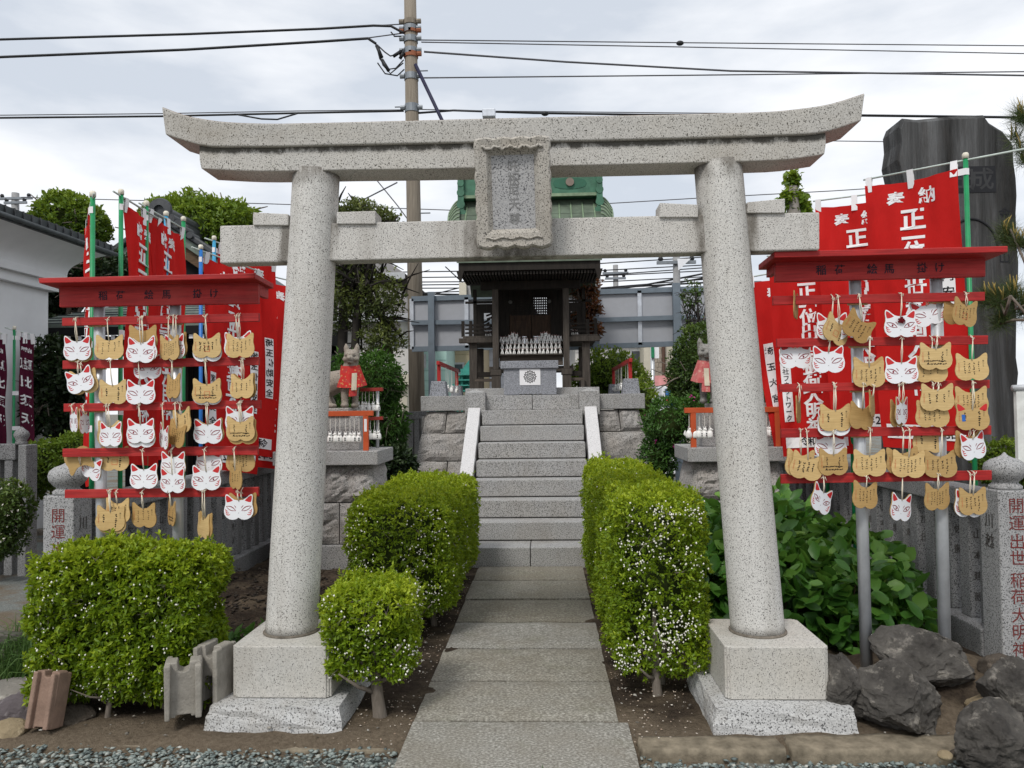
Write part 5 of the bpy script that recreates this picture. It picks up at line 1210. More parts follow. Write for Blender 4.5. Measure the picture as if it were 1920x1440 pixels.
# pedestals
def pedestal(s, xa, xb, lab):
    t = thing('fox_pedestal', f'stone pedestal of rough blocks carrying the {lab} fox statue', 'pedestal', ((xa+xb)/2, 7.7, 0), group='fox pedestals')
    zt = 1.10; Yf = 7.30
    MB().bb(xa, xb, Yf, Yf+.75, zt-.135, zt).build('cap_slab', m_step, t, bevel=.008)
    MB().bb(xa+.16, xb-.16, Yf+.24, Yf+.66, 0, zt-.14).build('core', m_rough, t)
    zz = [.96, .60, .21]
    for c in range(2):
        z1, z0 = zz[c]-.005, zz[c+1]+.005; off = lambda z: .14*(1-z)
        xs = [0, .45, 1] if c == 0 else [0, .62, 1]
        A0, B0, A1, B1 = xa+.09-off(z0), xb-.09+off(z0), xa+.09-off(z1), xb-.09+off(z1)
        for k in range(2):
            u, v = xs[k], xs[k+1]
            stone_face((A0+(B0-A0)*u+.005, Yf+.14-off(z0), z0), (A0+(B0-A0)*v-.005, Yf+.14-off(z0), z0), (A1+(B1-A1)*v-.005, Yf+.14-off(z1), z1), (A1+(B1-A1)*u+.005, Yf+.14-off(z1), z1), seed=c*4+k+s*17+80, amp=.065, n=12).build('stone', m_rough, t)
        for sd in (-1, 1):
            x0_, x1_ = (A0, A1) if sd < 0 else (B0, B1)
            q = [(x0_, Yf+.7, z0), (x0_, Yf+.15-off(z0), z0), (x1_, Yf+.15-off(z1), z1), (x1_, Yf+.7, z1)]
            if sd > 0: q = [q[1], q[0], q[3], q[2]]
            stone_face(*q, seed=c+sd+s*7+90).build('stone', m_rough, t)
    MB().bb(xa-.02, xb+.02, Yf-.02, Yf+.8, -.06, .205).build('base_slab', m_step, t, bevel=.01)
    c = (xa+xb)/2-(.12 if s < 0 else -.1)
    MB().bb(c-.40, c+.40, Yf+.22, Yf+.62, zt, zt+.33).build('block', m_step, t, bevel=.006)
    MB().bb(c-.30, c+.30, Yf+.20, Yf+.58, zt+.33, zt+.415).build('block', m_rough, t, bevel=.01)
    return zt+.415, c
zl_, cl_ = pedestal(-1, -2.62, -1.60, 'left'); zr_, cr_ = pedestal(1, 1.335, 2.30, 'right')
m_fox = granite('fox_stone', (.34, .30, .25), (.25, .22, .185), (.12, .10, .085), .6, 90, (.15, .125, .10), .5, bump=.5)
m_fox2 = granite('fox_stone_grey', (.27, .26, .24), (.19, .185, .17), (.09, .09, .08), .6, 90, (.11, .105, .095), .5, bump=.5)
def bibm(name, c0, c1, c2):
    t = NT(name); v = t.n('ShaderNodeTexVoronoi'); v.inputs['Scale'].default_value = 38; t.l(t.co, v.inputs[0])
    return t.fin(t.mix(t.ramp(t.noise(16, 4), (.5, W3(0)), (.6, W3(1))), t.mix(t.ramp(v.outputs['Distance'], (.25, W3(1)), (.4, W3(0))), c0, c1), c2), .8, .15)
m_bib = bibm('red_flower_bib', (.52, .035, .03), (.55, .25, .10), (.42, .05, .05)); m_bib2 = bibm('faded_pink_bib', (.50, .15, .14), (.55, .32, .26), (.45, .10, .10))
m_patch = plain('cream_patch', (.58, .52, .40), .8)
def fox(s, x, y, z, mat, bmat, label, blabel):
    t = thing('fox_statue', label, 'statue', (x, y, z), group='fox statues'); m = MB()
    f = lambda a, b, c: (x+s*a, y+b, z+c)
    E = lambda c, r, Rm=None: m.ell(f(*c), r, 16, 10, Rm)
    TB = lambda pts, r: m.tube([f(*p) for p in pts], r, 12)
    E((0, 0, .30), (.085, .09, .13)); TB([(-.02, .0, .29), (-.15, .02, .26), (-.30, .03, .19)], [.105, .118, .125]); E((-.30, .03, .15), (.125, .12, .15))
    TB([(-.03, -.05, .30), (-.035, -.055, .16), (-.03, -.06, .03)], [.05, .038, .034]); TB([(.045, .035, .30), (.05, .04, .15), (.05, .035, .03)], [.05, .036, .032])
    E((-.025, -.085, .025), (.042, .055, .028)); E((.055, .01, .025), (.04, .055, .028))
    TB([(-.26, -.07, .14), (-.20, -.09, .05), (-.17, -.10, .025)], [.07, .05, .035]); E((-.15, -.12, .022), (.06, .04, .025)); TB([(-.28, .12, .12), (-.2, .13, .025)], [.07, .04])
    TB([(.0, -.01, .36), (.025, -.02, .43), (.035, -.03, .49)], [.085, .072, .07])
    E((.035, -.03, .515), (.08, .082, .072)); E((.035, -.10, .487), (.044, .055, .036)); E((.035, -.148, .492), (.02, .018, .016)); E((.085, -.065, .485), (.034, .04, .03)); E((-.015, -.065, .485), (.034, .04, .03)); E((.035, -.11, .452), (.03, .038, .012))
    E((.035, -.085, .535), (.055, .035, .018))
    for e in (-1, 1):
        m.tube([f(.035+e*.048, -.025, .555), f(.035+e*.056, -.03, .61), f(.035+e*.058, -.032, .648)], [.032, .026, .006], 10)
    TB([(-.40, .08, .08), (-.47, .10, .2), (-.44, .10, .36), (-.40, .09, .46)], [.04, .065, .06, .01])
    o = m.build('body', mat, t, smooth=True); d = o.modifiers.new('r', 'REMESH'); d.mode = 'VOXEL'; d.voxel_size = .009; d.use_smooth_shade = True
    d = o.modifiers.new('sm', 'SMOOTH'); d.factor = .5; d.iterations = 2
    for e in (-1, 1):                                   # slit eyes, brows
        c = Vector(f(.035+e*.034, -.105, .517)); MB().tube([c+Vector((-.024, .014 if e*s < 0 else -.004, .004)), c+Vector((0, -.006, -.003)), c+Vector((.024, -.004 if e*s < 0 else .014, .004))], [.0015, .005, .0015], 6).build('eye', m_cut, o, smooth=True)
    MB().tube([f(.0, -.142, .468), f(.035, -.158, .470), f(.07, -.142, .468)], .003, 6).build('mouth', m_cut, o)
    # bib: a cloth that wraps the neck and hangs over the chest
    def bs(u, v):
        a = R(-200+220*u) if s > 0 else R(-200+220*u); rr = .092+.055*v+.010*math.sin(9*u*math.pi)*v
        cx_, cy_ = f(.015+.01*v, -.012, 0)[:2]; zz_ = z+.435-.05*math.sin(math.pi*u)*.4-v*.20
        return (cx_+rr*math.cos(a), cy_+rr*.95*math.sin(a), zz_-.02*math.sin(math.pi*u)*v)
    b = MB().grid(bs, 22, 8).build('bib', bmat, t, smooth=True); b['label'] = blabel
    tl = MB().grid(lambda u, v: Vector(bs(.56+.22*u if s > 0 else .30+.2*u, .25+.0*v))+Vector((.008*math.sin(5*v), -.018-.03*v, -.25*v)), 4, 8).build('bib_tail', bmat, t, smooth=True)
    MB().grid(lambda u, v: Vector(bs(.60+.13*u if s > 0 else .34+.12*u, .25))+Vector((.004, -.026-.028*v, -.02-.17*v)), 2, 4).build('paper_patch', m_patch, tl)
    return t
pl_ = P(655, 752, 7.66); fox(1, pl_.x, 7.66, zl_, m_fox, m_bib, 'weathered stone fox in a red flowered bib on the left pedestal', 'red flowered cloth bib')
pr_ = P(1330, 742, 7.66); fox(-1, pr_.x, 7.66, zr_, m_fox2, m_bib2, 'grey stone fox in a faded pink bib half hidden by the right pillar', 'faded pink cloth bib')
# vermilion rails with bells before the statues
def railset(lab, x0, x1, posts, Y, z0, zt, bells, mat, group):
    t = thing('bell_rail', lab, 'bell rail', ((x0+x1)/2, Y, z0), group='vermilion bell rails')
    MB().bb(x0, x1, Y-.022, Y+.022, zt-.05, zt).build('top_bar', mat, t, bevel=.003)
    for p in posts:
        o = MB().bb(p-.025, p+.025, Y-.02, Y+.02, z0, zt-.05).build('post', mat, t, bevel=.003)
        if 'left' in lab: MB().bb(p-.013, p+.013, Y-.0225, Y-.0205, zt-.20, zt-.08).build('name_slip', m_wprint, o)
    return t
railset('vermilion rail strung with fox bells before the left fox statue', -2.5, Xat(700, 7.36), [Xat(686, 7.36), -2.45], 7.36, 1.10, Zat(690, 770, 7.36), None, m_orange, '')
railset('vermilion rail strung with fox bells before the right fox statue', Xat(1283, 7.36), Xat(1460, 7.36), [Xat(1299, 7.36), Xat(1456, 7.36)], 7.36, 1.10, Zat(1300, 764.5, 7.36), None, m_orange, '')
for k, px in enumerate((619, 629, 637, 648, 656, 664, 673)): bell(P(px, 816, 7.36), Zat(px, 778, 7.36), f'white fox bell, {ORD[k]} from the torii pillar, left vermilion rail', 'fox bells on the left rail', 1.15)
for k, px in enumerate((1292, 1303, 1311, 1321, 1331)): bell(P(px, 807, 7.36), Zat(px, 771, 7.36), f'white fox bell, {ORD[k]} from left, right vermilion rail', 'fox bells on the right rail', 1.2)
for k, px in enumerate((1437, 1443)): bell(P(px, 805, 7.36), Zat(px, 770, 7.36), 'white fox bell at the %s end of the right vermilion rail' % ('inner', 'outer')[k], 'fox bells on the right rail', 1.1)
t = thing('bell_stand', 'dark red two arm bell stand on a grey post behind the left fox', 'bell stand', (Xat(708, 7.85), 7.85, 1.1))
MB().tube([P(708, 840, 7.85), P(708, 733, 7.85)], .016, 10).build('post', m_steel, t, smooth=True)
for y0, xa in ((730, 676), (784, 692)): a = P(xa, y0+1, 7.80); b = P(718, y0, 7.80); MB().bar(a, b, .05, .035).build('arm', m_dred, t, bevel=.003)
for k, px in enumerate((671, 679, 685, 692, 700, 708)): bell(P(px, 759, 7.8), Zat(px, 734, 7.8), f'white fox bell, {ORD[k]} from left, upper arm of bell stand', 'fox bells on the stand', 1.05)
for k, px in enumerate((694, 702, 710)): bell(P(px, 812, 7.8), Zat(px, 788, 7.8), f'white fox bell, {ORD[k]} from left, lower arm of bell stand', 'fox bells on the stand', 1.05)
# ================================================================== rocks, blocks and small things at the front
def rockm(name, a, b, c):
    t = NT(name); n = t.noise(5, 8, .7); col = t.ramp(n, (.3, a), (.55, b), (.8, c))
    col = t.mix(t.ramp(t.noise(11, 6, .7), (.56, W3(0)), (.68, W3(.5))), col, tuple(min(1, x*1.9) for x in c))
    t.bump(t.noise(28, 8, .75), .9, .02); return t.fin(col, .9, .2)
m_rock = rockm('dark_rock', (.035, .032, .029), (.105, .097, .087), (.24, .22, .19)); m_rock2 = rockm('brown_rock', (.045, .036, .028), (.10, .083, .066), (.18, .15, .12))
m_tan = rockm('tan_stone', (.22, .17, .10), (.34, .27, .17), (.42, .35, .24))
def rock(label, c, r, seed, mat, rot=0, name='rock', sub=5, amp=.30, flatb=True):
    bm = bmesh.new(); bmesh.ops.create_icosphere(bm, subdivisions=sub, radius=1); m = MB(); c = Vector(c); Rm = Matrix.Rotation(rot, 3, 'Z')
    rd = random.Random(seed*31); pl = [(Vector((rd.gauss(0, 1), rd.gauss(0, 1), rd.gauss(0, .8))).normalized(), rd.uniform(.55, .85)) for k in range(13)]
    vs_ = []; rough_ = amp > .2
    for v in bm.verts:
        p = v.co.copy(); k0 = v.co*1.3+Vector((seed*2.3, seed, seed*.7))
        if rough_: p *= 1+.35*noise.noise(k0)
        for q, lim in (pl if rough_ else pl[:4]):                  # broken facets
            d = p.dot(q)-lim*(1+.10*noise.noise(k0*3+q))
            if d > 0: p -= q*d*.92
        k = v.co*2.2+Vector((seed*2.3, seed, seed*.7))
        h = amp*(.22*noise.noise(k)-.30*max(0, .18-abs(noise.noise(k*1.1+Vector((3, 1, 2)))))*2.2+.20*noise.noise(k*2.7)+.13*noise.noise(k*6)+.08*noise.noise(k*13))
        p *= 1+h; w_ = Vector((p.x*r[0], p.y*r[1], p.z*r[2]))*1.12
        vs_.append(c+Rm @ w_)
    m.add(vs_, [tuple(x.index for x in f.verts) for f in bm.faces]); bm.free()
    o = m.build(name, mat, smooth=not rough_); return tag(o, label, 'rock', 'rocks by the right rack' if c.x > 0 else 'stones at the left edge')
def at(px, py, Y): return P(px, py, Y)
c = at(1578, 1282, 3.80); rock('small upright dark rock with a pale patch beside the right plinth', c, (.10, .12, .135), 3, m_rock)
c = at(1681, 1312, 3.72); rock('wide dark boulder under the right steel post', c, (.20, .19, .155), 5, m_rock, .3)
c = at(1737, 1236, 4.02); rock('largest craggy rock on top of the heap before the second steel post', c, (.25, .18, .15), 8, m_rock, -.25)
c = at(1862, 1398, 3.33); rock('rounded dark boulder in the bottom right corner of the yard', c, (.19, .16, .135), 10, m_rock, .5)
c = at(1905, 1305, 3.65); rock('dark rock cut off by the right edge of the picture', c, (.11, .15, .17), 12, m_rock)
c = at(1876, 1262, 4.05); rock('smooth pinkish stone before the right fence post', c, (.09, .1, .085), 14, m_rock2, amp=.15)
c = at(1852, 1320, 3.75); rock('smooth tan cobble half buried between the dark rocks', c, (.09, .08, .045), 15, m_tan, amp=.1)
c = at(1772, 1416, 3.32); rock('fist sized tan pebble at the kerb end', c, (.027, .024, .018), 16, m_tan, amp=.1, sub=3)
c = at(1790, 1412, 3.36); rock('little brown pebble touching the kerb end', c, (.022, .02, .014), 17, m_rock2, amp=.12, sub=3)
c = at(18, 1374, 3.62); rock('pale yellow stone at the bottom left corner', c, (.085, .07, .058), 21, m_tan, amp=.15)
c = at(35, 1335, 3.85); rock('flat purplish stone leaning behind the pale yellow one', c, (.13, .10, .09), 22, rockm('purple_stone', (.09, .075, .08), (.15, .13, .135), (.22, .2, .2)), amp=.2)
c = at(20, 1300, 4.0); rock('light speckled slab stone at the left edge', c, (.16, .13, .06), 23, rockm('pale_stone', (.18, .17, .15), (.28, .26, .23), (.4, .38, .34)), amp=.2)
c = at(140, 1345, 3.78); rock('half hidden grey stone under the big left hedge', c, (.09, .08, .05), 24, m_rock2, amp=.2)
for k, (y, lab) in enumerate(((1200, 'upper'), (1232, 'lower'))):
    a = at(-60, y-4, 4.4); b = at(40, y, 4.4); tag(MB().tube([a, a.lerp(b, .5)+Vector((0, 0, .004)), b], [.045, .047, .044], 14).build('timber_log', woodm('log_grey', (.05, .045, .04), (.16, .145, .13), .9, (6, 40, 40)), smooth=True), f'{lab} of two weathered edging logs at the left edge', 'log', 'edging logs')
m_conc = plain('concrete_block', (.29, .27, .235), .95, .1, var=.22, scale=14, bump=.9, bscale=90); m_conc2 = plain('brown_block', (.25, .17, .13), .95, .1, var=.2, scale=14, bump=.8, bscale=90)
def cblock(label, px, py, Y, wd, h, dep, rz_, mat, tilt=0, nb=.42, nt_=.065, group='loose concrete blocks'):
    b = at(px, py, Y); t = thing('concrete_block', label, 'concrete block', (b.x, b.y, b.z), rz_, group); t.rotation_euler = (tilt, 0, rz_)
    WM[t] = Matrix.Translation(b) @ t.rotation_euler.to_matrix().to_4x4(); M_ = WM[t]
    n1_, n2_ = wd*.17, wd*.21
    poly = [(-wd/2, 0), (-n2_, 0), (-n2_, h*nb), (-n2_*.6, h*nb*1.1), (n2_*.6, h*nb*1.1), (n2_, h*nb), (n2_, 0), (wd/2, 0), (wd/2, h*.97), (wd/2-.01, h), (n1_, h), (n1_*.8, h-nt_*.8), (0, h-nt_), (-n1_*.8, h-nt_*.8), (-n1_, h), (-wd/2, h)]
    m = MB().prism(poly, dep*.55, (0, 0, 0), (1, 0, 0), (0, 0, 1)); m.v = [tuple(M_ @ Vector(v)) for v in m.v]; m.build('web', mat, t, bevel=.005)
    for s in (-1, 1):
        m = MB().bb(s*wd/2-.013-s*.014, s*wd/2+.013-s*.014, -dep/2, dep/2, .001, h*(.99 if s < 0 else .96)); m.v = [tuple(M_ @ (Vector(v)+Vector((.006*noise.noise(Vector(v)*40), 0, 0)))) for v in m.v]; m.build('face_shell', mat, t, bevel=.006)
    return t
cblock('hollow concrete block with a broken edge at the end of the big left hedge', 345, 1338, 3.68, .165, .26, .17, .38, m_conc, 0, .04, .05)
cblock('narrow hollow concrete block standing against the left plinth', 403, 1310, 3.80, .135, .275, .17, -.18, m_conc)
cblock('brown hollow block leaning at the foot of the big left hedge', 82, 1365, 3.62, .125, .26, .11, -.15, m_conc2, -.22, .03, .03)
# far-left fence piece and white notice at the right edge
t = thing('stone_fence', 'dark granite fence corner with small finial behind the purple banners', 'fence', (at(20, 900, 7).x, 7, 0), group='stone fences')
a, b = Xat(-60, 7.0), Xat(36, 7.0)
MB().bb(a, b, 6.95, 7.06, Zat(20, 862, 7), Zat(20, 832, 7)).build('top_rail', m_fence, t, bevel=.01); MB().bb(Xat(34, 6.9), Xat(50, 6.9), 6.9, 7.06, 0, Zat(40, 834, 6.9)).build('post', m_fence, t, bevel=.01)
pr = [(.05, 0), (.052, .02), (.04, .035), (.062, .07), (.066, .095), (.055, .12), (.03, .14), (.006, .165)]; MB().lathe(pr, (Xat(41, 6.98), 6.98, Zat(40, 834, 6.9)), 20).build('finial', m_fence, t, smooth=True)
for k in range(4): x = Xat(-50+24*k, 7.0); MB().bb(x-.04, x+.04, 6.96, 7.05, 0, Zat(20, 862, 7)).build('slat', m_fence, t, bevel=.008)
c = at(1915, 805, 5.0)
t = thing('notice_board', 'white notice board on a post cut off by the right edge', 'notice board', (c.x+.25, 5.0, 0))
MB().bb(c.x-.03, c.x+.6, 4.99, 5.02, Zat(1910, 885, 5), Zat(1910, 725, 5)).build('panel', plain('notice_white', (.70, .71, .68), .5), t); MB().tube([(c.x-.045, 5.0, Zat(1910, 728, 5)), (c.x+.65, 5.0, Zat(1910, 722, 5))], .022, 12).build('top_roll', m_steel, t, smooth=True)
MB().tube([(c.x+.3, 5.03, 0), (c.x+.3, 5.03, 1.4)], .025, 12).build('post', m_steel, t, smooth=True)
o = t
# ================================================================== slate monument
def slatem():
    t = NT('slate'); n = t.noise(1, 8, .7, t.map((5, 5, .35)), .5); c = t.ramp(n, (.34, (.012, .012, .011)), (.5, (.055, .056, .056)), (.68, (.145, .148, .15)))
    c = t.mix(t.ramp(t.noise(1, 7, .7, t.map((9, 9, 1.2))), (.5, W3(0)), (.68, W3(.6))), c, (.035, .03, .026)); t.bump(t.noise(1, 8, .7, t.map((10, 10, 1.5))), .8, .04)
    return t.fin(c, .75, .3)
m_slate = slatem(); YM = 7.4
mo = thing('stone_monument', 'tall dark slate monument with carved letters behind the right banners', 'monument', (at(1795, 900, YM).x, YM, 0))
ol = [(1684, 1300), (1684, 700), (1690, 520), (1686, 400), (1690, 345), (1684, 300), (1685, 238), (1692, 222), (1720, 225), (1775, 219), (1842, 217), (1853, 229), (1880, 246), (1898, 270), (1902, 330), (1906, 430), (1904, 640), (1909, 830), (1910, 1300)]
pts = []
for i in range(len(ol)):
    a, b = Vector(ol[i]), Vector(ol[(i+1) % len(ol)]); n = max(1, int((b-a).length//30))
    if i == len(ol)-1: n = 1
    for k in range(n): q = a.lerp(b, k/n); pts.append(P(q.x+random.uniform(-2.5, 2.5), q.y+random.uniform(-2, 2), YM))
m = MB(); n = len(pts); lo = [Vector((p.x, YM+.34, p.z)) for p in pts]
ct = Vector((sum(p.x for p in pts)/n, YM-.01, 2.4)); inn = [p.lerp(ct, .022)+Vector((0, -.035, 0)) for p in pts]
m.add(pts+lo+inn, [(i, i+n, (i+1) % n+n, (i+1) % n) for i in range(n)]+[((i+1) % n, (i+1) % n+2*n, i+2*n, i) for i in range(n)]); m.f += [tuple(range(2*n, 3*n)), tuple(range(2*n-1, n-1, -1))]; m.mi += [0, 0]
sb = m.build('slab', m_slate, mo)
m_slate2 = plain('carved_slate', (.045, .046, .048), .8, .2); m_slate3 = plain('recessed_slate', (.022, .023, .026), .85, .2)
YT = YM-.036
a, b = P(1790, 362, YT), P(1866, 311, YT); MB().bb(a.x, b.x, YT-.004, YT-.001, a.z, b.z).build('title_panel', m_slate3, sb)
for ch, px in (('成', 1842), ('田', 1806)): q = P(px, 337, YT-.005); MB().text(ch, .22, lambda u, v: (q.x+u, q.y, q.z+v), .014).build('carved_character', m_slate2, sb)
q = P(1822, 470, YT); MB().tube([(q.x+.24*math.cos(a_), q.y, q.z+.30*math.sin(a_)) for a_ in [math.pi*i/20 for i in range(21)]], .012, 6).build('carved_arch', m_slate3, sb, smooth=True)
for k, ch in enumerate('金龍山'): q2 = P(1884, 400+42*k, YT-.003); MB().text(ch, .11, lambda u, v: (q2.x+u, q2.y, q2.z+v), .014).build('carved_character', m_slate3, sb)
# ================================================================== trees and shrubs
def tree(name, label, cat_, base, trunk, blobs, n, L, Wd, mat, seed, trunks=None, shell=.75, bark=None, core=True, group=None, droop=0., branches=10, flat=.4, r0=.06, bright=0., flowers=None):
    """blobs: (x,y,z,rx,ry,rz). Leaves in clusters through the outer volume, limbs from the trunk to the blobs"""
    r = np.random.default_rng(seed); t = thing(name, label, cat_, (base[0], base[1], 0), group=group); Ps, Ns, Ts = [], [], []
    vol = np.array([b[3]*b[4]+b[4]*b[5]+b[3]*b[5] for b in blobs]); cnt = r.multinomial(n//4, vol/vol.sum())
    for b, k in zip(blobs, cnt):
        u = unit(r.normal(0, 1, (k, 3))); rad = shell+(1-shell)*r.random((k, 1)); h = np.array([noise.noise((q[0]*3.1+seed, q[1]*3.1, q[2]*3.1)) for q in u])
        rad = rad*(1+.16*h[:, None]); p = np.array(b[:3])+u*rad*np.array(b[3:6]); nn = unit(u/np.array(b[3:6]))
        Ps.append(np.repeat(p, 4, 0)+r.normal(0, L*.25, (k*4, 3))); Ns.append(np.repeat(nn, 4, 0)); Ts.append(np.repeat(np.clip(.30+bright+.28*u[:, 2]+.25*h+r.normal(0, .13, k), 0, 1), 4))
    Ps, Ns, Ts = np.vstack(Ps), np.vstack(Ns), np.concatenate(Ts); ok = Ps[:, 2] > .03
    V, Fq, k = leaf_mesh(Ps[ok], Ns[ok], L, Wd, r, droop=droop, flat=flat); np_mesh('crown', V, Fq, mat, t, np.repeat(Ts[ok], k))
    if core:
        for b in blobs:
            m = MB(); m.ell(b[:3], [q*shell*.86 for q in b[3:6]], 12, 8); m.build('inner_shade', m_hcore, t, smooth=True)  # added dark filler standing in for shade within the crown
    for (pts, rr) in (trunk or []):
        mm = MB().tube(pts, [rr*(1-.5*i/(len(pts)-1)) for i in range(len(pts))], 10); mm.build('trunk', bark or m_bark, t, smooth=True)
    if trunk and branches:
        m = MB(); rd = random.Random(seed)
        for i in range(branches):
            pts, rr = trunk[i % len(trunk)]; s = Vector(pts[-1]).lerp(Vector(pts[len(pts)//2]), rd.random()); b = blobs[i % len(blobs)]
            d = Vector((rd.gauss(0, 1), rd.gauss(0, 1), rd.gauss(.3, .6))).normalized(); e = Vector(b[:3])+Vector((d.x*b[3], d.y*b[4], d.z*b[5]))*.92; mid = s.lerp(e, .5)+Vector((rd.uniform(-.1, .1), 0, rd.uniform(-.05, .12)))
            m.tube([s, mid, e], [rr*.5, rr*.3, rr*.1], 6)
            for q in range(5):
                a = mid.lerp(e, rd.random()); e2 = a+Vector((rd.gauss(0, .5)*b[3], rd.gauss(0, .5)*b[4], rd.gauss(.1, .4)*b[5])); m.tube([a, a.lerp(e2, .5)+Vector((0, 0, .03)), e2], [rr*.22, rr*.15, rr*.06], 5)
        m.build('branches', bark or m_bark, t, smooth=True)['kind'] = 'stuff'
    if flowers:
        cnt_, fm, fs = flowers; p = Ps[r.choice(len(Ps), cnt_)]+Ns[r.choice(len(Ns), cnt_)]*0
        V, Fq, k = leaf_mesh(np.repeat(p+np.array([0, -.03, .01]), 5, 0), np.repeat(np.array([[0, -1., .3]]), cnt_*5, 0), fs, fs*.7, r); np_mesh('blossoms', V, Fq, fm, t)['kind'] = 'stuff'
    return t
def blob(px, py, Y, rx, rz_, ry=None): p = P(px, py, Y); s = Y/F; return (p.x, Y, p.z, rx*s, (ry or rx)*s, rz_*s)
G1 = leafm('bright_leaf', (.040, .085, .008), (.12, .20, .016), (.28, .36, .035), .5, .28); G2 = leafm('mid_leaf', (.018, .042, .009), (.06, .11, .018), (.16, .22, .035), .5, .2)
G3 = leafm('dark_leaf', (.008, .017, .006), (.02, .04, .012), (.055, .085, .022), .45, .12); G4 = leafm('olive_leaf', (.035, .055, .012), (.11, .14, .03), (.25, .28, .07), .5, .2)
G5 = leafm('red_leaf', (.05, .02, .008), (.17, .05, .02), (.28, .16, .05), .5, .25); G6 = leafm('fern_leaf', (.025, .065, .012), (.06, .15, .022), (.13, .26, .04), .5, .2)
m_pink = plain('azalea_pink', (.45, .03, .22), .6)
def trk(px, py0, py1, Y, rr): a, b = P(px, py0, Y), P(px, py1, Y); a.z = 0; return ([a, a.lerp(b, .5)+Vector((.03, 0, 0)), b], rr)
p = P(140, 600, 14); tree('clipped_tree', 'round clipped tree rising behind the leftmost banner poles', 'tree', p, [trk(140, 900, 440, 14, .12)], [blob(128, 418, 14, 62, 54), blob(160, 430, 14, 42, 44), blob(100, 440, 14, 36, 36)], 9000, .10, .05, G1, 51, shell=.8)
p = P(150, 600, 12); tree('evergreen_tree', 'dark evergreen mass below the round clipped tree', 'tree', p, [trk(120, 900, 500, 12.5, .1)], [blob(110, 520, 12.5, 75, 60), blob(190, 510, 12.5, 55, 50), blob(90, 600, 12.5, 40, 50)], 7000, .10, .05, G3, 52, shell=.75)
p = P(380, 600, 15); tree('clipped_tree', 'broad dome shaped clipped tree above the black roof ridge', 'tree', p, [trk(380, 900, 460, 15, .16)], [blob(375, 458, 15, 108, 92, 90), blob(310, 435, 15, 52, 60, 60), blob(440, 432, 15, 50, 52, 60)], 17000, .115, .05, G1, 53, shell=.84, bright=.04)
p = P(650, 800, 11.5)
t1 = ([P(642, 1000, 11.5)*1, P(640, 700, 11.5), P(645, 560, 11.5), P(655, 470, 11.5)], .10); t1[0][0].z = 0
t2 = ([P(660, 1000, 11.4)*1, P(664, 700, 11.4), P(668, 600, 11.4), P(690, 500, 11.4)], .085); t2[0][0].z = 0
tree('open_tree', 'open branched olive leaved tree between the left pillar and the utility pole', 'tree', p, [t1, t2], [blob(665, 410, 11.5, 55, 36, 50), blob(675, 400, 11.4, 46, 28, 40), blob(722, 412, 11.4, 36, 24, 40), blob(700, 450, 11.5, 52, 45, 50), blob(655, 500, 11.5, 48, 50, 50), blob(705, 560, 11.5, 62, 62, 60), blob(640, 570, 11.5, 42, 60, 50), blob(715, 640, 11.5, 48, 40, 50)], 12000, .062, .028, G4, 54, shell=.35, core=False, branches=60, bark=plain('dark_bark', (.028, .024, .02), .9))
p = P(700, 800, 9.3); tree('weeping_conifer', 'feathery dark green conifer bush behind the left fox statue', 'shrub', p, [trk(700, 1000, 760, 9.3, .05)], [blob(705, 715, 9.3, 50, 55), blob(685, 770, 9.3, 50, 75), blob(728, 800, 9.3, 34, 62), blob(650, 700, 9.3, 30, 40)], 9000, .085, .012, G6, 55, shell=.72, droop=.7, flat=.2)
p = P(740, 860, 8.9); tree('shade_shrub', 'low dark shrub in the gap between left pedestal and stage', 'shrub', p, None, [blob(745, 880, 8.9, 34, 40)], 1800, .07, .035, G3, 56)
p = P(100, 750, 9.5); tree('camellia', 'dark glossy shrub column behind the left end of the rack', 'shrub', p, [trk(100, 1000, 720, 9.5, .06)], [blob(100, 690, 9.5, 40, 62), blob(95, 770, 9.5, 45, 62), blob(125, 720, 9.5, 40, 70)], 4200, .085, .045, G3, 57, shell=.6, bright=.05)
p = P(100, 870, 7.6); tree('azalea', 'bright green rounded shrub behind the left stone post', 'shrub', p, None, [blob(95, 870, 7.6, 55, 48), blob(140, 850, 7.6, 40, 42), blob(60, 900, 7.6, 36, 42)], 6000, .042, .02, G1, 58)
p = P(20, 950, 5.6); tree('flowering_bush', 'round white flowering bush at the left edge of the picture', 'shrub', p, None, [blob(14, 955, 5.6, 46, 56), blob(-5, 1010, 5.6, 50, 40)], 4200, .032, .015, G2, 59, flowers=(110, m_bell, .012), bright=.1)
p = P(1098, 600, 13.2); tree('red_leafed_tree', 'tree with coppery red leaves behind the right side of the shrine', 'tree', p, [trk(1100, 900, 560, 13.2, .06)], [blob(1095, 530, 13.2, 28, 30), blob(1105, 575, 13.2, 22, 30), blob(1085, 600, 13.2, 20, 24), blob(1112, 620, 13.2, 16, 14)], 2600, .09, .035, G5, 60, shell=.3, core=False, branches=10)
p = P(1150, 720, 13.0); tree('clipped_bush', 'bright green clipped bush at the right rear of the stage', 'shrub', p, None, [blob(1140, 705, 13, 64, 52), blob(1180, 730, 13, 45, 48), blob(1105, 720, 13, 36, 40), blob(1205, 770, 11.5, 30, 60)], 9500, .06, .03, G1, 61, bright=.06)
p = P(1350, 700, 9.6); tree('clipped_dome', 'large dark dome shaped clipped shrub behind the right torii pillar', 'shrub', p, [trk(1350, 900, 700, 9.6, .07)], [blob(1352, 690, 9.6, 94, 92, 80), blob(1352, 720, 9.6, 95, 75, 80)], 20000, .045, .024, G2, 62, shell=.9, bright=-.06)
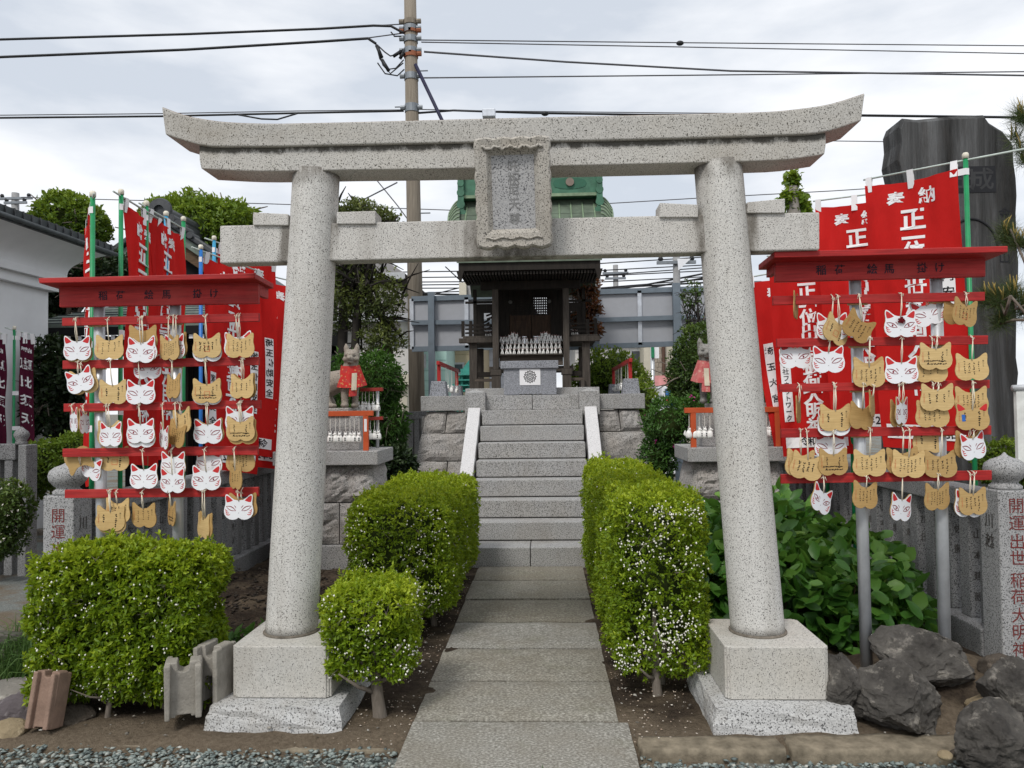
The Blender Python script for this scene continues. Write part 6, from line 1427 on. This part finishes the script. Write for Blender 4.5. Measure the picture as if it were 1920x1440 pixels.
p = P(1270, 800, 8.8); tree('azalea', 'dark azalea with a few pink flowers behind the right pedestal', 'shrub', p, None, [blob(1255, 800, 8.8, 50, 55), blob(1235, 860, 8.8, 34, 50), blob(1310, 770, 8.8, 46, 30), blob(1400, 740, 8.9, 60, 22)], 7500, .05, .02, G6, 63, flowers=(14, m_pink, .035), bright=-.05)
p = P(1465, 730, 9.2); tree('azalea', 'bright shrub with pink blossom between the right pillar and banners', 'shrub', p, None, [blob(1440, 735, 9.0, 30, 22), blob(1460, 790, 9.0, 24, 40)], 2200, .045, .02, G2, 64, flowers=(60, m_pink, .03))
p = P(1300, 560, 15); tree('bare_tree', 'thin open tree against the right billboard edge', 'tree', p, [trk(1308, 800, 560, 12.8, .035)], [blob(1300, 560, 12.8, 26, 38), blob(1300, 620, 12.8, 24, 22)], 420, .07, .035, G2, 65, shell=.2, core=False, branches=22, bark=plain('thin_bark', (.05, .045, .04), .9))
tr_ = P(1487, 600, 12.5)*1; tr_.z = 0
tree('pollarded_tree', 'pollarded trunk with fresh green leaf tufts over the right beam end', 'tree', tr_, [([tr_, P(1490, 420, 12.5), P(1486, 350, 12.5)], .17)], [blob(1486, 338, 12.5, 13, 16), blob(1478, 372, 12.5, 13, 18), blob(1500, 380, 12.5, 13, 20), blob(1508, 395, 12.5, 10, 14), blob(1476, 412, 12.5, 8, 8)], 1100, .085, .075, G1, 66, shell=.2, core=False, branches=0, bark=plain('pale_bark', (.22, .2, .18), .9), bright=.25)
p = P(1880, 870, 6.4); tree('boxwood', 'clipped green shrub behind the right stone post', 'shrub', p, None, [blob(1880, 872, 6.6, 44, 48), blob(1925, 900, 6.6, 40, 60)], 5000, .035, .018, G1, 67)
# pine at the right edge
pn = thing('pine_tree', 'pine tree with upright candles reaching in from the right edge', 'tree', (4.05, 6.1, 0)); r = np.random.default_rng(70)
MB().tube([(4.05, 6.1, 0), (4.1, 6.1, 1.6), (3.95, 6.1, 2.6), (4.1, 6.1, 4.2)], [.10, .085, .07, .03], 10).build('trunk', m_bark, pn, smooth=True)
m = MB(); tips = []
for (pxs) in (((1990, 330), (1940, 330), (1905, 260)), ((1960, 420), (1930, 470), (1908, 455)), ((1960, 500), (1925, 500), (1895, 430), (1888, 455)), ((1950, 620), (1895, 555), (1860, 575), (1848, 560)), ((1950, 600), (1900, 600), (1870, 610)), ((1950, 560), (1905, 580), (1900, 545)), ((1980, 520), (1935, 560), (1915, 590)), ((1980, 230), (1930, 240), (1912, 215)), ((1895, 555), (1885, 590), (1870, 555))):
    pts = [P(a, b, 5.75+.12*k) for k, (a, b) in enumerate(pxs)]; m.tube(pts, [.013-.0025*k for k in range(len(pts))], 6)
    tips += [pts[-1], pts[-1].lerp(pts[-2], .35), pts[-1].lerp(pts[-2], .7)+Vector((0, .05, .03))]
m.build('branches', m_bark, pn, smooth=True)['kind'] = 'stuff'
V, Fq, Tn, off = [], [], [], 0; cm = MB()
for tp in tips:
    n = 240; d = unit(np.array([-.2, -.1, .45])+r.normal(0, .75, (n, 3))); b = np.array(tp)+r.normal(0, .02, (n, 3))+d*.01; s = unit(np.cross(d, r.normal(0, 1, (n, 3))))*.0013; L = r.uniform(.09, .16, (n, 1))
    V.append(np.stack([b-s, b+s, b+d*L], 1).reshape(-1, 3)); Fq.append(np.arange(3*n).reshape(-1, 3)+off); off += 3*n; Tn.append(np.repeat(r.random(n), 3))
    for k in range(2): q = Vector(tp)+Vector((random.uniform(-.03, .03), random.uniform(-.02, .02), 0)); cm.tube([q, q+Vector((random.uniform(-.02, .02), 0, .07)), q+Vector((random.uniform(-.03, .03), 0, random.uniform(.10, .16)))], [.005, .006, .002], 6)
np_mesh('needles', np.vstack(V), np.vstack(Fq), leafm('pine_needle', (.02, .045, .012), (.05, .085, .02), (.11, .14, .04), .5, .1), pn, np.concatenate(Tn))
cm.build('candles', plain('pine_candle', (.30, .22, .06), .8), pn, smooth=True)['kind'] = 'stuff'
# ================================================================== buildings behind
m_plaster = plain('white_plaster', (.78, .79, .80), .85, .2, var=.05, scale=3); m_tile = plain('dark_roof_tile', (.045, .048, .052), .5, .4, var=.3, scale=14)
m_cgreen = plain('patina_copper', (.14, .17, .145), .6, .3, var=.3, scale=7); m_cdark = plain('dark_copper', (.075, .085, .088), .6, .3, var=.35, scale=7); m_fascia = woodm('brown_fascia', (.06, .04, .025), (.16, .10, .06), .8, (4, 4, 30))
m_glass = plain('window_glass', (.06, .07, .08), .1, .6); m_wframe = plain('window_frame', (.45, .46, .47), .5); m_black = plain('dark_interior', (.008, .008, .009), .9)
# white storehouse on the left
b = thing('white_building', 'white plastered building with dark copper eave at the left edge', 'building', (-9, 8, 0))
MB().bb(-13, -6.6, 4.5, 9.95, 0, 3.12).build('wall', m_plaster, b)
for x, z0, z1, ye in ((-6.5, 3.121, 3.24, 10.02), (-6.42, 3.241, 3.34, 10.08)): MB().bb(-13, x, 4.5, ye, z0, z1).build('cornice', m_plaster, b)
MB().grid(lambda u, v: (-6.44+.40*v**1.6, 4.5+5.6*u+.26*v**1.6*u, 3.341+.33*v**.7), 6, 8).build('cove', m_plaster, b, smooth=True)
MB().grid(lambda u, v: (-13+6.57*u+.0, 10.06+.27*v**1.6, 3.341+.33*v**.7), 6, 8).build('cove', m_plaster, b, smooth=True)
rfb = MB().hexa([(-13.2, 4.3, 3.67), (-6.0, 4.3, 3.67), (-6.0, 10.42, 3.67), (-13.2, 10.42, 3.67), (-13.2, 4.3, 5.2), (-5.98, 4.3, 3.82), (-5.98, 10.44, 3.82), (-13.2, 10.44, 5.2)]).build('roof', m_cdark, b)
for k in range(40): y = 4.5+.15*k; MB().bb(-6.0, -5.965, y, y+.012, 3.675, 3.825).build('eave_seam', m_tile, rfb)
MB().tube([(-5.95, 4.3, 3.70), (-5.95, 10.44, 3.70)], .03, 8).build('gutter', m_cdark, b, smooth=True)
# temple hall behind the left banners
h = thing('temple_hall', 'dark temple hall with tiled gable and copper pent roof behind the left banners', 'building', (P(260, 800, 13).x, 13.5, 0))
YH = 13.0; ap = P(306, 412, YH); le = P(150, 522, YH); re = P(470, 522, YH)
for e, s in ((le, -1), (re, 1)):
    MB().hexa([e+Vector((0, 0, -.10)), ap+Vector((0, 0, -.10)), ap+Vector((0, 4, -.10)), e+Vector((0, 4, -.10)), e, ap, ap+Vector((0, 4, 0)), e+Vector((0, 4, 0))] if s < 0 else [ap+Vector((0, 0, -.10)), e+Vector((0, 0, -.10)), e+Vector((0, 4, -.10)), ap+Vector((0, 4, -.10)), ap, e, e+Vector((0, 4, 0)), ap+Vector((0, 4, 0))]).build('roof', m_tile, h)
    MB().bar(ap+Vector((0, -.06, .03)), e+Vector((0, -.06, .03)), .16, .09).build('verge_tile', m_tile, h, bevel=.02)
    MB().bar(ap+Vector((0, -.02, -.13)), e+Vector((0, -.02, -.13)), .08, .13).build('verge_copper', m_cgreen, h)
    MB().bar(ap+Vector((0, .05, -.30)), e+Vector((0, .05, -.30)), .06, .22).build('bargeboard', m_fascia, h)
MB().add([le+Vector((.3, .2, -.35)), re+Vector((-.3, .2, -.35)), ap+Vector((0, .2, -.4))], [(0, 1, 2)]).build('gable', m_black, h)
m = MB(); m.tube([ap+Vector((0, -.12, .12)), ap+Vector((0, 3.9, .12))], .13, 14); m.bb(ap.x-.16, ap.x+.16, YH-.1, YH+4, ap.z-.1, ap.z+.05); m.build('ridge', m_tile, h, smooth=False)
m = MB(); m.lathe([(.2, 0), (.22, .03), (.2, .07), (.09, .08), (.09, .03), (.02, .03)], (ap.x+.02, YH-.12, ap.z+.12), 20, Matrix.Rotation(R(90), 3, 'X'))
for k in range(4): m.tube([(ap.x+.22+.11*k, YH-.18, ap.z-.02-.10*k), (ap.x+.22+.11*k, YH+.1, ap.z-.02-.10*k)], .075-.006*k, 12)
m.build('ridge_end_tile', m_tile, h)
xa, xb = Xat(22, 10.2), Xat(540, 10.2); ze = Zat(200, 606, 10.2)
pr_ = MB().hexa([(xa, 10.2, ze-.05), (xb, 10.2, ze-.05), (xb, 12.8, ze+.70), (xa+.9, 12.8, ze+.70), (xa, 10.2, ze), (xb, 10.2, ze), (xb, 12.8, ze+.76), (xa+.9, 12.8, ze+.76)]).build('pent_roof', m_cgreen, h)
for k in range(11): y = 10.2+.22*k; z = ze+.76*(y-10.2)/2.6; MB().bb(xa+.3*(y-10.2)+.02, xb, y, y+.02, z, z+.018).build('roof_seam', m_cdark, pr_)
MB().bb(xa, xb, 10.18, 10.25, ze-.16, ze-.052).build('eave_board', m_black, h)
for k in range(17):
    x = xa+.16+.155*k*1.0
    if x < xb: MB().bb(x-.028, x+.028, 10.22, 10.9, ze-.225, ze-.165).build('rafter', m_black, h); MB().bb(x-.027, x+.027, 10.215, 10.219, ze-.224, ze-.166).build('rafter_end', m_wprint, h)
MB().bb(xa+.35, xb, 10.95, 12.6, ze-.30, ze-.17).build('beam', m_black, h)
MB().bb(Xat(235, 11.2), xb, 11.2, 12.8, 0, ze+.1).build('wall', m_black, h)
for px in (150, 345, 420, 500): x = Xat(px, 11.0); MB().bb(x-.07, x+.07, 10.98, 11.12, 0, ze-.18).build('column', m_dark, h)
for k in range(9): x = Xat(340, 11.18)+.16*k; MB().bb(x-.012, x+.012, 11.16, 11.18, .6, 2.2).build('lattice_bar', m_fascia, h)
# houses
def house(name, label, px0, px1, Y, dep, ptop, wall, roofm, rise=1.2, over=.4, windows=(), sid=None, hip=True, ypx=620, roof=True):
    x0, x1 = Xat(px0, Y), Xat(px1, Y); zt = Zat((px0+px1)/2, ptop, Y); t = thing(name, label, 'house', ((x0+x1)/2, Y+dep/2, 0))
    w_ = MB().bb(x0, x1, Y, Y+dep, 0, zt).build('wall', wall, t)
    if sid:
        k = 0; z = .3
        while z < zt: MB().bb(x0, x1, Y-.012, Y-.001, z, z+.012).build('siding_line', sid, w_); z += .28
    if roof:
        o = over; c = (x0+x1)/2; i = min((x1-x0)/2, dep/2)*(.7 if hip else 0)
        v = [(x0-o, Y-o, zt), (x1+o, Y-o, zt), (x1+o, Y+dep+o, zt), (x0-o, Y+dep+o, zt), (x0+i, Y+dep/2, zt+rise), (x1-i, Y+dep/2, zt+rise)]
        r_ = MB().add([(a, b_, c_+.001) for a, b_, c_ in v], [(0, 1, 5, 4), (1, 2, 5), (2, 3, 4, 5), (3, 0, 4), (3, 2, 1, 0)]).build('roof', roofm, t)
        MB().bb(x0-o, x1+o, Y-o-.03, Y-o, zt-.16, zt+.03).build('fascia', m_wframe, r_)
    for (a, c, d, e) in windows:
        xa_, xb_ = Xat(a, Y), Xat(c, Y); za, zb_ = Zat(a, e, Y), Zat(a, d, Y); f = MB().bb(xa_, xb_, Y-.05, Y-.002, za, zb_).build('window', m_wframe, t); MB().bb(xa_+.06, xb_-.06, Y-.056, Y-.051, za+.06, zb_-.06).build('pane', m_glass, f)
    return t
m_sid = plain('siding_shadow', (.35, .35, .34), .9); m_mint = plain('mint_wall', (.42, .60, .55), .8, .2, var=.05); m_mint2 = plain('mint_line', (.30, .46, .42), .8)
m_beige = plain('beige_wall', (.50, .42, .28), .8, .2, var=.06); m_cream = plain('cream_wall', (.60, .56, .46), .8, .2, var=.06); m_wall2 = plain('pale_wall', (.62, .60, .57), .8, .2, var=.06); m_groof = plain('grey_roof', (.16, .15, .145), .7, .2, var=.2)
house('house', 'pale sided house behind the open tree left of the utility pole', 560, 752, 19, 7, 596, m_wall2, m_groof, 1.6, .5, ((668, 690, 560, 600), (735, 748, 622, 660)), m_sid)
b2 = house('house', 'higher gabled part of the pale house with ochre eave', 600, 735, 22, 5, 520, plain('ochre_wall', (.48, .43, .34), .8), m_groof, 1.0, .5, ((700, 722, 530, 545),))
x0, x1 = Xat(690, 18.5), Xat(775, 18.5); bl = thing('balcony', 'beige balcony jutting from the pale house beside the utility pole', 'balcony', ((x0+x1)/2, 18.4, 0)); MB().bb(x0, x1, 18.0, 19, Zat(730, 722, 18), Zat(730, 702, 18)).build('slab', m_cream, bl); MB().bb(x0, x1, 18.0, 18.1, Zat(730, 702, 18), Zat(730, 655, 18)).build('parapet', m_wall2, bl); MB().bb(x0+.1, x1-.1, 18.2, 18.9, 0, Zat(730, 723, 18)).build('base_wall', m_cream, bl)
house('house', 'mint green sided house under the left billboard', 778, 838, 21, 6, 620, m_mint, m_groof, 1.2, .2, ((783, 792, 715, 745), (790, 800, 664, 690)), m_mint2)
house('house', 'beige house with balcony beyond the mint green one', 834, 905, 23, 5, 630, m_beige, m_groof, 1.0, .3, ((838, 872, 680, 702),), plain('beige_line', (.36, .30, .19), .8))
house('house', 'pale blue grey house seen between the shrine legs', 895, 990, 26, 5, 630, plain('blue_white_wall', (.60, .64, .72), .8, var=.05), m_groof, .8, .3, (), plain('blue_line', (.4, .44, .5), .8))
house('house', 'white sided house with wide windows behind the right clipped bush', 1080, 1212, 23, 6, 622, m_wall2, m_groof, 1.2, .3, ((1140, 1175, 658, 690), (1182, 1210, 655, 690)), m_sid)
m_brick = plain('pale_brick', (.38, .33, .27), .9, .1, var=.2, scale=20)
hb = house('house', 'cream house with pale brick corner right of the right billboard post', 1209, 1330, 22, 6, 600, m_cream, m_groof, 1.0, .2, ((1265, 1300, 660, 700),))
x0, x1 = Xat(1228, 21.9), Xat(1245, 21.9)
for k in range(22):
    for j in range(2): xx = x0+(x1-x0)*(j+(.25 if k % 2 else 0))/2.3; MB().bb(xx, xx+(x1-x0)/2.5, 21.94, 21.995, .9+.13*k, 1.02+.13*k).build('brick', m_brick, hb)
MB().tube([(Xat(1246, 21.9), 21.9, 0), (Xat(1246, 21.9), 21.9, 4)], .05, 8).build('downpipe', plain('brown_pipe', (.12, .07, .05), .6), hb)
house('house', 'low house with dark tiled roof behind the right torii pillar', 1405, 1560, 17, 6, 596, m_wall2, m_tile, 1.3, .4, ())
st_ = thing('metal_staircase', 'green metal outside staircase by the beige house', 'staircase', (Xat(868, 20), 20, 0)); mg = plain('teal_metal', (.06, .30, .25), .6)
MB().hexa([P(850, 735, 20), P(882, 735, 20), P(882, 735, 20)+Vector((0, .6, 0)), P(850, 735, 20)+Vector((0, .6, 0)), P(868, 690, 20), P(882, 672, 20), P(882, 672, 20)+Vector((0, .6, 0)), P(868, 690, 20)+Vector((0, .6, 0))]).build('side_panel', mg, st_)
for k in range(5): q = P(846+4*k, 742-10*k, 19.8); MB().bb(q.x-.05, q.x+.35, 19.6, 20, q.z-.03, q.z).build('tread', mg, st_)
for k in range(3): q = P(850+8*k, 742, 19.7); MB().tube([(q.x, 19.7, 0), (q.x, 19.7, P(850, 720-14*k, 19.7).z)], .03, 6).build('stair_post', mg, st_)
# street things right of the stage
v = thing('vending_machine', 'white drink vending machine under a pink board beyond the right shrubs', 'vending machine', (Xat(1262, 17), 17, 0)); a, b_ = Xat(1241, 17), Xat(1285, 17)
zt_ = Zat(1260, 724, 17); MB().bb(a, b_, 17, 17.7, 0, zt_).build('cabinet', m_white, v, bevel=.02); wn_ = MB().bb(a+.07, b_-.07, 16.985, 16.998, zt_-.45, zt_-.06).build('display', plain('display_glass', (.10, .14, .25), .2, .5), v)
for k in range(5):
    for j in range(2): x = a+.12+.085*k; MB().lathe([(.028, 0), (.03, .02), (.03, .11), (.02, .13)], (x, 16.95, zt_-.42+.18*j), 8).build('drink_can', (m_earred, m_bpole, m_gpole, m_cap)[(k+j) % 4], v, smooth=True)
MB().bb(a+.05, b_-.05, 16.986, 16.999, zt_-.75, zt_-.5).build('panel', plain('blue_panel', (.03, .15, .45), .5), v)
p_ = thing('pink_board', 'plain pink board above the vending machine', 'board', (Xat(1250, 17.5), 17.5, 0)); MB().bb(Xat(1229, 17.8), Xat(1300, 17.8), 17.8, 17.9, Zat(1250, 723, 17.8), Zat(1250, 704, 17.8)).build('panel', plain('pink_paint', (.62, .28, .27), .7), p_); MB().bb(Xat(1232, 17.85), Xat(1234, 17.85), 17.85, 17.95, 0, Zat(1250, 705, 17.8)).build('post', m_wframe, p_); MB().bb(Xat(1226, 17.85), Xat(1242, 17.85), 17.78, 17.84, 0, Zat(1250, 724, 17.8)).build('side_panel', m_white, p_)
s_ = thing('street_sign', 'green and white roadside sign on a grey pole under the right billboard', 'sign', (Xat(1225, 18), 18, 0)); MB().tube([(Xat(1225, 18), 18, 0), (Xat(1225, 18), 18, Zat(1225, 650, 18))], .05, 10).build('pole', m_steel, s_, smooth=True); MB().bb(Xat(1228, 18), Xat(1237, 18), 17.95, 18, Zat(1232, 672, 18), Zat(1232, 650, 18)).build('white_panel', m_white, s_); MB().bb(Xat(1222, 18), Xat(1227.5, 18), 17.9, 17.95, Zat(1225, 671, 18), Zat(1225, 650, 18)).build('green_panel', plain('sign_green', (.02, .2, .09), .5), s_)
# dark stone wall behind stage
for px0, px1, lab in ((752, 800, 'left'), (1200, 1262, 'right')):
    t = thing('stone_fence', f'dark stone boundary fence seen behind the {lab} side of the stage', 'fence', (Xat(px0, 13), 13, 0), group='stone fences'); x0, x1 = Xat(px0, 13), Xat(px1, 13); zt_ = Zat(px0, 772, 13)
    MB().bb(x0, x1, 12.95, 13.08, zt_-.13, zt_).build('top_rail', m_fence, t, bevel=.01); n = 4
    for k in range(n): x = x0+(x1-x0)*(k+.5)/n; MB().bb(x-.045, x+.045, 12.96, 13.07, 0, zt_-.131).build('slat', m_fence, t, bevel=.01)
# ================================================================== billboards seen from behind
m_bb = plain('billboard_back', (.39, .40, .43), .5, .35, .1, .04); m_bbp = plain('billboard_post', (.17, .205, .24), .5, .35, .2, .1); m_alu = plain('aluminium', (.58, .61, .66), .4, .4, .3)
def billboard(label, pl0, pr0, yt, yb, posts, muls, bar, Y=13.8):
    t = thing('billboard', label, 'billboard', (Xat(pl0, Y), Y, 0), group='billboard backs')
    x0, x1 = Xat(pl0, Y), Xat(pr0, Y); a = P(pl0, yt[0], Y).z; b = P(pr0, yt[1], Y).z; c = P(pl0, yb[0], Y).z; d = P(pr0, yb[1], Y).z
    edges = [x0]+[Xat(q, Y) for q in muls]+[x1]; f = lambda x, l_, r_: l_+(r_-l_)*(x-x0)/(x1-x0)
    for i in range(len(edges)-1):
        u, v = edges[i]+.02, edges[i+1]-.02; zm0, zm1 = f(u, P(pl0, bar[0], Y).z, P(pr0, bar[1], Y).z), f(v, P(pl0, bar[0], Y).z, P(pr0, bar[1], Y).z)
        for (lo0, lo1, hi0, hi1) in ((f(u, c, d), f(v, c, d), zm0, zm1), (zm0, zm1, f(u, a, b), f(v, a, b))):
            MB().hexa([(u, Y, lo0+.02), (v, Y, lo1+.02), (v, Y+.03, lo1+.02), (u, Y+.03, lo0+.02), (u, Y, hi0-.02), (v, Y, hi1-.02), (v, Y+.03, hi1-.02), (u, Y+.03, hi0-.02)]).build('panel', m_bb, t)
    for q in edges[1:-1]+[x0]: MB().bb(q-.035, q+.035, Y-.05, Y+.02, f(q, c, d), f(q, a, b)).build('mullion', m_alu, t)
    MB().bar((x0, Y-.01, a), (x1, Y-.01, b), .08, .09).build('top_frame', m_bbp, t); MB().bar((x0, Y-.01, c), (x1, Y-.01, d), .08, .09).build('bottom_frame', m_bbp, t)
    MB().bar((x0, Y-.07, P(pl0, bar[0], Y).z), (x1, Y-.07, P(pr0, bar[1], Y).z), .06, .08).build('cross_rail', m_bbp, t)
    for q, w_ in posts: x = Xat(q, Y); MB().bb(x-w_, x+w_, Y-.16, Y-.045, 0, f(x, a, b)+.10).build('post', m_bbp, t)
billboard('grey back of the left billboard between utility pole and shrine', 774, 940, (561, 556), (655, 651), ((812, .055), ), (877,), (606, 604))
billboard('grey back of the right billboard between shrine and torii pillar', 1060, 1400, (550, 539), (652, 640), ((1119, .055), (1270, .065)), (1202, 1277, 1330), (603, 592))
# ================================================================== utility pole and wires
m_pole = woodm('concrete_pole', (.16, .135, .105), (.30, .26, .21), .9, (25, 25, 1.5), .2); m_cable = plain('black_cable', (.015, .016, .018), .5); m_cable2 = plain('grey_wire', (.10, .10, .11), .6); m_clamp = plain('pole_clamp', (.22, .24, .26), .5, .4, .4); m_rust = plain('rusty_band', (.28, .10, .05), .8)
YP = 15.2; u_ = thing('utility_pole', 'tall weathered utility pole with clamps and cables behind the torii', 'utility pole', (P(781, 745, YP).x, YP, 0))
ax0, ax1 = P(781.5, 745, YP), P(769, 0, YP); dirp = (ax1-ax0)/(ax1.z-ax0.z)
axp = lambda z: ax0+dirp*(z-ax0.z)
MB().tube([axp(0), axp(6), axp(11)], [.165, .14, .115], 20).build('shaft', m_pole, u_, smooth=True)
for y, mm, hh_ in ((43, m_pole, .10), (56, m_clamp, .14), (60, m_rust, .06), (75, m_clamp, .12), (97, m_clamp, .12), (104, m_rust, .10), (145, m_clamp, .13), (204, m_clamp, .16)):
    c = P(770, y, YP); c = axp(c.z); m = MB(); m.lathe([(.135, -hh_/2), (.145, -hh_/2), (.145, hh_/2), (.135, hh_/2)], c, 18)
    for s in (-1, 1): m.tube([c+Vector((s*.13, -.06, 0)), c+Vector((s*.22, -.06, 0))], .05, 8)
    m.build('clamp', mm, u_)
for k in range(9):
    c = axp(9.0-.72*k); s = 1 if k % 2 else -1; MB().tube([c+Vector((s*.12, -.03, 0)), c+Vector((s*.34, -.03, 0))], .013, 6).build('step_bolt', m_clamp, u_)
MB().tube([axp(P(770, 125, YP).z)+Vector((.1, -.1, 0)), P(829, 226, YP-.2), P(1010, 600, YP-1)], .035, 8).build('guy_guard', plain('guy_guard_navy', (.02, .02, .05), .6), u_, smooth=True)
m = MB()
for (pts) in (((705, 82), (712, 110), (727, 130), (742, 128), (757, 112)), ((705, 82), (718, 122), (732, 138), (756, 118)), ((708, 85), (722, 98), (732, 105), (745, 102), (756, 92)), ((708, 118), (722, 138), (745, 142), (758, 130)), ((733, 60), (740, 68), (752, 68))): m.tube([P(a, b, YP-.1) for a, b in pts], .014, 6)
m.build('cable_loops', m_cable, u_, smooth=True)['kind'] = 'stuff'
for a, b in (((706, 85), (716, 108)), ((716, 112), (729, 133)), ((737, 106), (752, 96)), ((750, 110), (757, 98))): MB().tube([P(*a, YP-.12), P(*b, YP-.12)], .035, 8).build('splice', m_cable, u_, smooth=True)
def wire(label, pts, Y0, Y1, rr=.012, mat=None, sagn=8, name='power_line'):
    n = len(pts); P3 = [P(a, b, Y0+(Y1-Y0)*i/(n-1)) for i, (a, b) in enumerate(pts)]; out_ = []
    for i in range(n-1): 
        for k in range(sagn): out_.append(P3[i].lerp(P3[i+1], k/sagn))
    out_.append(P3[-1]); return tag(MB().tube(out_, rr, 6).build(name, mat or m_cable, smooth=True), label, 'cable', 'overhead cables')
wire('upper black cable running left from the utility pole', [(-80, 77), (0, 74), (350, 64), (600, 54), (700, 48), (733, 49), (757, 62)], 15, 15.1, .024)
wire('lower black cable running left from the utility pole', [(-80, 111), (0, 107), (350, 93), (600, 78), (690, 72), (705, 82)], 15, 15.1, .026)
wire('thin stay wire between the upper left cable and the pole', [(690, 49), (757, 45)], 15.1, 15.2, .012, m_cable2)
wire('thin stay wire above the lower left cable', [(690, 71), (757, 62)], 15.1, 15.2, .012, m_cable2)
wire('lashed bundle cable left of the pole just above the lintel', [(-80, 223), (0, 221), (300, 218), (560, 212), (757, 208)], 15, 15.2, .020)
wire('thin messenger wire over the left lashed cable', [(-80, 217), (0, 216), (300, 213), (560, 208), (757, 206)], 15, 15.2, .010, m_cable2)
wire('drooping tail of the left lashed cable over the lintel', [(440, 214), (490, 223), (520, 224), (560, 212)], 15, 15.1, .016)
wire('dark cable passing behind the lintel right of the pole', [(783, 212), (850, 207), (1000, 212), (1200, 215), (1620, 217), (1950, 221)], 15.2, 16, .021)
wire('thin messenger wire over the right lashed cable', [(783, 205), (900, 208), (1200, 211), (1620, 215), (1950, 219)], 15.2, 16, .010, m_cable2)
wire('topmost thin wire right of the pole', [(790, 75), (1275, 80), (1950, 86)], 15.2, 18, .012, m_cable2)
wire('second thin wire right of the pole', [(790, 79), (1275, 88), (1950, 101)], 15.2, 18, .012, m_cable2)
wire('sloping twisted cable right of the pole', [(795, 97), (1060, 116), (1370, 133), (1700, 138), (1950, 142)], 15.2, 18, .020, m_cable2)
wire('level thin wire crossing the sloping cable', [(793, 146), (1300, 141), (1950, 134)], 15.2, 18, .014, m_cable2)
wire('faint wire between the right lintel end and the monument', [(1380, 262), (1700, 266), (1950, 267)], 20, 20, .012, m_cable2)
wire('faint wire under the lintel right of the ridge', [(1100, 384), (1300, 372), (1560, 358), (1760, 345)], 20, 20, .012, m_cable2)
wire('faint wire behind the left pillar top', [(40, 370), (500, 382), (900, 396)], 20, 20, .012, m_cable2)
wire('slanting stay wire left of the pole under the lintel', [(700, 330), (745, 385), (765, 412)], 15.5, 15.2, .012, m_cable2)
wire('crossing stay wire left of the pole under the lintel', [(640, 395), (690, 370), (745, 342)], 15.5, 15.2, .014, m_cable2)
low = [((620, 512), (900, 508), (1320, 482)), ((620, 522), (900, 519), (1320, 497)), ((620, 530), (900, 528), (1320, 508)), ((620, 541), (900, 540), (1320, 519)), ((620, 548), (900, 553), (1320, 530)), ((620, 556), (900, 545), (1320, 540)), ((620, 565), (900, 558), (1320, 524)), ((780, 560), (860, 540), (1000, 512)), ((835, 500), (900, 560), (930, 590)), ((1100, 556), (1200, 543), (1320, 521)), ((1100, 549), (1200, 536), (1320, 513)), ((620, 536), (900, 533), (1320, 502))]
nm_ = ['topmost', 'second', 'third', 'fourth', 'fifth', 'sixth', 'seventh', 'steep left', 'crossing', 'thick lower right', 'thick upper right', 'thin middle']
for k, pts in enumerate(low): wire(f'{nm_[k]} wire of the web seen under the tie beam', list(pts), 24, 26, .030 if k in (4, 9, 10) else .018)
jb = P(917, 214, 15.2); tag(MB().bb(jb.x-.13, jb.x+.13, 15.1, 15.28, jb.z-.08, jb.z+.08).build('junction_box', m_alu, bevel=.015), 'grey cable junction box on the line above the plaque', 'junction box')
for px, py, lab in ((1022, 213, 'small black clamp on the line right of the junction box'), (1275, 81, 'small black splice on the topmost right wire')): q = P(px, py, 15.4); tag(MB().ell(q, (.08, .05, .05), 10, 6).build('cable_splice', m_cable, smooth=True), lab, 'splice')
def farpole(label, px, y0, Y, rr, arms=()):
    a = P(px, y0, Y); t = thing('utility_pole', label, 'utility pole', (a.x, Y, 0), group='distant poles'); MB().tube([(a.x, Y, 0), (a.x, Y, a.z)], [rr*1.2, rr], 12).build('shaft', plain('grey_concrete', (.27, .27, .27), .9), t, smooth=True)
    for (y, l_) in arms: q = P(px, y, Y-.1); MB().bar(q-Vector((l_, 0, 0)), q+Vector((l_, 0, 0)), .08, .08).build('cross_arm', m_clamp, t); [MB().lathe([(.05, 0), (.07, .06), (.04, .12)], q+Vector((s*l_*.8, 0, .04)), 8).build('insulator', m_cable, t) for s in (-1, 1)]
    return t
t = farpole('thick concrete pole behind the left shrine eave', 879, 380, 24, .13); q = P(868, 545, 23.8); MB().bb(q.x-.11, q.x+.11, 23.7, 23.9, q.z-.24, q.z+.24).build('meter_box', m_cream, t)
farpole('slim concrete pole beside the thick one behind the eave', 892, 400, 25, .09); farpole('thin distant pole over the right billboard', 1154, 497, 30, .10, ((512, .5), (522, .4)))
t = farpole('pole with dark crossbar at the right pillar edge', 1268, 480, 20, .09, ((492, .5),)); MB().add([P(1270, 485, 19.8), P(1295, 485, 19.8), P(1272, 507, 19.8)], [(0, 1, 2)]).build('brace_plate', m_white, t); farpole('short pole between the shrine roof and billboard', 1119, 520, 24, .12)
t = farpole('distant pole with insulators above the white building', 29, 362, 26, .12, ((372, .6), (380, .4)))
